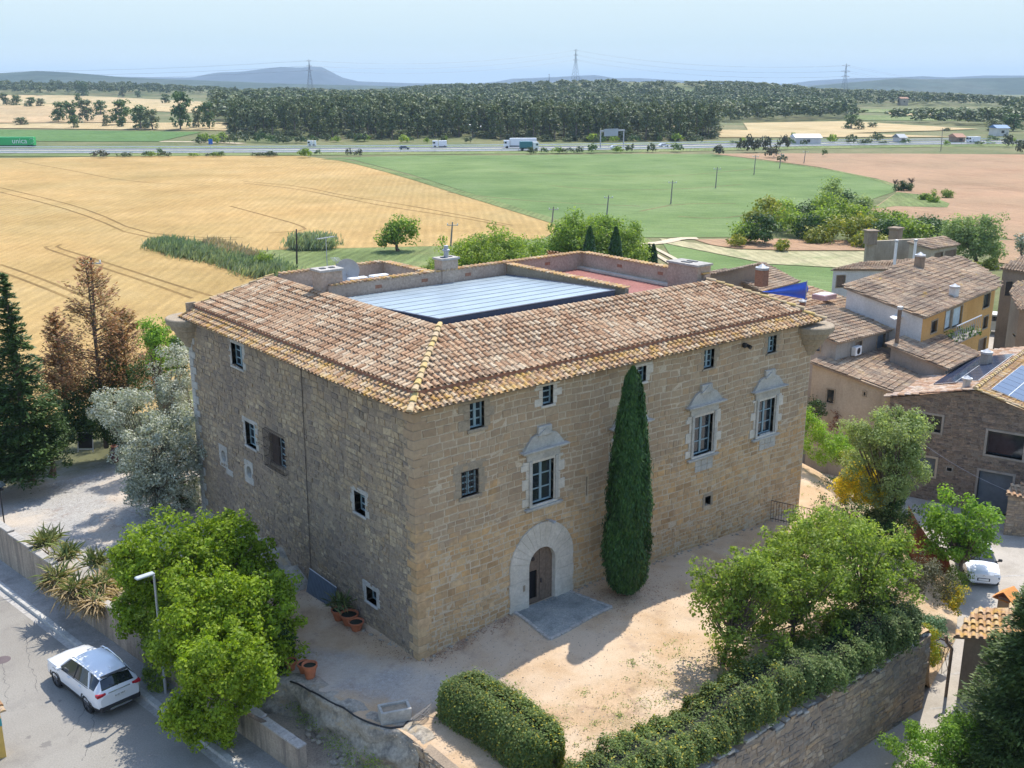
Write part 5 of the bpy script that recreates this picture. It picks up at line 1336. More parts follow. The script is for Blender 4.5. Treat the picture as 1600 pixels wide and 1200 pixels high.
def panels(o, u, v, n, nu, nv, w, h, label):
    t = thing('solar_panel_array', label, 'solar panels', o); mb = MB(); fr = MB(); base = np.asarray(o) + n * .16
    for i in range(nu):
        for j in range(nv):
            c = base + u * (w * (i + .5)) + v * (h * (j + .5)); mb.box(c, (w - .05, h - .05, .04), [u, v, n])
    cp = mb.build('cells', M_CELL, t); cp['kind'] = 'stuff'
    c = base + u * (w * nu / 2) + v * (h * nv / 2) - n * .012; fr.box(c, (w * nu, h * nv, .03), [u, v, n]); fr.build('frame', M_WHITE, t)
    for s in (.2, .8): m2 = MB(); m2.box(c + u * (w * nu * (s - .5)) - n * .09, (.06, h * nv, .14), [u, v, n]); m2.build('rail', M_METAL, t)
m, nt, p = newmat('solar_cell'); nt.links.new(ramp(nt, noise(nt, .8, 4, .6, pos(nt)), [(.025, .035, .07), (.045, .06, .10)], [.3, .7]), p.inputs['Base Color']); p.inputs['Roughness'].default_value = .12; p.inputs['Specular IOR Level'].default_value = .9; M_CELL = m
B3 = np.array([*dB, 0]); sR = norm(p3(rgt, zR) - p3(apx, zA)); nR = norm(np.cross(B3, sR)); nR = nR if nR[2] > 0 else -nR
panels(p3(apx + dB * .7 + dA * .65, zA + (zR - zA) * .65 / 6.3), sR, B3, nR, 5, 7, 1.02, 1.0, 'large dark blue solar panel array on the near slope of the dark stone house')
sL = norm(p3(P0[:2], zL) - p3(apx, zA)); nL = norm(np.cross(B3, sL)); nL = nL if nL[2] > 0 else -nL
panels(p3(apx + dB * 2.0 - dA * .35, zA - (zA - zL) * .35 / 4.9), sL, B3, nL, 2, 8, 1.35, 1.05, 'long pale reflecting solar panel row on the far slope of the dark stone house')
def vent(pt, h, r, label, mat=None, name='roof_vent', square=False):
    t = thing(name, label, 'roof vent', pt); mb = MB()
    if square: mb.box((0, 0, h / 2), (r * 2, r * 2, h))
    else: mb.lathe((0, 0, 0), [(r, 0), (r, h)], 12)
    mb.build('duct', mat or M_METAL, t, world=False); m2 = MB(); m2.lathe((0, 0, h), [(r * 1.4, 0), (r * 1.45, r * .5), (r * 1.1, r * .5), (.001, r * 1.3)], 12); m2.build('cap', M_METAL, t, world=False); return t
q = apx + dB * .6 - dA * .7; vent((q[0], q[1], zA - .3), .65, .22, 'stubby metal roof vent beside the ridge of the dark stone house', M_METAL)
q = at(1538, 582, 3.2); vent((q[0], q[1], 2.6), 1.9, .27, 'tall pale square ventilation chimney rising behind the solar roof', M_GREYR, 'roof_vent', True)
E7, n7 = roof_plane((1445, 496), 6.2, (.15, -.99), .17); q = plane_hit(1490, 463, E7, n7); vent((q[0], q[1], q[2] - .1), .75, .26, 'short white capped chimney on the orange house roof', M_WHITER, 'roof_vent', True)
q = plane_hit(1436, 418, E7, n7); vent((q[0], q[1], q[2] - .2), 1.1, .3, 'dark capped chimney beside the portico wing roof', M_BROWNW, 'roof_vent', True)
q = at(1190, 436, 5.8); vent((q[0], q[1], 5.2), 1.4, .4, 'brick chimney on the tile roof behind the castle end', M_BRICKRED, 'roof_vent', True)
for a, b, l in ((1401, 535, 'tall brown metal flue at the wall beside the narrow house'), (1398, 406, 'thin white roof pipe tallest of the shed roof pipes'), (1428, 405, 'thin white roof pipe nearer the portico wing')):
    q = at(a, b, 4.6); t = thing('flue_pipe', l, 'pipe', (q[0], q[1], 3.5)); mb = MB(); hh = 3.4 if 'brown' in l else 2.9
    mb.lathe((0, 0, 0), [(.14, 0), (.14, hh)], 10); mb.build('pipe', M_WOOD if 'brown' in l else M_WHITE, t, world=False); mb = MB(); mb.lathe((0, 0, hh), [(.2, 0), (.2, .2), (.001, .25)], 10); mb.build('cap', M_METAL, t, world=False)
q = at(1254, 472, 6.3); vent((q[0], q[1], 5.6), .7, .2, 'little red clay chimney pot below the blue sheet', M_BRICKRED)
# white-walled patio with awning between roofs
pa = thing('awning', 'white slatted awning over a small whitewashed roof patio', 'awning', at(1400, 510, 5.2))
E, nn = roof_plane((1392, 495), 6.0, aD, .1); mb = MB(); Q = [plane_hit(a, b, E, nn) for a, b in ((1390, 495), (1398, 499), (1424, 489), (1414, 484))]
mb.prism([q[:2] for q in Q], [q[2] - .06 for q in Q], [q[2] for q in Q]); mb.build('canopy', M_WHITE, pa)
mb = MB(); mb.tube([at(1412, 497, 5.4), at(1442, 514, 4.6)], .06, 5); mb.tube([at(1412, 505, 4.8), at(1442, 514, 4.6)], .05, 5); mb.build('arm', M_BLACK, pa)
pw = thing('patio_wall', 'whitewashed patio wall under the edge of the orange house roof', 'wall', at(1420, 505, 4)); a_, b_ = at(1404, 515, 4.6), at(1447, 513, 4.0); mb = MB(); t = norm((b_ - a_)[:2])
mb.prism([a_[:2], b_[:2], b_[:2] + np.array([-t[1], t[0]]) * .3, a_[:2] + np.array([-t[1], t[0]]) * .3], 0, 5.9); mb.build('wall_body', M_WHITER, pw)
# wall mounted units
def ac_wall(px, py, label, E3, nrm, sc=1.0):
    p = plane_hit(px, py, E3, nrm); n = norm(nrm); u = np.array([-n[1], n[0], 0]); t = thing('air_conditioner', label, 'air conditioner', p)
    mb = MB(); mb.box(p + n * .2, (.85 * sc, .34, .6 * sc), [u, n, (0, 0, 1)], 0, .02); mb.build('case', M_WHITE, t); mb = MB(); mb.lathe(p + n * .372, [(.001, 0), (.22, .003), (.23, 0)], 14, 0, [u, (0, 0, 1), n]); mb.build('fan_grille', M_BLACK, t)
a_, b_ = h2.ins[0], h2.ins[1]; t = norm(b_ - a_); n2 = np.array([t[1], -t[0], 0]) * h2.sg; ac_wall(1334, 547, 'white air conditioner hung on the grey house wall above the beige house roof', np.array([*a_, 0]), n2)
# balcony of the orange house
a_, b_ = h4.ins[0], h4.ins[1]; t = norm(b_ - a_); n4 = np.array([t[1], -t[0], 0]) * h4.sg; p = plane_hit(1482, 524, np.array([*a_, 0]), n4)
ba = thing('balcony', 'small balcony full of plants on the orange house', 'balcony', p); T3 = np.array([*t, 0]); mb = MB(); mb.box(p + n4 * .7, (5.2, 1.4, .15), [T3, n4, (0, 0, 1)]); mb.build('slab', M_GREYR, ba)
mb = MB(); mb.tube([p + T3 * -2.5 + n4 * 1.35 + np.array([0, 0, 1.3]), p + T3 * 2.5 + n4 * 1.35 + np.array([0, 0, 1.3])], .05, 5)
for i in range(14): s = -2.5 + 5 * i / 13; mb.tube([p + T3 * s + n4 * 1.35, p + T3 * s + n4 * 1.35 + np.array([0, 0, 1.3])], .02, 4)
mb.build('railing', M_METAL, ba)
bp = thing('balcony_plants', 'bushy green potted plants crowding the balcony of the orange house', 'plants', p)
G_SHRUB = leafmat('shrub_leaf', [(.05, .10, .025), (.10, .17, .04), (.16, .23, .06)])
crown_mesh('foliage', [(p + n4 * 1.1 + T3 * s + np.array([0, 0, .5]), (.9, .6, .6)) for s in (-1.6, 0, 1.6)], 14, .35, 20, .22, G_SHRUB, bp)
# stone hut roof bottom of the frame right, small stone store, lantern roof
st = House('little stone store with pale tiles at the right edge of the forecourt', 'store', 'stone_store')
st.roof([(1572, 771), (1680, 795), (1680, 755), (1580, 757)], (1572, 771), -1.0, (-.3, -.95), .25, mat=M_TILE, walls=M_MORTAR_L, z0=-3.7, stone={0: M_STONE_W, 3: M_STONE_W}, seed=41, inset=.12)
sh = House('open shed with orange barrel tiles beside the lane at the lower right', 'shed', 'shed')
sh.roof([(1490, 993), (1640, 1004), (1640, 948), (1524, 950)], (1490, 993), -.6, (-1, .1), .22, mat=M_EAVE, walls=M_BROWNW, z0=-3.7, seed=42, inset=.3)
q = at(1489, 1000, -.9); dp = thing('drain_pipe', 'brown downpipe at the corner of the open shed beside the lane', 'pipe', (q[0], q[1], -3.6)); mb = MB(); mb.tube([(0, 0, 0), (0, 0, 2.3), (-.2, .15, 2.6), (-.25, .2, 2.9)], .07, 8); mb.build('pipe', M_WOOD, dp, world=False)
q = at(1575, 928, -.8); lr = thing('lantern_roof', 'small orange gabled cap poking up above the dark fir', 'chimney', (q[0], q[1], -3.5)); mb = MB(); mb.box((0, 0, 1.3), (.7, .5, 2.6)); mb.build('shaft', M_BROWNW, lr, world=False)
mb = MB()
for s in (-1, 1): mb.quad((-.5, s * .5, 2.55), (.5, s * .5, 2.55), (.5, 0, 2.95), (-.5, 0, 2.95))
mb.add([(-.5, -.5, 2.5), (.5, -.5, 2.5), (.5, .5, 2.5), (-.5, .5, 2.5)], [(0, 1, 2, 3)]); mb.build('cap', simple('orange_clay', (.62, .25, .06), .8), lr, world=False)
# gate post at the bottom left
q = at(2, 1180, SZ); gp = thing('gate_pillar', 'yellow pillar with teal band and small tile cap in the bottom left corner', 'pillar', (q[0] - .1, q[1], SZ)); mb = MB(); mb.box((0, 0, .9), (.45, .45, 1.8)); mb.build('shaft', simple('yellow_paint', (.62, .40, .10), .8), gp, world=False)
mb = MB(); mb.box((0, 0, 1.45), (.47, .47, .3)); mb.build('band', simple('teal_paint', (.03, .28, .30), .6), gp, world=False); V = []; F = []
vf_ = [barrel_line((-.3 + .2 * i, -.35, 1.85), (-.3 + .2 * i, .35, 1.95), .11, .35) for i in range(4)]
V = []; F = []
for v, f in vf_: b = len(V); V += list(v); F += [tuple(b + i for i in qq) for qq in f]
mesh_np('tile_cap', np.array(V), F, gp, M_EAVE, world=False)
# overhead cable from the castle end to the dark house
cb = thing('overhead_cable', 'thin pale cable hanging across the dark stone house front', 'cable', at(1400, 650, 1)); mb = MB(); s0 = onD(1418, 672); s1 = onD(1600, 775); p0 = FD(s0[0], s0[1], .4); p1 = FD(s1[0], s1[1], .9); mb.tube([p0 + (p1 - p0) * t + np.array([0, 0, -.35 * math.sin(math.pi * t)]) for t in np.linspace(0, 1, 9)], .012, 4); mb.build('wire', M_METAL, cb)
# ------------------------------------------------------------------ plants near the castle
def proj(p):
    d = np.asarray(p, float) - CAM; w = d @ cF; return 800 + FPX * (d @ cR) / w, 600 - FPX * (d @ cU) / w, w
fH = np.array([cF[0], cF[1], 0]); fH /= np.linalg.norm(fH)
def above(base, px, py):           # point over/near base (same distance from the lens) seen at px, py
    r = ray(px, py); t = np.dot(np.asarray(base) - CAM, fH) / np.dot(r, fH); return CAM + t * r
def blob(base, px, py, rx, ry, rd=None, back=0.0):
    c = above(base, px, py) + fH * back; w = np.dot(c - CAM, cF) / FPX; r = rx * w
    return (c, (r, rd or r, ry * w))
G_LIME = leafmat('lime_leaf', [(.12, .19, .012), (.24, .345, .025), (.35, .45, .04), (.19, .28, .025)], .42)
G_DARK = leafmat('dark_leaf', [(.025, .06, .015), (.045, .09, .025), (.07, .13, .04)], .25)
G_OLIVE = leafmat('silver_leaf', [(.24, .27, .22), (.36, .39, .34), (.48, .51, .46), (.17, .20, .15)], .2, .12)
G_MID = leafmat('mid_leaf', [(.11, .18, .03), (.21, .295, .055), (.31, .395, .09)], .45)
G_GREYG = leafmat('grey_green_leaf', [(.16, .22, .085), (.26, .335, .145), (.35, .43, .22)], .42)
G_CYP = leafmat('cypress_leaf', [(.02, .055, .018), (.04, .095, .025), (.065, .14, .035)], .15)
G_FIR = leafmat('fir_leaf', [(.05, .085, .028), (.09, .14, .04), (.15, .20, .06)], .28)
G_CONI = leafmat('conifer_leaf', [(.04, .085, .03), (.075, .13, .04), (.11, .175, .06)], .2)
G_RUST = leafmat('rusty_needle', [(.34, .155, .09), (.46, .23, .13), (.26, .14, .07), (.16, .17, .06)], .3)
G_YEL = leafmat('yellow_flower', [(.70, .53, .02), (.78, .63, .04), (.50, .44, .03), (.26, .32, .04)], .35)
G_YELG = leafmat('yellow_green_leaf', [(.16, .20, .03), (.30, .30, .04), (.12, .18, .03), (.45, .38, .04)], .3)
G_BRIGHT = leafmat('bright_leaf', [(.12, .23, .03), (.20, .34, .05), (.28, .42, .07)], .45)
G_RED = leafmat('red_leaf', [(.22, .07, .045), (.30, .12, .07), (.16, .07, .04)], .2)
G_HEDGE = leafmat('hedge_leaf', [(.06, .105, .03), (.10, .16, .045), (.15, .21, .07), (.20, .24, .09)], .25)
G_HEDGEY = leafmat('hedge_flower_leaf', [(.06, .105, .025), (.095, .155, .04), (.14, .19, .055), (.08, .12, .03), (.42, .36, .04)], .25, cpos=[0, .3, .6, .9, .985])
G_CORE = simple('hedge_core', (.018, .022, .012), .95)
G_DRY = leafmat('dry_leaf', [(.38, .29, .18), (.48, .38, .25), (.30, .22, .13)], .2)
G_YUCCA = leafmat('yucca_leaf', [(.10, .15, .05), (.17, .22, .08), (.22, .26, .11), (.30, .26, .12)], .15)
G_REED = leafmat('reed_leaf', [(.17, .23, .13), (.25, .31, .19), (.34, .37, .25)], .3)
def tree(name, label, cat, base, blobs, ncl, cr, per, size, mat, tr=.15, top=None, group=None, aspect=.6, shell=.5, up=.35, bark=None, squash=.8, seed=1, limbs=True, low=-.8):
    r_ = np.random.default_rng(seed); t = thing(name, label, cat, base, group=group); b0 = list(blobs)
    if size < .2 and len(b0) >= 2:          # stray boughs round the outline
        for c_, rd in list(b0):
            for _ in range(4):
                d = rand_dirs(1, r_)[0]; d[2] = d[2] * .7 + .15; k = r_.uniform(.22, .36); blobs = blobs + [(np.asarray(c_) + d * np.asarray(rd) * r_.uniform(.9, 1.12), tuple(q_ * k for q_ in rd))]
    f, P = crown_mesh('crown', blobs, ncl, cr, per, size, mat, t, shell, aspect, up, r_, low, squash=squash)
    if tr:
        c = np.mean([b[0] for b in b0], 0); lm = []
        if limbs:
            for b in blobs:
                for _ in range(4):
                    d = rand_dirs(1, r_)[0]; d[2] = abs(d[2]) * .8; lm.append(np.asarray(b[0]) + d * np.asarray(b[1]) * .7)
        trunk_mesh('trunk', base, c if top is None else top, tr, lm, bark or M_BARK, t, seed=seed)
    return t
def shrub(*a, **k): k.setdefault('tr', 0); return tree(*a, **k)
def column(name, label, base, H, Rm, n, size, mat, prof=None, seed=1, group=None, cat='cypress tree', trunk=True, lump=.18):
    r_ = np.random.default_rng(seed); t = thing(name, label, cat, base, group=group)
    prof = prof or (lambda s: np.clip(np.minimum(1, (s + .03) * 7) ** .6 * (1 - s ** 2.6) ** .75, 0.02, 1))
    s = r_.random(n) ** .9; an = r_.random(n) * 2 * np.pi
    nc = 120; cs_ = r_.random(nc); ca_ = r_.random(nc) * 2 * np.pi; ch_ = .6 + .8 * r_.random(nc); best = np.full(n, 9.0)
    for i in range(nc):          # every point belongs to the nearest upright spray
        da = np.abs((an - ca_[i] + np.pi) % (2 * np.pi) - np.pi); best = np.minimum(best, np.hypot(da * 2.6, (s - cs_[i]) * 11 / ch_[i]))
    wob = 1.06 - lump * np.clip(best, 0, 1.8) ** 1.5 + .07 * r_.normal(size=n) + np.where(r_.random(n) < .02, .2 * r_.random(n), 0)
    rad = Rm * prof(s) * wob * (1 - .35 * r_.random(n) ** 2.5)
    P = np.stack([base[0] + rad * np.cos(an), base[1] + rad * np.sin(an), base[2] + .25 + s * (H - .25)], -1)
    N = np.stack([np.cos(an), np.sin(an), .25 * np.ones(n)], -1) + rand_dirs(n, r_) * .7; N /= np.linalg.norm(N, axis=1)[:, None]
    T = np.array([0, 0, 1.0]) + rand_dirs(n, r_) * .45; T -= N * np.sum(T * N, 1)[:, None]; T /= np.linalg.norm(T, axis=1)[:, None]; B = np.cross(N, T)
    z = (size * (.6 + .8 * r_.random(n)))[:, None]
    V = np.stack([P - T * z, P + B * z * .35, P + T * z, P - B * z * .35], 1).reshape(-1, 3)
    mesh_np('crown', V, np.arange(4 * n).reshape(n, 4), t, mat)
    if trunk: trunk_mesh('trunk', base, (base[0], base[1], base[2] + H * .8), max(.05, Rm * .14), [], M_BARK, t, seed=seed)
    return t
def conifer(name, label, base, H, Rm, nb, per, size, mat, seed=1, droop=.35, taper=1.0, low=.08, group=None, cat='conifer', width=.28, bare=0.0, mats2=None, tr=None):
    r_ = np.random.default_rng(seed); t = thing(name, label, cat, base, group=group); Ps = []; Ts = []; Lb = []
    base = np.asarray(base, float)
    for b in range(nb):
        s = low + (1 - low) * (b + r_.random()) / nb; h = s * H; L = Rm * (1 - s) ** taper * (.7 + .45 * r_.random()) + .12; an = r_.random() * 2 * np.pi
        d = np.array([math.cos(an), math.sin(an), 0.0]); k = max(4, int(per * (L / Rm + .12)))
        q = r_.random(k) ** .8 if not bare else bare + (1 - bare) * r_.random(k)
        ctr = base + np.array([0, 0, h]) + d * (L * q)[:, None] + np.array([0, 0, 1.0]) * ((.25 * L * q - droop * L * q * q) + .0)[:, None]
        sp = width * L * (1 - .55 * q)[:, None]; side = np.array([-d[1], d[0], 0])
        ctr = ctr + side * (r_.normal(size=k)[:, None] * sp * .7) + np.array([0, 0, 1]) * (r_.normal(size=k)[:, None] * sp * .28 - .1 * sp)
        Ps.append(ctr); Ts.append(np.tile(d, (k, 1)) + rand_dirs(k, r_) * .6 + np.array([0, 0, .15])); Lb.append((h, d, L))
    P = np.concatenate(Ps); T = np.concatenate(Ts); n = len(P); N = rand_dirs(n, r_) * .6 + np.array([0, 0, 1.0]); T /= np.linalg.norm(T, axis=1)[:, None]
    N -= T * np.sum(T * N, 1)[:, None]; N /= np.linalg.norm(N, axis=1)[:, None]; B = np.cross(N, T); z = (size * (.6 + .8 * r_.random(n)))[:, None]
    V = np.stack([P - T * z, P + B * z * .32, P + T * z, P - B * z * .32], 1).reshape(-1, 3)
    mesh_np('crown', V, np.arange(4 * n).reshape(n, 4), t, mat)
    mb = MB(); r0 = tr or H * .014 + .03; mb.tube([base, base + np.array([.05, 0, H * .5]), base + np.array([0, 0, H * .99])], [r0 * 1.2, r0 * .7, .015], 7)
    for h, d, L in Lb[::max(1, len(Lb) // 60)]:
        p = base + np.array([0, 0, h]); mb.tube([p, p + d * L * .5 + np.array([0, 0, L * (.12 - droop * .25)]), p + d * L * .9 + np.array([0, 0, L * (.22 - droop * .8)])], [.035 + .006 * L, .02, .006], 4, cap=False)
    mb.build('trunk', M_BARK, t); return t
def hedge(name, label, path, w, h, size, mat, dens=420, zf=None, seed=1, rnd=.35, core=True, bulge=.12):
    """clipped or loose hedge along a path of (x, y)"""
    r_ = np.random.default_rng(seed); path = [np.array(p, float) for p in path]; zf = zf or (lambda x, y: float(yz(x, y)))
    t = thing(name, label, 'hedge', (path[0][0], path[0][1], zf(*path[0]))); PP = []; NN = []
    seg = [np.linalg.norm(b - a) for a, b in zip(path[:-1], path[1:])]; tot = sum(seg); W = w if callable(w) else (lambda s: w); Hh = h if callable(h) else (lambda s: h)
    n = int(dens * tot * (2 * Hh(.5) + W(.5))); s = r_.random(n) * 1.0; cum = np.cumsum([0] + seg) / tot
    pts_ = np.array(path); X_ = np.interp(s, cum, pts_[:, 0]); Y_ = np.interp(s, cum, pts_[:, 1]); e = 1e-3
    dx = np.interp(np.clip(s + e, 0, 1), cum, pts_[:, 0]) - np.interp(np.clip(s - e, 0, 1), cum, pts_[:, 0]); dy = np.interp(np.clip(s + e, 0, 1), cum, pts_[:, 1]) - np.interp(np.clip(s - e, 0, 1), cum, pts_[:, 1])
    L = np.hypot(dx, dy) + 1e-9; nx, ny = -dy / L, dx / L
    Ws = np.array([W(q) for q in s]); Hs = np.array([Hh(q) for q in s])
    end = np.minimum(s, 1 - s) * tot; er = np.sqrt(np.clip(1 - (1 - np.clip(end / (.5 * Ws), 0, 1)) ** 2, 0.02, 1))
    a = r_.random(n) * math.pi; ca, sa = np.cos(a), np.sin(a); pw = .55
    ox = np.sign(ca) * np.abs(ca) ** pw * Ws / 2 * er; oz = np.abs(sa) ** pw * Hs * (.55 + .45 * er)
    k = 1 + np.where(r_.random(n) < .03, .28 * r_.random(n), 0) - .12 * r_.random(n) + bulge * np.sin(s * tot * 2.3 + a * 2) * np.sin(s * tot * 5.1) + .05 * r_.normal(size=n)
    # the lower flanks of a hedge reach the ground
    low = r_.random(n) < .35; oz = np.where(low, oz * r_.random(n), oz)
    Z0 = np.array([zf(x, y) for x, y in zip(X_[:], Y_[:])]) if n < 60000 else zf(path[0][0], path[0][1])
    P = np.stack([X_ + nx * ox * k, Y_ + ny * ox * k, Z0 + oz * k], -1); N = np.stack([nx * ca, ny * ca, sa], -1)
    V, F = leaves(P, size, .3, .55, r_, N); mesh_np('foliage', V, F, t, mat)
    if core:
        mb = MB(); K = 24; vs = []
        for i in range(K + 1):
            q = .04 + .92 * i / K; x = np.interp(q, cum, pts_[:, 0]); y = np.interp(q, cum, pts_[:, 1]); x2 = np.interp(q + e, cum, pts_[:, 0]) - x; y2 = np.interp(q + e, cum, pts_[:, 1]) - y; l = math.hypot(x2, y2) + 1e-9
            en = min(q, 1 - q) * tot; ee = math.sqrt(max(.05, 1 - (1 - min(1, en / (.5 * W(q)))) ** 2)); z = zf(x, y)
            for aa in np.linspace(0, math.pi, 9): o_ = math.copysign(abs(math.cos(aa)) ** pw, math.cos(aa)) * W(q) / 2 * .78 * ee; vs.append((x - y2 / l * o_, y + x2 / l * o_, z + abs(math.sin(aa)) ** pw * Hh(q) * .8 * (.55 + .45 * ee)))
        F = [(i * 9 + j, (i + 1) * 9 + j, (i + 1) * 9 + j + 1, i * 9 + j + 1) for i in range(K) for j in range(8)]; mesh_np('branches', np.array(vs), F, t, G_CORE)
    return t
def zyd(x, y): return float(yz(x, y))

# tall column cypress against the facade
cb_ = at(978, 930, .35); cb_[2] = float(yz(cb_[0], cb_[1]))
column('column_cypress', 'tall narrow dark green cypress standing against the castle front right of the arched door', cb_, above(cb_, 997, 578)[2] - cb_[2] + .1, 1.02, 60000, .085, G_CYP, seed=3,
       lump=.2, prof=lambda s: np.interp(s, [0, .04, .16, .25, .43, .6, .77, .9, .96, 1], [.5, .74, .98, 1, .88, .74, .56, .40, .28, .05]))
# bright trees in the lower left
def gb(px, py, z): p = at(px, py, z); return p
b1 = np.array([-6.0, 9.2, -.6]); b2 = np.array([-5.6, 4.6, -.6]); b3 = np.array([-5.2, .3, -1.5])
tree('garden_tree', 'biggest bright green tree filling the corner between side wall and street', 'tree', b1, [blob(b1, 262, 862, 68, 60), blob(b1, 350, 850, 50, 44), blob(b1, 270, 930, 78, 66), blob(b1, 340, 935, 84, 75), blob(b1, 395, 895, 40, 52), blob(b1, 225, 880, 40, 44), blob(b1, 300, 900, 90, 80), blob(b1, 240, 960, 50, 50)], 430, .44, 115, .15, G_LIME, .2, seed=5, shell=.62)
tree('garden_tree', 'bright green tree next to the street lamp below the biggest one', 'tree', b2, [blob(b2, 345, 1000, 78, 70), blob(b2, 418, 955, 44, 60), blob(b2, 390, 1030, 66, 55), blob(b2, 290, 1010, 50, 55), blob(b2, 375, 965, 60, 55), blob(b2, 330, 950, 70, 60), blob(b2, 425, 1010, 34, 40)], 360, .44, 115, .145, G_LIME, .18, seed=6, shell=.62)
tree('garden_tree', 'small bright green tree leaning over the pavement nearest the bottom edge', 'tree', b3, [blob(b3, 345, 1085, 52, 46), blob(b3, 300, 1105, 38, 34), blob(b3, 325, 1140, 34, 24), blob(b3, 378, 1060, 44, 44), blob(b3, 350, 1030, 60, 44)], 190, .4, 100, .14, G_LIME, .12, limbs=False, seed=7, shell=.6)
q = at(245, 1040, -1.2); shrub('ivy_bush', 'darker green climbing shrub hanging over the wall behind the street lamp', 'shrub', q, [blob(q, 262, 985, 32, 66), blob(q, 250, 1060, 28, 34)], 60, .3, 110, .09, G_MID, seed=8)
q = at(425, 1050, -.4); shrub('dark_bush', 'dark green bush in the shade of the bright trees beside the red pots', 'shrub', q, [blob(q, 430, 1020, 34, 62), blob(q, 405, 1080, 40, 40), blob(q, 455, 1075, 14, 24)], 80, .3, 110, .10, G_DARK, seed=9)
# olive tree by the far corner
q = at(240, 800, -.5); tree('olive_tree', 'large silvery olive tree against the far left corner of the castle', 'olive tree', q, [blob(q, 262, 622, 52, 58, back=4), blob(q, 205, 670, 50, 60, back=2), blob(q, 255, 700, 62, 62), blob(q, 288, 735, 40, 52, 1.5), blob(q, 225, 742, 34, 36), blob(q, 180, 640, 28, 34), blob(q, 262, 775, 40, 32), blob(q, 232, 765, 34, 30), blob(q, 290, 690, 34, 60)], 560, .42, 115, .115, G_OLIVE, .12, seed=10, shell=.6)
q = np.array([-.9, 22.6, -.5]); shrub('wall_shrub', 'low dark shrub under the olive tree at the castle corner', 'shrub', q, [blob(q, 292, 770, 22, 26), blob(q, 300, 790, 18, 14)], 24, .25, 110, .08, G_DARK, seed=12)
# conifers in the far left corner
q = at(48, 752, -.6); conifer('spruce_tree', 'tall pointed dark spruce rising in front of the wheat field at the left edge', q, 12.2, 2.3, 300, 90, .15, G_CONI, 21, .2, .85, .02, width=.34, cat='conifer')
q = at(-8, 750, -.6); conifer('spruce_tree', 'broad dark conifer cut off by the left edge of the picture', q, 8.0, 2.8, 240, 120, .15, G_CONI, 22, .3, .6, .02, width=.36, cat='conifer')
q = at(82, 742, -.6); tree('evergreen_tree', 'dense rounded evergreen beside the spruce above the gravel', 'tree', q, [blob(q, 68, 660, 32, 80), blob(q, 80, 690, 22, 50)], 80, .5, 110, .14, G_CONI, .18, seed=23)
for k, (px, py, H, Rm, mt, lb, bare, nb_) in enumerate([(166, 700, 12.6, 3.4, G_RUST, 'tall half dead conifer with rusty brown needles behind the gravel', .35, 130), (108, 690, 8.8, 2.2, G_RUST, 'smaller rusty brown conifer between the spruce and the tall half dead one', .15, 110), (208, 690, 9.0, 3.0, G_RUST, 'rusty conifer leaning right of the tall half dead one', .35, 120)]):
    q = at(px, py, -.7); conifer('rusty_conifer', lb, q, H * .96, Rm, nb_, 105, .12, mt, 30 + k, -.35, .55, .25, width=.42, bare=bare, group=None, tr=.13)
for k, (px, py, cx_, cy_, rx, ry, mt, lb) in enumerate([(135, 705, 140, 630, 26, 52, G_CONI, 'olive green evergreen under the rusty conifers'), (190, 700, 205, 600, 34, 52, G_DARK, 'dark green bushy tree under the leaning rusty conifer'), (172, 705, 176, 655, 40, 44, G_DARK, 'dark thicket behind the signboard'), (118, 705, 112, 665, 26, 40, G_DARK, 'shaded thicket between the round evergreen and the signboard'), (150, 672, 150, 664, 34, 18, G_DARK, 'low dark thicket directly behind the signboard'), (200, 700, 196, 690, 26, 22, G_DARK, 'low dark thicket between signboard and olive tree'), (232, 640, 232, 590, 26, 40, G_CONI, 'green bushy evergreen between the leaning rusty conifer and the olive')]):  # low dark thickets are added to darken the sunlit field behind the signboard
    q = at(px, py, -.7); shrub('evergreen_bush', lb, 'shrub', q, [blob(q, cx_, cy_, rx, ry)], 46, .55, 100, .13, mt, seed=40 + k)
q = np.array([2, 31, -2.0]); tree('broadleaf_tree', 'light green leafy tree behind the olive against the wheat', 'tree', q, [blob(q, 258, 548, 30, 44), blob(q, 240, 520, 20, 22)], 40, .5, 90, .14, G_BRIGHT, .15, seed=45)
q = np.array([4, 29, -2.0]); tree('evergreen_tree', 'dark green conical evergreen just left of the castle corner bracket', 'tree', q, [blob(q, 279, 560, 17, 46)], 30, .4, 90, .13, G_DARK, .15, seed=46)
# yuccas on the wall
def yucca(label, loc, r, n, mat, seed, lean=0.0, dead=0):
    r_ = np.random.default_rng(seed); t = thing('yucca_plant', label, 'yucca', loc); 
    def blades(k, mat_, lo, hi, nm):
        an = r_.random(k) * 2 * np.pi; el = lo + (hi - lo) * r_.random(k); L = r * (.7 + .4 * r_.random(k)); D = np.stack([np.cos(an) * np.cos(el), np.sin(an) * np.cos(el), np.sin(el)], -1)
        c = np.array(loc) + r_.normal(size=(k, 3)) * np.array([.22, .22, .1]) * r + np.array([0, 0, .45 * r]); S = np.cross(D, [0, 0, 1.0]); S /= np.linalg.norm(S, axis=1)[:, None] + 1e-9
        w = .028 * (.7 + .6 * r_.random(k))[:, None]; m_ = c + D * (L * .55)[:, None]; e_ = c + D * L[:, None] - np.array([0, 0, 1]) * (.14 * L)[:, None]
        V = np.stack([c - S * w, c + S * w, m_ + S * w, e_, m_ - S * w], 1).reshape(-1, 3); mesh_np(nm, V, np.arange(5 * k).reshape(k, 5), t, mat_)
    blades(n, mat, -.1, 1.4, 'leaf_blades')
    if dead: blades(dead, G_DRY, -1.0, .35, 'dead_leaves')
    return t
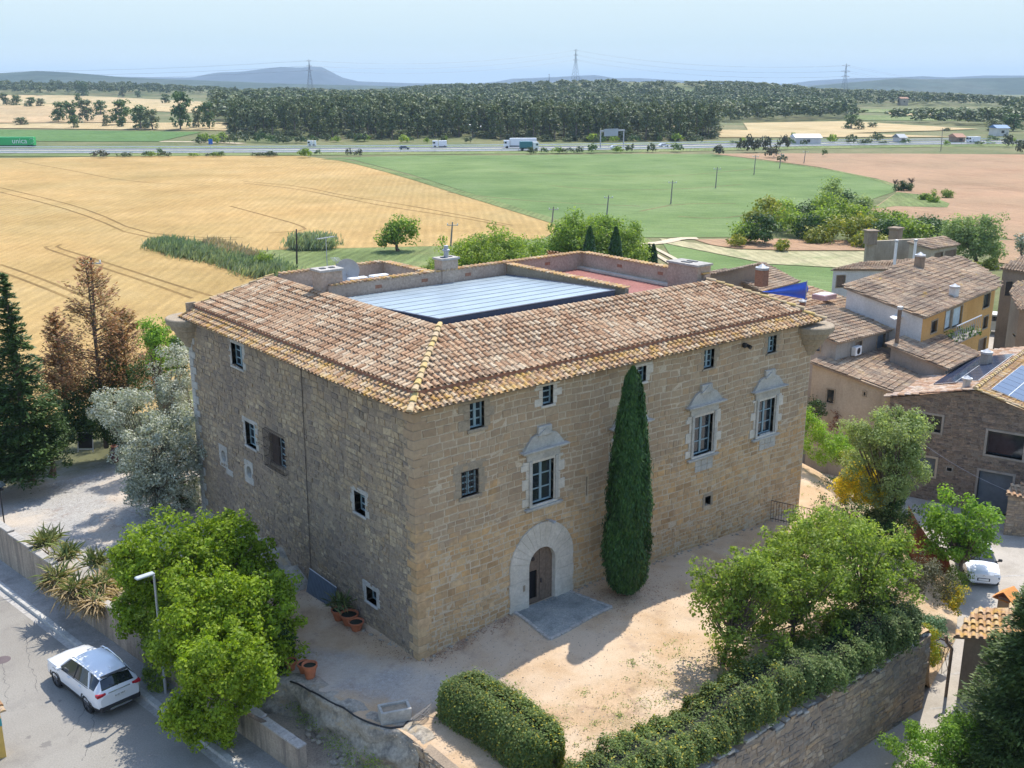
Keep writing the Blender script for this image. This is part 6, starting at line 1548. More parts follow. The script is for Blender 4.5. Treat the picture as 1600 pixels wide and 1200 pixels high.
for k, (px, py, z, r, n, dd, lb) in enumerate([(72, 850, .0, 1.0, 150, 20, 'yucca with upright green blades farthest up the street wall'), (105, 868, .0, .9, 130, 10, 'second green yucca behind the wall coping'), (150, 880, .1, .9, 130, 10, 'green yucca nearest the bright tree'), (88, 905, -.05, .95, 100, 160, 'yellowing yucca spilling over the wall, left one'), (118, 925, -.1, 1.0, 70, 260, 'yucca with a skirt of dry straw coloured blades in the middle of the bank'), (160, 915, -.1, 1.0, 50, 320, 'mostly dead pale yucca beside the bright tree'), (150, 940, -.3, .9, 20, 340, 'collapsed whitish dead yucca hanging over the wall'), (178, 895, 0, .8, 60, 120, 'half dry yucca touching the bright tree leaves')]):
    q = at(px, py, z); yucca(lb, (q[0], q[1], z - .35), r, n, G_YUCCA, 60 + k, dead=dd)
# hedges in front
hz_ = lambda x, y: float(yz(x, y))
hedge('oval_hedge', 'clipped dense hedge with yellow flecks between trough and sandy yard', [(-.85, -3.1), (-.55, -5.6), (-.5, -8.6)], lambda s: 2.0, lambda s: 1.35 + .15 * math.sin(s * 3), .085, G_HEDGEY, 1700, hz_, 71, bulge=.03)
hedge('boundary_hedge', 'loose hedge along the top of the tall retaining wall, lower stretch', [(-1.8, -10.7), (2, -10.3), (6.2, -10.2), (9.5, -10.3)], lambda s: 2.2, lambda s: 1.05 + .28 * math.sin(s * 9), .095, G_HEDGEY, 1300, hz_, 72, bulge=.17)
hedge('boundary_hedge', 'darker shaggy hedge along the top of the tall retaining wall, far stretch under the trees', [(8.8, -10.35), (13, -10.3), (17.2, -10.4)], lambda s: 2.4, lambda s: 1.15 + .3 * math.sin(s * 7 + 2), .10, G_HEDGE, 1000, hz_, 73, bulge=.2)
# airy young trees beside the hedge
for k, (px, py, bl_, mt, lb, n) in enumerate([
    (1127, 1058, [(1135, 985, 50, 64), (1165, 910, 46, 50), (1120, 925, 38, 44), (1182, 975, 44, 56), (1150, 900, 40, 40), (1195, 900, 46, 40)], G_MID, 'airy young tree with visible trunk at the edge of the sandy yard', 190),
    (1235, 1020, [(1235, 930, 64, 66), (1262, 885, 56, 56), (1210, 880, 44, 44), (1280, 950, 54, 60), (1225, 970, 50, 50)], G_MID, 'leafy tree second from the yard in the row along the hedge', 210),
    (1340, 985, [(1335, 880, 74, 70), (1372, 925, 54, 58), (1300, 850, 52, 50), (1395, 875, 36, 46), (1330, 945, 56, 50)], G_MID, 'widest tree in the row along the hedge, third from the yard', 250),
    (1300, 905, [(1285, 825, 38, 26), (1340, 840, 34, 22), (1245, 848, 42, 34), (1310, 842, 44, 26)], G_MID, 'tree top behind the widest one next to the yellow broom', 170)]):
    z = -.35; q = at(px, py, z); q[2] = float(yz(q[0], q[1])) - .05
    tree('young_tree', lb, 'tree', q, [blob(q, *b) for b in bl_], n, .40, 62, .13, mt, .10, seed=80 + k, shell=.35, squash=.7, low=-.9)
# right hand garden
def gshrub(lb, px, py, z, bl_, ncl, cr, mt, seed, size=.11, per=90, name='garden_shrub', cat='shrub', tr=0):
    q = at(px, py, z); return tree(name, lb, cat, q, [blob(q, *b) for b in bl_], ncl, cr, per, size, mt, tr, seed=seed)
gshrub('yellow flowering broom between the grey green tree and the young trees', 1345, 800, -.6, [(1350, 755, 36, 26), (1328, 770, 26, 20), (1375, 770, 26, 22)], 170, .3, G_YEL, 91, .09, name='broom_bush')
gshrub('yellow green bush above the flowering broom', 1372, 770, -.6, [(1355, 725, 32, 20), (1395, 745, 24, 28)], 40, .34, G_YELG, 92, .09)
gshrub('large grey green tree in front of the beige house beside the dark stone house', 1395, 850, -2.2, [(1385, 680, 46, 40), (1405, 730, 40, 52), (1352, 685, 26, 26), (1385, 790, 30, 44), (1420, 665, 24, 26), (1375, 740, 40, 50)], 340, .45, G_GREYG, 93, .12, 90, 'grey_green_tree', 'tree', .16)
gshrub('dark undergrowth at the foot of the grey green tree by the rusty steel edging', 1410, 860, -2.4, [(1400, 810, 34, 36), (1380, 835, 30, 30)], 60, .4, G_DARK, 94, .11)
gshrub('light green bush against the right end of the castle wall', 1270, 735, -.1, [(1275, 695, 26, 36), (1300, 700, 26, 30), (1262, 665, 12, 26)], 70, .36, G_BRIGHT, 95, .10)
gshrub('light green bush in the middle of the far garden bed', 1315, 728, -.3, [(1320, 705, 22, 22), (1335, 690, 20, 22)], 40, .36, G_MID, 96, .10)
gshrub('small dark conifer bush beside the beige house window', 1280, 680, -.6, [(1274, 640, 16, 24)], 24, .34, G_CONI, 97, .10)
gshrub('reddish brown dry bush in front of the beige house', 1302, 680, -.8, [(1303, 655, 12, 18)], 18, .3, G_RED, 98, .08)
gshrub('bright green fig tree beside the parked small white car', 1500, 905, -3.3, [(1495, 800, 42, 30), (1470, 825, 30, 24), (1520, 830, 40, 30), (1535, 848, 26, 18), (1485, 852, 34, 24)], 90, .42, G_BRIGHT, 99, .17, 60, 'fig_tree', 'tree', .13)
gshrub('round dark purple green shrub at the bend of the lane', 1448, 955, -2.8, [(1448, 915, 32, 34), (1438, 890, 24, 18)], 60, .38, leafmat('plum_leaf', [(.06, .065, .04), (.10, .11, .065), (.16, .15, .09)], .2), 100, .09)
gshrub('yellow flowering shrub beside the small white car', 1488, 962, -3.3, [(1488, 935, 17, 24)], 30, .3, leafmat('gold_leaf', [(.50, .36, .015), (.62, .46, .02), (.16, .22, .03), (.10, .16, .03)], .3), 101, .085)
gshrub('green shrub between the fig trunk and the yellow flowering shrub', 1498, 925, -3.3, [(1498, 905, 16, 22)], 24, .3, G_MID, 102, .09)
gshrub('blue green juniper spreading over the lane kerb', 1456, 1005, -3.3, [(1455, 980, 28, 20)], 40, .3, leafmat('juniper_leaf', [(.08, .16, .09), (.13, .24, .13), (.17, .28, .16)], .2), 103, .085)
gshrub('golden yellow shrub at the end of the tall retaining wall', 1448, 1050, -3.5, [(1448, 1000, 16, 22), (1450, 1025, 16, 22)], 44, .28, leafmat('golden_leaf', [(.55, .42, .015), (.42, .40, .03), (.20, .30, .04), (.26, .36, .05)], .3), 104, .08)
# dark fir at the lower right
q = at(1606, 1235, -3.6); conifer('fir_tree', 'big dark fir filling the lower right corner in front of the shed', q, 9.6, 3.0, 520, 330, .10, G_FIR, 111, .25, .6, .0, width=.3, cat='fir tree')
q = at(1660, 1150, -3.6); conifer('fir_tree', 'second dark fir cut off by the right edge', q, 9.5, 2.6, 300, 200, .10, G_FIR, 112, .25, .7, .0, width=.3, cat='fir tree')
gshrub('sunlit light green shrub at the foot of the big dark fir', 1450, 1215, -3.5, [(1450, 1180, 52, 36), (1500, 1150, 38, 30)], 100, .34, G_BRIGHT, 113, .10)
# plants round the pots and weeds
q = at(533, 962, 0); 
def weeds(name, label, n, cf, size, mat, seed, h=.12, zf=None):
    r_ = random.Random(seed); P = []
    for i in range(n):
        x, y = cf(r_); z = (zf or zyd)(x, y); k = r_.randint(8, 22); s = r_.uniform(.05, .2)
        for j in range(k): P.append((x + r_.gauss(0, s), y + r_.gauss(0, s), z + r_.uniform(.01, h)))
    V, F = leaves(np.array(P), size, .6, .5); o = mesh_np(name, V, F, None, mat); tag(o, label, 'weeds', kind='stuff')
weeds('weeds', 'sparse weeds on the sandy yard and along its edges', 170, lambda r: (r.uniform(-1, 9), r.uniform(-9.5, -5.5)) if r.random() < .55 else ((r.uniform(5, 24), r.uniform(-8.5, -6)) if r.random() < .6 else (r.uniform(18, 32), r.uniform(-5, 4))), .07, G_GREYG, 3, .08)
weeds('undergrowth', 'low undergrowth on the garden slope beside the lane', 500, lambda r: (lambda s, q_: (17.5 + 17 * s + q_, -10 + 11 * s + q_ * -.2 + r.uniform(0, 4)))(r.random(), r.uniform(-1.5, 2)), .13, G_DARK, 4, .35)
weeds('wall_foot_weeds', 'low green weeds under the bright trees', 260, lambda r: (r.uniform(-7.2, -4.4), r.uniform(2.6, 14)), .10, G_DARK, 5, .3)
weeds('edge_weeds', 'green weeds on the rocks below the trough', 150, lambda r: (r.uniform(-4.9, -3.9), r.uniform(-5, 2)), .07, G_MID, 6, .25, lambda x, y: -1.1)

def litter(name, label, n, cf, seed, mat=G_DRY, size=.055):
    r_ = random.Random(seed); P = []
    for i in range(n): x, y = cf(r_); P.append((x, y, float(yz(x, y)) + .02))
    V, F = leaves(np.array(P), size, 3.0, .6); o = mesh_np(name, V, F, None, mat); tag(o, label, 'leaf litter', kind='stuff')
litter('leaf_litter', 'dry leaves scattered under the hedge and the young trees', 2600, lambda r: (r.uniform(-2.5, 17), -9.3 + abs(r.gauss(0, 1.3))), 3)
litter('leaf_litter', 'brown litter at the foot of the cypress and the castle walls', 2200, lambda r: (cb_[0] + r.gauss(0, 1.3), min(-.05, cb_[1] + r.gauss(0, .8))) if r.random() < .5 else ((r.uniform(.1, 4.5), -abs(r.gauss(0, .35)) - .03) if r.random() < .5 else (-abs(r.gauss(0, .5)) - .03, r.uniform(0, 9))), 4, G_RED, .05)
litter('leaf_litter', 'fallen leaves on the ground around the bright trees', 1500, lambda r: (r.uniform(-7, -2.5), r.uniform(2.8, 13)), 5)
# ------------------------------------------------------------------ cars and yard objects
def glyphs(txt, size, name, mat, parent, mtx, depth=.002):
    cu = bpy.data.curves.new(name, 'FONT'); cu.body = txt; cu.size = size; cu.extrude = depth; cu.align_x = 'CENTER'; cu.align_y = 'CENTER'; cu.resolution_u = 3
    o = bpy.data.objects.new(name + '_tmp', cu); COL.objects.link(o); bpy.context.view_layer.update()
    me = bpy.data.meshes.new_from_object(o.evaluated_get(bpy.context.evaluated_depsgraph_get())); bpy.data.objects.remove(o); me.transform(mtx)
    return link_mesh(name, me, parent, mat)
M_CARW = simple('white_car_paint', (.74, .75, .76), .22, var=.015, coat=.6, spec=.5)
M_CARG = simple('car_glass', (.015, .02, .025), .04, spec=.9, var=.1)
M_TYRE = simple('tyre_rubber', (.02, .02, .02), .85); M_RIM = simple('dark_rim', (.16, .16, .17), .35, .6)
M_TAIL = simple('tail_light', (.42, .02, .03), .2); M_LAMP = simple('head_light', (.55, .58, .6), .1, .3)
M_DPLAS = simple('dark_cladding', (.03, .03, .032), .6)
M_CHROME = simple('chrome', (.6, .6, .62), .15, .9)
def car(label, loc, rz, st, wheels, wr=.35, hatch=True, front=False, rails=True, plate='', cat='car'):
    t = thing('parked_car', label, cat, loc, rz)
    names = 6
    V = []; F = []; M = []
    n = len(st)
    for (x, *pr) in st:
        row = [(y, z) for y, z in pr]
        for y, z in row: V.append((x, -y, z))
        for y, z in row[::-1][1:]: V.append((x, y, z))
    K = 11
    glass = []; body = []; clad = []
    for i in range(n - 1):
        for j in range(K - 1):
            f = (i*K+j, i*K+j+1, (i+1)*K+j+1, (i+1)*K+j)
            jj = j if j < 5 else 9 - j     # band 0..4 : 0 bottom,1,2,3 side window,4 top
            tagm = st_m[i] if False else None
            x0, x1 = st[i][0], st[i+1][0]
            if jj == 3 and WB[0] < (x0 + x1) / 2 < WB[1]: glass.append(f)
            elif jj == 4 and any(a - 1e-3 <= min(x0, x1) and max(x0, x1) <= b + 1e-3 for a, b in WT): glass.append(f)
            elif jj == 0: clad.append(f)
            else: body.append(f)
    body.append(tuple(range(K))); body.append(tuple((n-1)*K + k for k in range(K-1, -1, -1)))
    V = np.array(V)
    def sub(name, fs, mat, sm=True):
        ids = sorted({i for f in fs for i in f}); mp = {a: b for b, a in enumerate(ids)}
        o = mesh_np(name, V[ids], [tuple(mp[i] for i in f) for f in fs], t, mat, sm, world=False)
        if sm:
            for p in o.data.polygons: p.use_smooth = True
            m_ = o.modifiers.new('edges', 'EDGE_SPLIT'); m_.split_angle = R(28)
        return o
    bd = sub('body', body, M_CARW); sub('glazing', glass, M_CARG); sub('cladding', clad, M_DPLAS)
    for sx in wheels:
        for sy in (-1, 1):
            w = MB(); ax = [(1, 0, 0), (0, 0, 1), (0, sy, 0)]; W = HWID - .02
            w.lathe((sx, sy * (W - .2), wr), [(wr * .62, 0), (wr * .97, .0), (wr, .04), (wr, .18), (wr * .96, .215), (wr * .68, .225)], 24, 0, ax); wo = w.build('wheel', M_TYRE, t, world=False)
            r_ = MB(); r_.lathe((sx, sy * (W - .2), wr), [(wr * .66, .20), (wr * .6, .21), (wr * .56, .12)], 24, 0, ax)
            for k in range(5):
                a = 2 * math.pi * k / 5 + .3; c = np.array([sx + math.cos(a) * wr * .34, sy * (W + .0), wr + math.sin(a) * wr * .34]); r_.box(c, (wr * .66, .03, .075), [(math.cos(a), 0, math.sin(a)), (0, 1, 0), (-math.sin(a), 0, math.cos(a))])
            r_.build('rim', M_RIM, wo, world=False)
            m_ = MB(); m_.lathe((sx, sy * (W - .22), wr + .01), [(wr * 1.0, -.01), (wr * 1.28, .0), (wr * 1.3, .232), (wr * 1.06, .238)], 20, 0, ax, 0, math.pi); m_.build('wheel_arch', M_DPLAS, t, world=False)
            m_ = MB(); m_.lathe((sx, sy * (W - .3), wr), [(.001, .283), (wr * 1.12, .283)], 20, 0, ax); m_.build('wheel_well', M_BLACK, t, world=False)
    return t
# SUV, rear towards the lens
HWID = .93
WB = (-1.98, .80); WT = [(.28, .98), (-2.22, -1.96)]
A_ = lambda y, z: (y, z)
ST = [(-2.31, (.62, .42), (.74, .48), (.78, .66), (.78, .84), (.62, .98), (0, 1.0)), (-2.24, (.74, .32), (.84, .48), (.88, .72), (.84, 1.0), (.68, 1.10), (0, 1.12)), (-2.20, (.76, .30), (.86, .48), (.90, .74), (.86, 1.04), (.66, 1.16), (0, 1.18)),
      (-1.97, (.82, .26), (.91, .48), (.93, .78), (.87, 1.16), (.58, 1.50), (0, 1.56)), (-1.55, (.84, .24), (.92, .48), (.94, .80), (.885, 1.16), (.61, 1.60), (0, 1.655)), (-.6, (.84, .22), (.90, .46), (.92, .78), (.88, 1.11), (.64, 1.645), (0, 1.695)),
      (.28, (.84, .22), (.90, .46), (.92, .78), (.88, 1.07), (.62, 1.565), (0, 1.63)), (.97, (.84, .22), (.91, .46), (.925, .78), (.89, 1.02), (.70, 1.10), (0, 1.15)), (1.5, (.84, .22), (.92, .46), (.935, .78), (.88, .98), (.68, 1.055), (0, 1.09)),
      (2.0, (.82, .24), (.91, .46), (.92, .74), (.84, .92), (.62, .99), (0, 1.02)), (2.2, (.68, .28), (.80, .46), (.81, .66), (.72, .82), (.52, .89), (0, .94)), (2.32, (.50, .34), (.60, .46), (.60, .60), (.52, .72), (.38, .78), (0, .82))]
wr_, fr_ = at(137, 1110, SZ)[:2], at(93, 1074, SZ)[:2]
rgt_ = at(206, 1085, SZ)[:2]
hd = norm(fr_ - wr_); cen = (wr_ + fr_) / 2 + np.array([hd[1], -hd[0]]) * .86 
suv = car('white sport utility car parked by the kerb below the retaining wall', (cen[0], cen[1], SZ), math.atan2(hd[1], hd[0]), ST, (-1.33, 1.34), .37)
def part(parent, name, mat, fn, world=False):
    mb = MB(); fn(mb); return mb.build(name, mat, parent, world=world)
for s in (-1, 1):
    part(suv, 'roof_rail', M_CHROME, lambda m: m.tube([(-1.65, s * .58, 1.66), (-1.4, s * .6, 1.715), (-.4, s * .615, 1.735), (.1, s * .6, 1.70), (.25, s * .59, 1.63)], .022, 6))
    part(suv, 'tail_light', M_TAIL, lambda m: m.box((-2.2, s * .72, 1.02), (.2, .36, .13), None, 0, .02))
    part(suv, 'mirror', M_CARW, lambda m: (m.box((.72, s * 1.0, 1.12), (.14, .2, .15), None, 0, .03), m.box((.74, s * .9, 1.06), (.06, .1, .04))))
    for x0, z0, x1, z1, w in ((.93, 1.05, .28, 1.6, .035), (-1.62, 1.12, -1.3, 1.62, .05)): part(suv, 'pillar', M_CARW, lambda m: m.tube([(x0, s * .885, z0), (x1, s * .64, z1)], w, 4))
    part(suv, 'window_post', M_DPLAS, lambda m: m.tube([(-.35, s * .887, 1.07), (-.42, s * .65, 1.63)], .03, 4))
    part(suv, 'door_handle', M_CARW, lambda m: [m.box((x, s * .925, .95), (.2, .03, .035)) for x in (.1, -.85)][0])
    part(suv, 'head_light', M_LAMP, lambda m: m.box((2.12, s * .66, .82), (.22, .3, .1), None, 0, .02))
    part(suv, 'window_trim', M_DPLAS, lambda m: m.tube([(.95, s * .895, 1.045), (-.6, s * .888, 1.08), (-1.6, s * .892, 1.12)], .014, 4))
part(suv, 'rear_bumper', M_DPLAS, lambda m: m.box((-2.26, 0, .44), (.16, 1.66, .24), None, 0, .05))
part(suv, 'skid_plate', M_CHROME, lambda m: m.box((-2.33, 0, .36), (.05, .9, .08), None, 0, .01))
part(suv, 'tailgate_trim', M_CHROME, lambda m: m.box((-2.275, 0, 1.03), (.06, .9, .045), None, 0, .01))
part(suv, 'wiper', M_DPLAS, lambda m: m.tube([(-2.23, 0, 1.18), (-2.14, .35, 1.3)], .01, 4))
part(suv, 'spoiler', M_DPLAS, lambda m: m.box((-1.99, 0, 1.615), (.16, 1.1, .03), None, 0, .01))
part(suv, 'aerial_fin', M_CARW, lambda m: m.add([(-1.75, 0, 1.66), (-1.5, 0, 1.67), (-1.7, 0, 1.76), (-1.7, .02, 1.66)], [(0, 1, 2), (0, 2, 3), (1, 3, 2)]))
pl_ = part(suv, 'number_plate', M_WHITE, lambda m: m.box((-2.325, 0, .84), (.02, .52, .12), None, 0, .004))
glyphs('6131 MFT', .1, 'plate_characters', M_BLACK, pl_, Matrix.Translation((-2.337, 0, .84)) @ Matrix.Rotation(-math.pi / 2, 4, 'Z') @ Matrix.Rotation(math.pi / 2, 4, 'X'))
# small white car, front towards the lens
HWID = .86; WB = (-1.75, .70); WT = [(.22, .98), (-2.02, -1.72)]
ST2 = [(-2.06, (.60, .40), (.72, .48), (.76, .66), (.74, .9), (.60, 1.02), (0, 1.03)), (-2.0, (.72, .3), (.80, .48), (.83, .72), (.80, 1.0), (.62, 1.1), (0, 1.12)), (-1.72, (.78, .26), (.84, .46), (.86, .76), (.82, 1.06), (.58, 1.42), (0, 1.46)),
       (-.6, (.78, .22), (.84, .46), (.86, .76), (.82, 1.02), (.60, 1.50), (0, 1.54)), (.22, (.78, .22), (.84, .46), (.86, .76), (.82, .99), (.60, 1.43), (0, 1.49)), (.97, (.78, .22), (.84, .46), (.86, .76), (.83, .97), (.66, 1.03), (0, 1.08)),
       (1.5, (.78, .22), (.85, .46), (.86, .74), (.80, .93), (.62, .99), (0, 1.02)), (1.92, (.74, .24), (.83, .46), (.84, .68), (.77, .82), (.56, .90), (0, .93)), (2.06, (.60, .28), (.72, .44), (.72, .58), (.66, .70), (.5, .77), (0, .80))]
SZC = -3.6
fl, frr = at(1512, 917, SZC)[:2], at(1557, 919, SZC)[:2]; ctr = (fl + frr) / 2; fd = norm(CAM[:2] - ctr); ang = math.atan2(fd[1], fd[0]) + R(12)
cc_ = ctr - np.array([math.cos(ang), math.sin(ang)]) * 1.95
c2 = car('small white hatchback facing the lens in the lane under the fig tree', (cc_[0], cc_[1], SZC), ang, ST2, (-1.28, 1.3), .31)
for s in (-1, 1):
    part(c2, 'mirror', M_BLACK, lambda m: (m.box((.68, s * .98, 1.06), (.13, .2, .14), None, 0, .03), m.box((.7, s * .87, 1.0), (.05, .12, .04))))
    part(c2, 'side_bumper_pad', M_DPLAS, lambda m: m.box((-.3, s * .862, .66), (1.4, .03, .26), None, 0, .01))
    part(c2, 'head_light', M_DPLAS, lambda m: m.box((1.97, s * .60, .60), (.16, .34, .2), None, 0, .04))
    part(c2, 'daytime_lamp', M_LAMP, lambda m: m.box((1.98, s * .62, .80), (.14, .3, .045), None, 0, .01))
    part(c2, 'roof_bar', M_DPLAS, lambda m: m.tube([(-1.4, s * .56, 1.50), (-.6, s * .58, 1.57), (.1, s * .57, 1.50)], .02, 5))
part(c2, 'front_bumper', M_DPLAS, lambda m: m.box((1.98, 0, .30), (.16, 1.5, .12), None, 0, .03))
part(c2, 'plate_surround', M_DPLAS, lambda m: m.box((2.055, 0, .50), (.03, .62, .17), None, 0, .01))
p2_ = part(c2, 'number_plate', M_WHITE, lambda m: m.box((2.075, 0, .50), (.02, .5, .11), None, 0, .004))
part(c2, 'badge', M_CHROME, lambda m: [m.add([(2.072, -.06, .68 + k), (2.072, 0, .72 + k), (2.072, .06, .68 + k), (2.072, .06, .695 + k), (2.072, 0, .735 + k), (2.072, -.06, .695 + k)], [(0, 1, 4, 5), (1, 2, 3, 4)]) for k in (0, .03)])
# street lamp, solar lamp, signboard
q = at(252, 1090, SZ); lp = thing('street_lamp', 'grey street lamp on the pavement half hidden by the bright trees', 'street lamp', (q[0] + .2, q[1], SZ + .13)); b_ = np.array([q[0] + .2, q[1], SZ + .13]); tp = above(b_, 238, 898)
part(lp, 'pole', M_METAL, lambda m: m.tube([b_, (b_[0], b_[1], tp[2] - .05), (tp[0], tp[1], tp[2])], [.065, .045, .04], 8), True)
part(lp, 'lamp_head', simple('lamp_grey', (.42, .45, .46), .4), lambda m: m.box(tp + np.array([-.3, -.02, .05]), (.75, .24, .1), rot2(.1), 0, .03), True)
q = at(6, 812, .0); sp_ = thing('solar_lamp', 'small solar garden lamp on a post at the left edge behind the wall', 'lamp', (q[0], q[1], -.4)); hgt = above((q[0], q[1], 0), 8, 768)[2]
part(sp_, 'post', M_BLACK, lambda m: m.tube([(q[0], q[1], -.4), (q[0], q[1], hgt)], .035, 6), True)
part(sp_, 'lamp_head', M_BLACK, lambda m: m.box((q[0], q[1] + .1, hgt + .1), (.35, .5, .07), None, 0, .01), True)
part(sp_, 'solar_cell', M_GLASS, lambda m: m.box((q[0], q[1] + .1, hgt + .3), (.55, .8, .03), [norm((1, 0, .25)), (0, 1, 0), norm((-.25, 0, 1))]), True)
q = at(134, 706, -.6); sb = thing('signboard', 'dark blank panel in a white frame standing on the gravel under the conifers', 'signboard', q); tdir = np.array([math.sin(YAW), -math.cos(YAW), 0]); nn_ = np.array([-math.cos(YAW), -math.sin(YAW), .18]); nn_ /= np.linalg.norm(nn_); vv = np.cross(nn_, tdir); vv = vv if vv[2] > 0 else -vv
c_ = q + vv * .72
part(sb, 'panel', M_DPLAS, lambda m: m.box(c_, (.86, .95, .03), [tdir, vv, nn_]), True)
part(sb, 'frame', M_WHITE, lambda m: [m.box(c_ + tdir * a + vv * b, (w, h, .05), [tdir, vv, nn_]) for a, b, w, h in ((-.47, -.1, .05, 1.25), (.47, -.1, .05, 1.25), (0, .5, .9, .05), (0, -.55, .9, .05))], True)
q = at(181, 722, -.6); ur = thing('dark_urn', 'dark reddish urn half hidden at the foot of the olive tree', 'urn', q); part(ur, 'urn_body', simple('dark_clay', (.07, .03, .03), .7), lambda m: m.lathe((0, 0, 0), [(.14, 0), (.26, .25), (.3, .55), (.22, .85), (.16, .95), (.2, 1.02)], 14)); part(ur, 'rim', M_TERRA, lambda m: m.lathe((0, 0, 1.0), [(.17, 0), (.22, .03), (.2, .06), (.14, .05)], 14))
# pots
def pot(px, py, r, h, label, group='terracotta pots by the castle', tilt=0.0, z=None):
    q = at(px, py, 0); q[2] = float(yz(q[0], q[1])); q = at(px, py, q[2]); t = thing('flower_pot', label, 'flower pot', q, tilt, group)
    part(t, 'pot', M_TERRA, lambda m: m.lathe((0, 0, 0), [(.001, 0), (r * .62, 0), (r * .98, h * .82), (r * 1.1, h * .83), (r * 1.12, h), (r * .98, h), (r * .9, h * .86), (.001, h * .85)], 18)); part(t, 'soil', G_CORE, lambda m: m.lathe((0, 0, h * .865), [(.001, 0), (r * .9, 0)], 18)); return t
pot(530, 968, .3, .5, 'terracotta pot farthest back, holding the spiky green plant by the side wall', None)
pot(546, 975, .36, .5, 'widest terracotta pot, second in the row by the side wall', None)
pot(557, 984, .3, .4, 'low terracotta pot in front of the widest one by the side wall', None)
pot(485, 1060, .27, .62, 'tall terracotta pot at the rocky edge of the yard', None); pot(476, 1052, .25, .45, 'shorter terracotta pot touching the tall one at the rocky edge', None); pot(455, 1046, .22, .4, 'terracotta pot mostly hidden by the dark bush', None)
q = at(534, 966, -.1); yucca('spiky green plant growing in the back terracotta pot', (q[0], q[1], .25), .75, 90, G_YUCCA, 130)
# trough, hose, metal sheet, railing
q = at(617, 1122, 0); tz = float(yz(q[0], q[1])); tr_ = thing('stone_trough', 'white stone trough on the rocky edge beside the clipped hedge', 'trough', (q[0], q[1], tz)); ax = rot2(-.35)
part(tr_, 'basin', M_PALE2, lambda m: [m.box(np.array([0, 0, 0]) + ax[0] * a + ax[1] * b + np.array([0, 0, c]), (w, d, h), ax, 0, .02) for a, b, c, w, d, h in ((0, -.27, .26, 1.1, .1, .5), (0, .27, .26, 1.1, .1, .5), (-.5, 0, .26, .1, .44, .5), (.5, 0, .26, .1, .44, .5), (0, 0, .06, .9, .44, .1))])
part(tr_, 'soil', M_OLDST, lambda m: m.box((0, 0, .4), (.9, .44, .04), ax))
hs = thing('garden_hose', 'black hose running along the rocky rim of the yard below the pots', 'hose', (-4.2, .5, 0)); hp = [(-4.5, 2.0), (-4.35, 1.2), (-4.25, .1), (-3.98, -1.0), (-3.75, -2.3), (-3.3, -3.1), (-2.9, -3.3), (-2.4, -3.0)]
hr = resample([np.array(p) for p in hp], .3)[:int(sum(np.linalg.norm(np.array(a) - np.array(b)) for a, b in zip(hp[:-1], hp[1:])) / .3)]
part(hs, 'hose', M_BLACK, lambda m: m.tube([(x, y, float(yz(x + .2, y)) + .03 + .03 * math.sin(i * 1.7)) for i, (x, y) in enumerate(hr)], .035, 6), True)
hc = thing('coiled_hose', 'tangled pale hose beside the stone trough', 'hose', (-2.2, -3.4, 0)); part(hc, 'hose', simple('grey_hose', (.2, .19, .18), .6), lambda m: m.tube([(-2.1 + .3 * math.cos(i * .5) * (1 + .02 * i), -3.3 + .22 * math.sin(i * .53), .1 + .004 * i) for i in range(60)] + [(-1.7, -3.8, .06), (-1.2, -4.2, .05)], .014, 4), True)
gs = thing('metal_sheet', 'blue grey ribbed metal sheet leaning on the foot of the side wall', 'metal sheet', (-.3, 7.3, -.3))
V = []; n = 40; 
for i in range(n + 1):
    y = 8.5 - 2.4 * i / n; o_ = .025 * (i % 2)
    V += [(-.42 - o_, y, -.55), (-.12 - o_, y, .78)]
mesh_np('sheet', np.array(V), [(2*i, 2*i+1, 2*i+3, 2*i+2) for i in range(n)], gs, simple('blue_grey_sheet', (.13, .165, .21), .5, .2)); part(gs, 'top_bar', M_METAL, lambda m: m.tube([(-.13, 8.5, .79), (-.13, 6.1, .79)], .025, 5), True)
rl = thing('iron_railing', 'black iron railing at the far end of the yard by the castle corner', 'railing', (21.6, -.5, .2)); rp = [(21.5, -.1), (22.0, -1.9), (25.2, -3.6)]
def rail(m):
    for a, b in zip(rp[:-1], rp[1:]):
        a = np.array(a); b = np.array(b); k = int(np.linalg.norm(b - a) / .14)
        for i in range(k + 1): c = a + (b - a) * i / k; z = float(yz(*c)); m.tube([(c[0], c[1], z), (c[0], c[1], z + 1.1)], .011, 4)
        for h_ in (.12, 1.08): m.tube([(a[0], a[1], float(yz(*a)) + h_), (b[0], b[1], float(yz(*b)) + h_)], .02, 4)
part(rl, 'bars', M_IRON, rail, True)
# rusty steel edging in the garden
M_CORTEN = ground('rusted_steel', [(.13, .05, .035), (.22, .09, .05)], 1.2, 9, .85, .2)
def steel(pts_, z0s, z1s, label):
    t = thing('steel_edging', label, 'steel plate', (*pts_[0], z0s[0])); V = []; n = 24; p = np.array(pts_, float); k = np.linspace(0, 1, len(p))
    for i in range(n + 1):
        s = i / n; x, y = np.interp(s, k, p[:, 0]), np.interp(s, k, p[:, 1]); a, b = np.interp(s, k, z0s), np.interp(s, k, z1s)
        V += [(x, y, a), (x, y, b), (x + .04, y + .03, b), (x + .04, y + .03, a)]
    F = [tuple(4*i + q for q in qq[:2]) + tuple(4*(i+1) + q for q in qq[1::-1]) for i in range(n) for qq in ((0, 1), (1, 2), (2, 3))]
    mesh_np('plate', np.array(V), F, t, M_CORTEN); return t
def w2(px, py, z): return tuple(at(px, py, z)[:2])
steel([w2(1418, 805, -2.2), w2(1432, 835, -2.2), w2(1452, 862, -2.6), w2(1478, 880, -3.0), w2(1486, 905, -3.2)], [-3.2, -3.2, -3.4, -3.6, -3.6], [-1.6, -1.5, -2.0, -2.4, -2.8], 'upper curved rusty steel edging beside the garden steps')
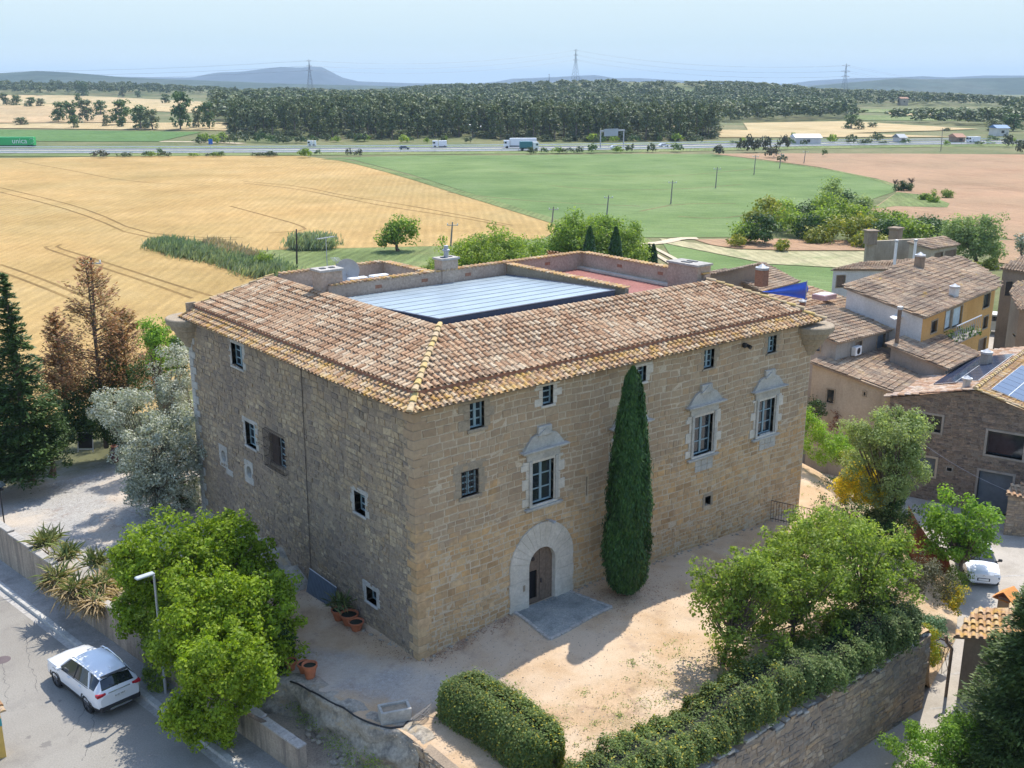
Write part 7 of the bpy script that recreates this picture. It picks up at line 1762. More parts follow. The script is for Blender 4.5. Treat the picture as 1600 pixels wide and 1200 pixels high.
steel([w2(1408, 838, -2.4), w2(1430, 868, -2.6), w2(1452, 890, -2.9), w2(1462, 905, -3.1)], [-3.2, -3.4, -3.6, -3.6], [-2.0, -2.1, -2.5, -2.9], 'lower curved rusty steel edging beside the garden steps')
# black metal stand in the lane
q = at(1468, 1045, -3.6); bs = thing('metal_stand', 'black wrought metal stand with square top in the lane by the golden shrub', 'stand', (q[0], q[1], -3.6))
part(bs, 'top_frame', M_IRON, lambda m: [m.box((a, b, 1.3), (w, d, .05)) for a, b, w, d in ((0, .28, .6, .05), (0, -.28, .6, .05), (.28, 0, .05, .5), (-.28, 0, .05, .5))]); part(bs, 'tray', M_DPLAS, lambda m: m.box((0, 0, 1.27), (.52, .52, .02)))
for a in (-1, 1):
    for b in (-1, 1): part(bs, 'leg', M_IRON, lambda m: m.tube([(a * .26, b * .26, 1.27), (a * .12, b * .12, .6), (a * .25, b * .25, 0)], .016, 4))
# ------------------------------------------------------------------ fields' edges, woods, motorway traffic, hills
G_PINE = leafmat('pine_leaf', [(.065, .09, .035), (.11, .145, .055), (.16, .195, .08)], .12, .3)
G_PINE2 = leafmat('pine_leaf_pale', [(.09, .115, .05), (.14, .17, .075), (.19, .22, .11)], .12, .3)
G_FIELDT = leafmat('field_tree_leaf', [(.05, .10, .03), (.09, .15, .05), (.13, .20, .07)], .2)
def gp(px, py):
    return ground_hit(px, py)
def ftree(name, label, cat, px, py, blobs, ncl, cr, per, size, mat, tr=.2, seed=1, group=None, z=None, bark=None):
    q = at(px, py, z) if z is not None else gp(px, py); return tree(name, label, cat, q, [blob(q, *b) for b in blobs], ncl, cr, per, size, mat, tr, group=group, seed=seed, bark=bark)
# trees just behind the castle and in the near fields
ftree('field_tree', 'lone round tree with a smaller companion at the edge of the wheat', 'tree', 622, 392, [(628, 360, 21, 18), (602, 374, 10, 10), (612, 362, 12, 12)], 50, 1.3, 60, .42, G_MID, .3, 201, z=-4)
ftree('round_tree', 'wide round green tree behind the castle parapet chimney', 'tree', 775, 445, [(770, 396, 60, 38), (730, 408, 44, 38), (812, 410, 46, 36), (760, 430, 66, 30)], 300, 1.1, 90, .3, G_MID, .4, 202, z=-4)
ftree('round_tree', 'tallest round green tree behind the castle with the two cypresses in front', 'tree', 925, 422, [(908, 368, 50, 32), (952, 372, 48, 34), (882, 385, 40, 36), (978, 390, 36, 34), (925, 398, 70, 32)], 340, 1.1, 90, .32, G_MID, .4, 203, z=-4)
ftree('light_bush', 'light yellow green bush between the two round trees', 'shrub', 862, 425, [(862, 402, 22, 18), (850, 412, 20, 14)], 40, .8, 80, .26, G_BRIGHT, 0, 204, z=-4)
ftree('round_tree', 'lower round tree right of the two cypresses', 'tree', 985, 430, [(988, 402, 24, 20), (975, 412, 22, 18)], 60, .8, 80, .28, G_MID, .3, 205, z=-4)
ftree('garden_bush', 'green bush between the wheat and the castle roof left of the round trees', 'shrub', 685, 430, [(686, 416, 16, 14), (668, 424, 10, 8)], 30, .6, 80, .2, G_MID, 0, 206, z=-4)
ftree('garden_bush', 'green bush beyond the verge of the castle roof beside the reeds', 'shrub', 412, 425, [(414, 408, 12, 14), (450, 422, 8, 7)], 26, .6, 80, .2, G_MID, 0, 207, z=-4)
for k, (px, py, top, w, lb) in enumerate([(920, 452, 356, 12, 'left one of the two dark column cypresses before the round tree'), (960, 452, 357, 12, 'right one of the two dark column cypresses before the round tree'), (1013, 420, 384, 6, 'slim dark cypress in the close pair beside the farm track'), (1020, 420, 384, 6, 'second slim dark cypress in the close pair beside the farm track')]):
    q = at(px, py, -4.0); H = above(q, px, top)[2] + 4; w_ = w * np.dot(q - CAM, cF) / FPX; column('column_cypress', lb, q, H, w_, 5200, .3, G_CYP, seed=210 + k, lump=.1)
def reeds(name, label, path, w, h, n, seed, mat=G_REED, dry=.0):
    r_ = np.random.default_rng(seed); P = np.array([at(a, b, -4)[:2] for a, b in path]); s = r_.random(n); k = np.linspace(0, 1, len(P)); x = np.interp(s, k, P[:, 0]) + r_.normal(size=n) * w * .4; y = np.interp(s, k, P[:, 1]) + r_.normal(size=n) * w * .4
    H = h * (.6 + .5 * r_.random(n)) * (.7 + .3 * np.sin(s * 40)); z = -4 + H * r_.random(n) ** .5; D = rand_dirs(n, r_) * .55 + np.array([.25, 0, 1.0]); D /= np.linalg.norm(D, axis=1)[:, None]; S = np.cross(D, rand_dirs(n, r_)); S /= np.linalg.norm(S, axis=1)[:, None]
    c = np.stack([x, y, z], -1); L = .55 * (.6 + .8 * r_.random(n))[:, None]; V = np.stack([c - D * L, c + S * .10, c + D * L, c - S * .10], 1).reshape(-1, 3)
    o = mesh_np(name, V, np.arange(4 * n).reshape(n, 4), None, mat); tag(o, label, 'reeds', kind='stuff')
reeds('reeds', 'grey green reeds along the ditch in the wheat field', [(255, 386), (300, 398), (345, 405), (390, 418), (425, 432)], 3.4, 1.7, 22000, 221)
reeds('dry_reeds', 'dry purple brown reed plumes in the ditch', [(330, 392), (360, 404), (400, 415)], 2.2, 2.2, 4000, 222, G_DRY)
reeds('reed_clump', 'dense reed clump behind the wooden pole at the wheat edge', [(468, 388), (508, 388)], 2.6, 2.4, 8000, 223)
# scrub belt between the green and the ploughed field
HB = [(1165, 366, 18, 18, 0), (1190, 364, 22, 24, 1), (1200, 328, 18, 20, 2), (1215, 345, 22, 20, 2), (1240, 350, 24, 24, 0), (1262, 358, 22, 20, 1), (1285, 352, 24, 24, 0), (1300, 330, 28, 26, 0), (1225, 326, 14, 12, 0), (1318, 362, 26, 22, 2), (1345, 360, 26, 20, 2), (1380, 366, 24, 20, 1), (1400, 352, 22, 18, 0), (1430, 362, 22, 16, 0), (1460, 362, 20, 14, 3), (1445, 352, 16, 10, 3), (1345, 322, 12, 16, 4), (1298, 306, 14, 22, 4), (1320, 316, 10, 12, 3), (1372, 346, 16, 14, 0), (1265, 335, 18, 16, 1), (1330, 340, 20, 16, 0), (1180, 345, 14, 12, 2), (1280, 372, 18, 10, 2), (1360, 378, 20, 10, 2)]
mts = [G_MID, G_DARK, G_YELG, G_FIELDT, G_GREYG]; nm = ['mid green', 'dark green', 'yellow green', 'blue green', 'pale grey green']
ptc = {}
for k, (px, py, rx, ry, m_) in enumerate(HB):
    ftree('belt_bush', '%s bush %s of the scrub belt by the ploughed field' % (nm[m_], 'at the left end' if px < 1205 else 'left of the middle' if px < 1270 else 'in the middle' if px < 1325 else 'right of the middle' if px < 1390 else 'at the right end'), 'shrub', px, py + ry * .7, [(px, py - ry * .2, rx, ry * .8)], 26, 1.5, 46, .5, mts[m_], 0, 230 + k, 'bushes of the scrub belt', z=-4)
ftree('willow_tree', 'silvery green willow like tree behind the portico wing', 'tree', 1525, 412, [(1500, 358, 24, 22), (1530, 362, 30, 28), (1515, 382, 34, 24), (1550, 385, 18, 22), (1490, 372, 18, 20)], 170, 1.1, 80, .32, G_GREYG, .35, 261, z=-4)
ftree('small_tree', 'small grey tree cut by the right edge above the village', 'tree', 1597, 410, [(1598, 385, 9, 14), (1592, 378, 7, 9)], 20, .8, 50, .3, G_OLIVE, .2, 262, z=-4)
for k, (px, py, r_, m_, lb) in enumerate([(1151, 385, 11, G_YELG, 'small yellow green bush on the ploughed strip, left one'), (1224, 392, 11, G_YELG, 'small yellow green bush on the ploughed strip, right one'), (1405, 298, 9, G_DARK, 'round dark bush in the clearing, left one'), (1416, 298, 9, G_DARK, 'round dark bush in the clearing, right one'), (1444, 312, 6, G_MID, 'small round tree in the clearing between bushes'), (1480, 309, 7, G_MID, 'small round tree at the right tip of the clearing'), (1460, 316, 10, G_MID, 'low green bush strip inside the clearing'), (1550, 420, 9, G_YELG, 'low yellow green bush behind the village roofs'), (1520, 425, 8, G_YELG, 'small light bush beside the willow like tree')]):
    ftree('field_bush', lb, 'shrub', px, py, [(px, py - r_ * .7, r_, r_ * .8)], 14, .8, 50, .35, m_, 0 if k not in (4, 5) else .15, 270 + k, z=-4)
def bare(px, py, h_px, label, seed):
    q = at(px, py, -4); H = h_px * np.dot(q - CAM, cF) / FPX; t = thing('bare_tree', label, 'tree', q); rr = random.Random(seed); mb = MB(); mb.tube([q, q + np.array([0, 0, H * .4])], [.22, .14], 5); tips = MB()
    for i in range(46):
        a = rr.uniform(0, 6.3); d = np.array([math.cos(a), math.sin(a), rr.uniform(.5, 1.8)]); d /= np.linalg.norm(d); s = q + np.array([0, 0, H * rr.uniform(.25, .5)]); e = s + d * H * rr.uniform(.3, .55); tips.tube([s, (s + e) / 2 + np.array([0, 0, .1]), e], [.07, .04, .015], 3, cap=False)
    mb.build('trunk', M_BARK, t); tips.build('branches', M_BARK, t)
bare(1423, 292, 18, 'bare leafless tree above the clearing, larger one', 3); bare(1398, 292, 14, 'bare leafless tree above the clearing, smaller one', 4)
# wooden and concrete poles
def pole(px, py, top, label, cross=False, mat=None, lean=0.0, r=.13, z=-4.0):
    q = at(px, py, z); tp = above(q, px + lean, top); t = thing('utility_pole', label, 'pole', q); mb = MB(); mb.tube([q, tp], [r * 1.2, r * .8], 6); mb.build('shaft', mat or M_BARK, t)
    if cross:
        m2 = MB(); u = np.array([math.sin(YAW), -math.cos(YAW), 0]); m2.box(tp - np.array([0, 0, .5]), (1.8, .1, .12), [u, (u[1], -u[0], 0), (0, 0, 1)]); m2.build('crossarm', M_METAL, t)
        for s in (-.8, 0, .8): m3 = MB(); m3.lathe(tp + u * s - np.array([0, 0, .44]), [(.06, 0), (.09, .1), (.05, .25), (.001, .27)], 8); m3.build('insulator', M_WHITE, t)
    return tp
poles = []
M_POLEG = simple('pole_grey', (.22, .2, .18), .8)
poles.append(pole(150, 540, 403, 'tall dark pole with a crossarm in front of the wheat beside the rusty conifers', True, M_IRON, -8, .12, -2))
pole(464, 418, 358, 'dark wooden pole in the meadow just beyond the roof verge', False, M_IRON, -1, .12)
for px, py, tp, lb in ((704, 387, 347, 'thin pole at the wheat edge left of the round trees'), (862, 353, 323, 'pole at the corner of the wheat behind the round trees'), (948, 337, 305, 'first pole standing in the green field'), (1048, 319, 282, 'leaning pole in the middle of the green field'), (1118, 294, 261, 'tilted pole in the green field with small crosspiece'), (1178, 273, 242, 'pole in the green field close to its far corner'), (1218, 263, 239, 'pole on the margin between green and ploughed field'), (1256, 255, 235, 'last small pole on the ploughed field'), (1470, 236, 200, 'lattice like double pole beyond the ploughed field')):
    pole(px, py, tp, lb, True, M_POLEG, 3)
# ---- woods beyond the motorway
def pine_proto(seed, H, w, mat, nbl=7, per=34, size=.95, lowc=.3):
    r_ = np.random.default_rng(seed); bl = []
    for i in range(nbl):
        a = r_.random() * 6.28; rr_ = w * (.1 + .45 * r_.random()); bl.append(((rr_ * math.cos(a), rr_ * math.sin(a), H * (lowc + (.86 - lowc) * (i + r_.random()) / nbl)), (w * .62, w * .62, H * .17)))
    bl.append(((0, 0, H * .86), (w * .5, w * .5, H * .14)))
    PP = []; NN = []
    for c, rad in bl:
        cc = clumps(c, rad, 9, 1, .6, 0, r_, -.6); P, N = crown_points(cc, w * .26, per // 3, r_, .7); PP.append(P); NN.append(N)
    P = np.concatenate(PP); V, F = leaves(P, size, .5, .7, r_, np.concatenate(NN)); return V, F
def add_pine(k, V, F, mat, H, q, sc, label, group, name='pine_tree', bark=None):
    me = PM.get(k)
    if me is None:
        t = thing(name, label, 'tree', (0, 0, 0), group=group); c = mesh_np('crown', V, F, t, mat, world=False); mb = MB(); mb.tube([(0, 0, -.5), (.2, 0, H * .45), (0, .1, H * .85)], [.28, .2, .08], 5)
        for a in range(5): mb.tube([(.1, 0, H * (.4 + .07 * a)), (math.cos(a * 1.3) * H * .14, math.sin(a * 1.3) * H * .14, H * (.52 + .07 * a))], [.1, .04], 3, cap=False)
        mb.build('trunk', bark or M_PINEBARK, t, world=False); PM[k] = t
    else: t = copy_tree(me); t['label'] = label; t['group'] = group
    t.location = tuple(float(v) for v in q); t.scale = (sc[0], sc[0], sc[1]); t.rotation_euler = (0, 0, random.uniform(0, 6.28)); return t
PM = {}
PL_ = [(360, 'at its left end above the blue road sign'), (420, 'beside the tall lone field tree'), (480, 'left of the small white van'), (540, 'above the small white van'), (600, 'between the small white van and the box van'), (665, 'left of the white box van'), (720, 'above the white box van'), (790, 'around the low pale building'), (850, 'above the white and teal lorries'), (930, 'left of the sign gantry'), (985, 'behind the sign gantry'), (1050, 'just right of the sign gantry'), (1120, 'where the motorway leaves the wood'), (1200, 'at the left end of the straw field'), (9999, 'along the top of the straw field')]
def plabel(x): return [(l,) for a, l in PL_ if x < a][0]
protos = [(pine_proto(s, 14, 4.0 if s % 2 else 3.2, None, lowc=.22 if s < 3 else .38), 14) for s in (1, 2, 3, 4)]
small = [(pine_proto(s, 9, 4.0, None, 7, 40, .8, .14), 9) for s in (11, 12)]
EXC = [[(-900, 150), (335, 160), (338, 180), (215, 193), (358, 192), (380, 230), (-900, 230)], [(1120, 192), (1335, 188), (1560, 200), (1560, 224), (1120, 224)], [(1325, 166), (1570, 166), (1570, 192), (1335, 190)], [(695, 175), (1125, 180), (1115, 201), (720, 200)], [(1050, 139), (1105, 139), (1104, 151), (1052, 153)]]
def excluded(px, py): return any(inside(e, px, py) for e in EXC)
rr = random.Random(77); front = []
# front edge of the woods: px range, base row
for d in np.arange(455, 640, 9.0):
    u = ucol(800)
    step = 8.5 * 1715 / d
    px = 300.0 + rr.uniform(0, step)
    while px < 1345:
        q2 = far(px, d * math.hypot(1715.6, px - 800) / 1715.6); z = float(hz(q2[0], q2[1])); q = np.array([q2[0] + rr.uniform(-2, 2), q2[1] + rr.uniform(-2, 2), z]); x_, y_, w_ = proj(q)
        lim = np.interp(x_, [300, 340, 420, 600, 700, 790, 900, 1060, 1110, 1135, 1200, 1330], [204, 210, 214, 219, 215, 219, 221, 221, 218, 216, 204, 196])
        if y_ < lim and not excluded(x_, y_): front.append((q, x_, y_, w_))
        px += step * rr.uniform(.75, 1.3)
front.sort(key=lambda f: f[3])
print('front trees', len(front))
SKL = [(-200, 126), (0, 126), (200, 128), (236, 132), (405, 141), (440, 138), (506, 141), (540, 143), (600, 141), (675, 134), (793, 132), (827, 129), (965, 126), (975, 130), (1060, 129), (1144, 129), (1212, 132), (1280, 140), (1397, 144), (1500, 149), (1600, 154), (1800, 156)]
NFL = [(280, 160), (371, 158), (439, 155), (500, 150), (600, 144), (675, 137), (740, 148), (766, 158), (800, 155), (901, 145), (1000, 147), (1070, 153), (1110, 160), (1140, 150), (1200, 157), (1260, 166), (1350, 172)]
def fit(q, H, sz, lim):
    x_, y_, w_ = proj(q); yt = y_ - H * sz * FPX / w_; L = np.interp(x_, *zip(*lim))
    L = L - 2.5 + 9 * rr.random() ** 1.6
    if yt >= L: return sz
    return max(.0, (y_ - L) * w_ / FPX / H)
nind = 0; stuffpos = []
for q, x_, y_, w_ in front:
    if nind < 235:
        k = rr.randrange(4); g = 0 if x_ < 780 else (1 if x_ < 1120 else 2)
        add_pine(k + 10 * (rr.random() < .35), *protos[k][0], G_PINE if rr.random() < .6 else G_PINE2, 14, q, (rr.uniform(.8, 1.15), max(.45, fit(q, 14, rr.uniform(.78, 1.2), NFL))), '%s pine of the wood %s' % (('front row', 'second row', 'deeper')[int(np.clip((w_ - 455) / 30, 0, 2))], plabel(x_)[0]), 'pines ' + plabel(x_)[0]); nind += 1
    else: stuffpos.append((q, rr.uniform(.8, 1.1), max(.4, fit(q, 14, rr.uniform(.8, 1.2), NFL))))
# everything further back reads as one mass
low = [pine_proto(s, 13, 5.6, None, 3, 16, 2.0, .4) for s in (21, 22, 23, 24, 25)]
def mass(name, label, poslist, mats_, templ, chunk=None):
    VV = []; n0 = 0; FF = []
    for q, sx__, sz__ in poslist:
        V, F = templ[rr.randrange(len(templ))]; a = rr.uniform(0, 6.28); c, s = math.cos(a), math.sin(a)
        W = np.column_stack([(V[:, 0] * c - V[:, 1] * s) * sx__ + q[0], (V[:, 0] * s + V[:, 1] * c) * sx__ + q[1], V[:, 2] * sz__ + q[2]]); VV.append(W); FF.append(F + n0); n0 += len(V)
    o = mesh_np(name, np.concatenate(VV), np.concatenate(FF), None, mats_); tag(o, label, 'wood', kind='stuff')
mass('pine_wood', 'dense pine wood rising behind the front row of trees', stuffpos, G_PINE, [p[0] for p in protos])
ug = small[0][0]; mass('undergrowth', 'dark undergrowth between the trunks of the pine wood', [(f[0] + np.array([rr.uniform(-5, 5), rr.uniform(-5, 5), -.3]), rr.uniform(.6, 1.2), rr.uniform(.22, .5)) for f in front[:420]], G_PINE, [ug])
pos2 = []
d = 640.0
while d < 2100:
    sp_x = 8.5 + (d - 600) * .005; px = -120.0
    while px < 1720:
        f_ = math.hypot(1715.6, px - 800) / 1715.6; q2 = far(px, d * f_); z = float(hz(q2[0], q2[1])); q = np.array([q2[0] + rr.uniform(-4, 4), q2[1] + rr.uniform(-4, 4), z]); x_, y_, w_ = proj(q)
        if not excluded(x_, y_) and not (x_ < 330 and y_ > 149) : sz_ = fit(q, 13, rr.uniform(.6, 1.05), SKL if d > 760 else NFL); pos2.append((q, rr.uniform(.8, 1.3), sz_)) if sz_ > .3 else None
        px += sp_x * 1715 / d * rr.uniform(.8, 1.3)
    d += 13 + (d - 600) * .012
print('far trees', len(pos2))
mass('distant_wood', 'distant dark wooded ridges along the horizon', pos2, G_PINE, low)
# single trees and bushes of the left fields
LT = [(6, 165, 18, 9), (22, 165, 16, 9), (42, 167, 14, 10), (60, 166, 12, 8), (84, 191, 30, 13), (104, 193, 34, 13), (131, 190, 32, 14), (152, 180, 22, 12), (181, 196, 38, 17), (160, 198, 18, 7), (183, 199, 16, 8), (213, 202, 36, 18), (232, 203, 30, 14), (107, 201, 20, 8), (276, 203, 56, 17), (25, 196, 12, 12), (120, 163, 16, 6), (128, 150, 22, 9), (190, 152, 18, 7), (213, 152, 10, 6), (255, 162, 14, 8), (305, 200, 30, 10), (322, 202, 40, 12), (1335, 202, 22, 12), (1348, 203, 16, 9), (1370, 200, 8, 9), (1417, 183, 12, 10), (1440, 182, 13, 11), (1485, 183, 14, 12), (1510, 186, 18, 14), (1545, 190, 20, 16), (1580, 192, 22, 16), (1592, 205, 26, 16), (1560, 205, 18, 14), (1487, 205, 5, 6), (1410, 142, 6, 5)]
def FL(px): return [l for a, l in ((70, 'at the far left edge'), (140, 'above the lush green field'), (200, 'in the middle of the left fields'), (260, 'left of the tallest lone tree'), (340, 'beside the wood edge'), (1380, 'by the straw field tip'), (1530, 'near the red roofed farmhouse'), (9999, 'at the far right edge')) if px < a][0]
for k, (px, py, h, w) in enumerate(LT):
    q = gp(px, py); D_ = np.dot(q - CAM, cF) / FPX; s = h * D_
    g = 'left' if px < 700 else 'right'
    t = add_pine(('s', k % 2, k % 3 == 0), *small[k % 2][0], [G_FIELDT, G_PINE2][k % 3 == 0], 9, q, (w * D_ / 4.2 * 1.15, s / 9), '%s leafy tree in the distant fields %s' % ('tall' if h > 30 else 'middling' if h > 17 else 'small', FL(px)), 'field trees ' + FL(px), 'field_tree')
# bushes along the motorway
bush = [small[0][0]]; rb = random.Random(5)
BL = [(157, 246, 12, 14), (250, 242, 10, 6), (476, 246, 14, 16), (545, 244, 12, 6), (560, 244, 12, 7), (497, 243, 9, 6)] + [(rb.uniform(190, 430), 244.5, rb.uniform(5, 8), rb.uniform(7, 14)) for _ in range(14)] + [(x, 240.5 - (x - 800) * .012, rb.uniform(8, 14), rb.uniform(8, 15)) for x in (830, 850, 870, 885, 905, 925, 965, 985, 1018, 1057)] + [(rb.uniform(310, 640), 226 - rb.uniform(0, 6), rb.uniform(9, 16), rb.uniform(7, 14)) for _ in range(26)] + [(rb.uniform(640, 1120), 224 - rb.uniform(0, 4), rb.uniform(6, 13), rb.uniform(5, 12)) for _ in range(22)] + \
     [(1122, 243, 16, 13), (1170, 238, 24, 16), (1190, 237, 26, 15), (1158, 234, 18, 9), (1225, 234, 22, 12), (1205, 246, 18, 14), (1222, 252, 10, 9), (1288, 244, 10, 6), (1300, 224, 14, 10), (1370, 222, 14, 12), (1330, 220, 10, 10), (1550, 222, 10, 10), (1240, 216, 9, 6), (1575, 230, 20, 10), (1595, 240, 22, 10)] + [(rb.uniform(1130, 1600), 228 - rb.uniform(0, 6), rb.uniform(4, 9), rb.uniform(5, 12)) for _ in range(22)]
M_DKB = leafmat('motorway_bush_leaf', [(.05, .08, .03), (.09, .12, .05), (.13, .16, .07)], .15); M_PUR = leafmat('dull_bush_leaf', [(.07, .07, .05), (.10, .10, .07), (.08, .10, .05)], .1)
BP = {}
for k, (px, py, h, w) in enumerate(BL):
    q = at(px, py, -3.9); D_ = np.dot(q - CAM, cF) / FPX; key = k % 4; dull = (px > 1120 and h > 15) or h == 12
    g = ('near side' if (py > 233 and px < 1100) else 'far side') if px < 1120 else 'right'
    lb = {'near side': 'near verge bush', 'far side': 'far verge bush of the motorway', 'right': ('tall' if h > 13 else 'low') + ' bush by the embankment ' + ('above the green field corner' if px < 1200 else 'left of the white roofed building' if px < 1250 else 'around the white roofed building' if px < 1320 else 'right of the white roofed building' if px < 1450 else 'at the far right')}[g]
    if (key, dull) not in BP:
        r_ = np.random.default_rng(300 + k); t = thing('roadside_bush', lb, 'shrub', q, group='bushes of the motorway ' + g); cc = clumps((0, 0, .45), (.8, .8, .5), 16, 1, .5, 0, r_, -.3); P, N = crown_points(cc, .32, 16, r_, .8); V, F = leaves(P, .22, .4, .7, r_, N); mesh_np('foliage', V, F, t, M_PUR if dull else [M_DKB, G_FIELDT, G_MID, M_DKB][key], world=False); BP[(key, dull)] = t
    else: t = copy_tree(BP[(key, dull)]); t['label'] = lb; t['group'] = 'bushes of the motorway ' + g
    if g != 'right':
        z_ = plabel(px)[0] if px > 300 else 'near the green trailer'; t['label'] = lb + ' ' + z_.replace('at its left end ', ''); t['group'] = 'verge bushes ' + g + ' ' + z_
    t.location = tuple(q); t.scale = (w * D_, w * D_, h * D_); t.rotation_euler = (0, 0, rb.uniform(0, 6.28))
# ---- traffic
def mwdir(px): a = at(px - 30, np.interp(px - 30, *zip(*mw)), -3.8); b = at(px + 30, np.interp(px + 30, *zip(*mw)), -3.8); return norm((b - a)[:2])
def truck(name, label, cat, px0, px1, py, H, body, cab, cabside=1, W=2.5, low=1.1, z=-3.78):
    q = at((px0 + px1) / 2, py, z); L = (px1 - px0) * np.dot(q - CAM, cF) / FPX; u = mwdir((px0 + px1) / 2); ang = math.atan2(u[1], u[0]); t = thing(name, label, cat, q, ang)
    cl = 2.2; s = cabside; bl = L - cl - .3; bx = -s * (cl + .3) / 2
    part(t, 'cargo_box', body, lambda m: m.box((bx, 0, (H + low) / 2), (bl, W, H - low), None, 0, .05))
    cb2 = part(t, 'cab', cab, lambda m: m.prism([(s * (L/2 - cl), -W/2), (s * (L/2 - cl), W/2), (s * L/2, W/2 * .92), (s * L/2, -W/2 * .92)][::s], .6, [min(H, 3.2)] * 4))
    part(cb2, 'windscreen', M_CARG, lambda m: m.box((s * (L/2 + .005), 0, min(H, 3.2) * .72), (.03, W * .8, .8))); part(cb2, 'side_window', M_CARG, lambda m: m.box((s * (L/2 - .6), -W/2 - .0, min(H, 3.2) * .72), (.8, .06, .7)))
    part(t, 'chassis', M_DPLAS, lambda m: m.box((bx, 0, low - .2), (bl, W * .8, .35)))
    for x in ([L/2 - 1.2, -L/2 + 1.0, -L/2 + 2.2] if L > 9 else [L/2 - .9, -L/2 + .9]):
        for y in (-1, 1): part(t, 'wheel', M_TYRE, lambda m: m.lathe((s * x, y * (W/2 - .28), .5), [(.001, 0), (.5, 0), (.5, .28), (.001, .28)], 12, 0, [(1, 0, 0), (0, 0, 1), (0, y, 0)]))
    return t, bx, bl, H, W, low
M_GREENT = simple('green_trailer', (.04, .42, .12), .45, var=.05); M_TEAL = simple('teal_tarp', (.04, .17, .20), .5); M_WT = simple('truck_white', (.72, .73, .74), .4, var=.03)
t, bx, bl, H, W, low_ = truck('lorry', 'bright green lorry trailer at the left end of the motorway', 'lorry', -18, 55, 229.5, 4.0, M_GREENT, M_WT, -1, low=.7)
mtx = Matrix.Translation((bx + bl * .16, -W / 2 - .03, 2.4)) @ Matrix.Rotation(math.pi / 2, 4, 'X'); glyphs('unica', 3.0, 'lettering', M_WT, t.children[0], mtx, .01)
part(t, 'logo', M_WT, lambda m: [m.tube([(bx + bl * .16 + 5.0 + 1.1 * math.cos(a), -W/2 - .04, 2.5 + .95 * math.sin(a)), (bx + bl * .16 + 5.0 + 1.1 * math.cos(a + .3), -W/2 - .04, 2.5 + .95 * math.sin(a + .3))], .05, 4) for a in np.arange(-1.9, 2.4, .3)][0])
truck('lorry', 'long white lorry heading left behind the teal one', 'lorry', 787, 838, 231.5, 4.0, M_WT, M_WT, -1)
truck('lorry', 'teal covered truck with white cab in front of the long white lorry', 'lorry', 812, 841, 235.0, 3.5, M_TEAL, M_WT, 1)
truck('box_van', 'white box van on the motorway left of the lorries', 'van', 676, 698, 231.0, 2.9, M_WT, M_WT, -1, 2.2, .7)
truck('box_van', 'small white van on the motorway above the bright field corner', 'van', 481, 494, 229, 2.4, M_WT, M_WT, -1, 2.0, .6)
truck('box_van', 'white van on the right stretch of the motorway beyond the ploughed field', 'van', 1510, 1530, 223.5, 2.8, M_WT, M_WT, -1, 2.2, .7)
def smallcar(label, px, py, z, ang=None, L=4.3, mat=None, name='distant_car', H=1.45, W=1.75):
    q = at(px, py, z); u = mwdir(px) if ang is None else np.array([math.cos(ang), math.sin(ang)]); t = thing(name, label, 'car' if H < 1.9 else 'van', q, math.atan2(u[1], u[0]))
    pr = [(-.5, .25), (-.5, .62), (-.42, .68), (-.33, 1), (.1, 1), (.25, .66), (.48, .55), (.5, .25)] if H < 1.9 else [(-.5, .2), (-.5, .9), (-.48, 1), (.3, 1), (.42, .62), (.5, .55), (.5, .2)]
    V = [(x * L, y * W / 2, z_ * H) for y in (-1, 1) for x, z_ in pr]; n = len(pr); part(t, 'body', mat or M_WT, lambda m: m.add(V, [tuple(range(n - 1, -1, -1)), tuple(range(n, 2 * n))] + [(i, (i + 1) % n, n + (i + 1) % n, n + i) for i in range(n)]))
    for y in (-1, 1):
        part(t, 'side_window', M_CARG, lambda m: m.box((-.08 * L, y * (W / 2 + .005), H * .8), (L * .5, .03, H * .24)))
        for x in (-.3, .31): part(t, 'wheel', M_TYRE, lambda m: m.lathe((x * L, y * (W / 2 - .2), .33), [(.001, 0), (.33, 0), (.33, .22), (.001, .22)], 14, 0, [(1, 0, 0), (0, 0, 1), (0, y, 0)]))
    return t
smallcar('small white car alone on the motorway right of the lorries', 962, 232.5, -3.78); smallcar('dark car on the motorway below the white box van', 632, 233.5, -3.78, mat=M_SLATE); smallcar('pale car near the gantry on the motorway', 1037, 229.5, -3.78)
vp = at(1563, 524, -3.55); smallcar('pale camper van parked in the village lane', 1566, 521, -3.55, math.atan2(ucol(1560)[0] * -1 + 0, ucol(1560)[1]) , 4.9, simple('cream_van', (.62, .60, .52), .4), 'parked_van', 2.1, 1.9)
# gantry sign, small signs, buildings by the road
q = at(938, 232, -3.8); q2 = at(974, 230, -3.8); ga = thing('sign_gantry', 'grey overhead sign gantry across the motorway', 'road sign', q); u = norm((q2 - q)[:2]); u3 = np.array([*u, 0]); Lg = np.linalg.norm(q2[:2] - q[:2])
for e in (q, q + u3 * Lg): part(ga, 'post', M_METAL, lambda m: m.tube([e, e + np.array([0, 0, 7.2])], .25, 6), True)
part(ga, 'beam', M_METAL, lambda m: m.box(q + u3 * Lg / 2 + np.array([0, 0, 6.9]), (Lg + .6, .5, .6), [u3, (-u[1], u[0], 0), (0, 0, 1)]), True)
part(ga, 'sign_panel', simple('sign_back', (.30, .33, .35), .5), lambda m: m.box(q + u3 * Lg * .42 + np.array([.0, -.4, 6.2]), (Lg * .6, .12, 2.9), [u3, (-u[1], u[0], 0), (0, 0, 1)]), True)
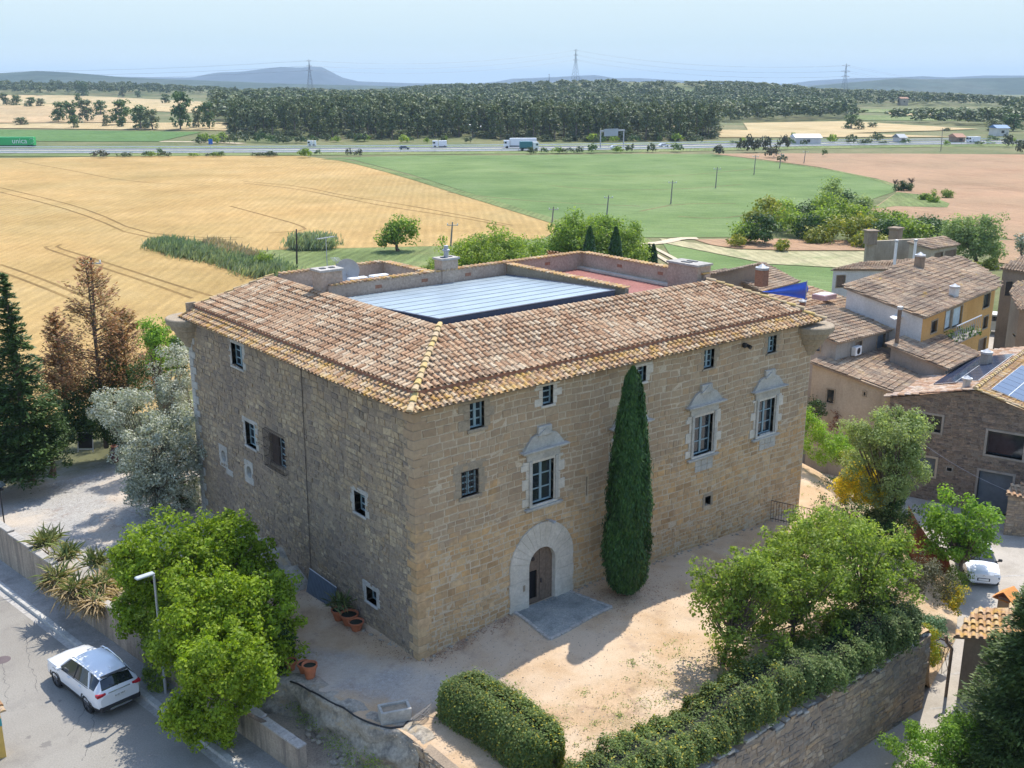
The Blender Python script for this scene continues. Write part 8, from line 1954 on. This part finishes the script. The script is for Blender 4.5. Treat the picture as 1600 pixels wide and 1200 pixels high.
def bldg(px0, px1, py, H, wall, roofm, label, name='roadside_building', depth=9, cat='building'):
    a, b = ground_hit(px0, py), ground_hit(px1, py); z = min(a[2], b[2]); t = thing(name, label, cat, (a[0], a[1], z)); u = norm((b - a)[:2]); n_ = np.array([-u[1], u[0]]); L = np.linalg.norm((b - a)[:2]); a = a[:2]
    P_ = [a, a + u * L, a + u * L + n_ * depth, a + n_ * depth]; part(t, 'wall', wall, lambda m: m.prism(P_, z - 1, z + H), True)
    c1, c2 = a + n_ * depth / 2 - u * .5, a + n_ * depth / 2 + u * (L + .5); o_ = .6
    def rf_(m):
        e = [a - n_ * o_ - u * .5, a - n_ * o_ + u * (L + .5), a + n_ * (depth + o_) + u * (L + .5), a + n_ * (depth + o_) - u * .5]
        m.quad((*e[0], z + H), (*e[1], z + H), (*c2, z + H + depth * .16), (*c1, z + H + depth * .16)); m.quad((*e[2], z + H), (*e[3], z + H), (*c1, z + H + depth * .16), (*c2, z + H + depth * .16)); m.add([(*e[0], z + H), (*c1, z + H + depth * .16), (*e[3], z + H), (*e[1], z + H), (*c2, z + H + depth * .16), (*e[2], z + H)], [(0, 1, 2), (3, 4, 5)])
    part(t, 'roof', roofm, rf_, True)
    for i in range(max(1, int(L / 6))): w0 = a + u * (L * (i + .5) / max(1, int(L / 6))) - n_ * .04; part(t, 'window', M_GLASS, lambda m: m.box((*w0, z + H * .55), (1.4, .1, 1.2), [(*u, 0), (*n_, 0), (0, 0, 1)]), True)
M_ROOFT = simple('far_roof_tile', (.36, .2, .13), .9); M_ROOFW = simple('far_pale_roof', (.55, .57, .6), .6)
bldg(735, 790, 207, 2.6, M_WHITER, M_ROOFW, 'low pale building between the trunks of the pine wood'); bldg(1250, 1290, 227, 3.0, M_WHITER, M_ROOFW, 'low white roofed roadside building beyond the ploughed field'); bldg(1415, 1425, 224, 2.4, M_WHITER, M_SLATE, 'tiny dark roofed building beside the embankment'); bldg(1505, 1518, 224, 2.6, M_BROWNW, M_ROOFT, 'small brown roofed hut above the right end of the motorway')
bldg(1410, 1422, 165, 7, M_BEIGE, M_ROOFT, 'distant farmhouse with red roof among dark trees on the right', 'distant_farmhouse', 9, 'farmhouse')
bldg(1567, 1586, 213, 3.8, M_WHITER, simple('blue_roof', (.06, .16, .34), .6), 'blue roofed shed at the far right beyond the fields')
q = at(330, 236, -3.8); bs_ = thing('road_sign', 'small blue sign standing beside the motorway', 'road sign', q); part(bs_, 'post', M_METAL, lambda m: m.tube([(0, 0, 0), (0, 0, 3.2)], .1, 5)); part(bs_, 'panel', simple('sign_blue', (.02, .12, .42), .5), lambda m: m.box((0, 0, 3.6), (1.6, .15, 2.0), rot2(YAW - math.pi / 2)))
# ---- pylons and lines
def pylon(px, d, ytop, ybase, label, arms, w=6.0):
    zb = zfar(px, ybase, d); zt = zfar(px, ytop, d); q = far(px, d, zb); H = zt - zb; t = thing('electricity_pylon', label, 'pylon', q); u = np.array([math.sin(YAW + .5), -math.cos(YAW + .5), 0]); v = np.array([-u[1], u[0], 0]); th = .16
    def leg(m):
        for a in (-1, 1):
            for b in (-1, 1): m.tube([q + u * a * w / 2 + v * b * w / 2, q + u * a * w * .12 + v * b * w * .12 + np.array([0, 0, H * .62]), q + np.array([0, 0, H])], th, 4)
        n = 9
        for i in range(n):
            s0, s1 = i / n, (i + 1) / n; f = lambda s: w / 2 * (1 - s / .62 * .76) if s < .62 else w * .12 * (1 - (s - .62) / .38)
            for a, b in ((-1, 1), (1, -1)):
                for ax1, ax2 in ((u, v), (v, u)):
                    for e in (-1, 1): m.tube([q + ax1 * a * f(s0) + ax2 * e * f(s0) + np.array([0, 0, H * s0]), q + ax1 * b * f(s1) + ax2 * e * f(s1) + np.array([0, 0, H * s1])], th * .55, 3, cap=False)
    part(t, 'lattice_tower', M_PYL, leg, True); tips = []
    for s, L in arms:
        p = q + np.array([0, 0, H * s]); part(t, 'crossarm', M_PYL, lambda m: (m.tube([p - u * L, p + np.array([0, 0, H * .03]), p + u * L], th, 4), m.tube([p - u * L, p - np.array([0, 0, H * .02]), p + u * L], th * .8, 4)), True); tips += [p - u * L, p + u * L]
    return tips
M_PYL = simple('pylon_steel', (.20, .22, .25), .6, .2)
tA = pylon(484.5, 1300, 93, 143, 'lattice pylon rising over the left wood near the blue mountain', [(.96, 3), (.80, 3.4), (.66, 3.8)], 7)
tB = pylon(899, 1500, 77, 127, 'tallest lattice pylon on the middle wooded hill', [(.97, 3.2), (.82, 3.8), (.67, 4.2)], 9)
tC = pylon(1320, 1250, 99, 150, 'lattice pylon with wide arms above the right woods', [(.93, 6), (.76, 7), (.60, 6)], 7)
tD = pylon(858, 2050, 115, 131, 'small thin mast left of the tallest pylon', [(.9, 2)], 3)
off1 = [far(-300, 2300, zfar(-300, 100, 2300) - 6 * (k // 2)) for k in range(6)]; off2 = [far(1900, 1600, zfar(1900, 150, 1600) - 6 * (k // 2)) for k in range(6)]
def lines(label, A_, B_, sag):
    t = thing('power_line', label, 'power line', A_[0])
    for a, b in zip(A_, B_): part(t, 'wire', M_PYL, lambda m: m.tube([a + (b - a) * s - np.array([0, 0, sag * 4 * s * (1 - s)]) for s in np.linspace(0, 1, 13)], .055, 3), True)
lines('power lines sagging between the left pylon and the tallest pylon', tA, tB, 9); lines('power lines sagging between the tallest pylon and the right pylon', tB, tC, 9); lines('power lines running left out of the picture from the left pylon', tA, off1, 12); lines('power lines falling to the right from the right pylon', tC, off2, 14)
# ---- blue hills and mountains
def ridge(name, d, depth, prof, mat, seed, base=-4.0, rough=1.0, k=14):
    from mathutils import noise as mn
    xs_ = np.arange(prof[0][0], prof[-1][0] + 1, 8.0); V = []; K = k
    for px in xs_:
        y = np.interp(px, [p[0] for p in prof], [p[1] for p in prof]); dd = d * math.hypot(1715.6, px - 800) / 1715.6; zt = zfar(px, y, dd)
        for j in range(K + 1):
            s = j / K * 2 - .7; dj = dd + depth * s; q = far(px, dj); h = base + (zt - base) * math.exp(-(s / .55) ** 2 * 1.4) if s != 0 else zt
            n_ = mn.fractal(Vector((q[0] / (depth * .5), q[1] / (depth * .5), seed)), 1.0, 2.0, 5); V.append((q[0], q[1], base - 6 if j in (0, K) else max(base - 5, h + n_ * (zt - base) * .10 * rough * (0.4 + abs(s)))))
    n = len(xs_); F = np.array([(i*(K+1)+j, (i+1)*(K+1)+j, (i+1)*(K+1)+j+1, i*(K+1)+j+1) for i in range(n-1) for j in range(K)])
    o = mesh_np(name, np.array(V), F, None, mat, True); tag(o, kind='structure')
M_HILL = ground('hill_woods', [(.03, .05, .045), (.05, .075, .06), (.08, .10, .085)], .004, .03, .95, 0, fvar=.35); M_MOUNT_HAZY = ground('mountain', [(.045, .065, .085), (.08, .10, .12)], .001, .01, .95, 0)  # blue air haze is put into the mountain base colour too
ridge('wooded_hills', 2900, 650, [(-300, 112), (0, 115), (60, 111), (110, 113), (200, 121), (330, 126), (420, 130), (560, 133), (700, 137)], M_HILL, 1)
ridge('wooded_hills', 2900, 650, [(1150, 146), (1230, 138), (1300, 131), (1360, 126), (1400, 122), (1450, 124), (1520, 123), (1600, 122), (1750, 120), (1950, 124)], M_HILL, 2)
ridge('blue_mountain', 5600, 1100, [(-200, 116), (100, 118), (240, 121), (300, 121), (330, 115), (345, 113), (380, 112), (420, 107), (440, 105), (470, 106), (490, 104), (505, 105), (520, 113), (535, 121), (560, 127), (640, 130), (720, 131)], M_MOUNT_HAZY, 3, k=20, rough=.5)
ridge('blue_mountains', 6000, 1100, [(720, 133), (780, 127), (800, 123), (830, 122), (870, 120), (905, 118), (930, 117), (960, 122), (1000, 122), (1050, 125), (1120, 129), (1230, 131), (1270, 126), (1340, 122), (1400, 121), (1440, 119), (1480, 121), (1540, 118), (1600, 118), (1750, 116)], M_MOUNT_HAZY, 4, k=20, rough=.5)
# ---- haze
hb_ = MB(); hb_.box((2500, 2500, 75), (24000, 24000, 260)); hm = bpy.data.materials.new('haze'); hm.use_nodes = True; nt = hm.node_tree; nt.nodes.remove(nt.nodes['Principled BSDF']); pv = nt.nodes.new('ShaderNodeVolumePrincipled'); pv.inputs['Color'].default_value = (.60, .79, .97, 1); pv.inputs['Density'].default_value = 1.05e-4; nt.links.new(pv.outputs[0], nt.nodes['Material Output'].inputs['Volume'])
hz_o = hb_.build('haze', hm); tag(hz_o, kind='stuff')
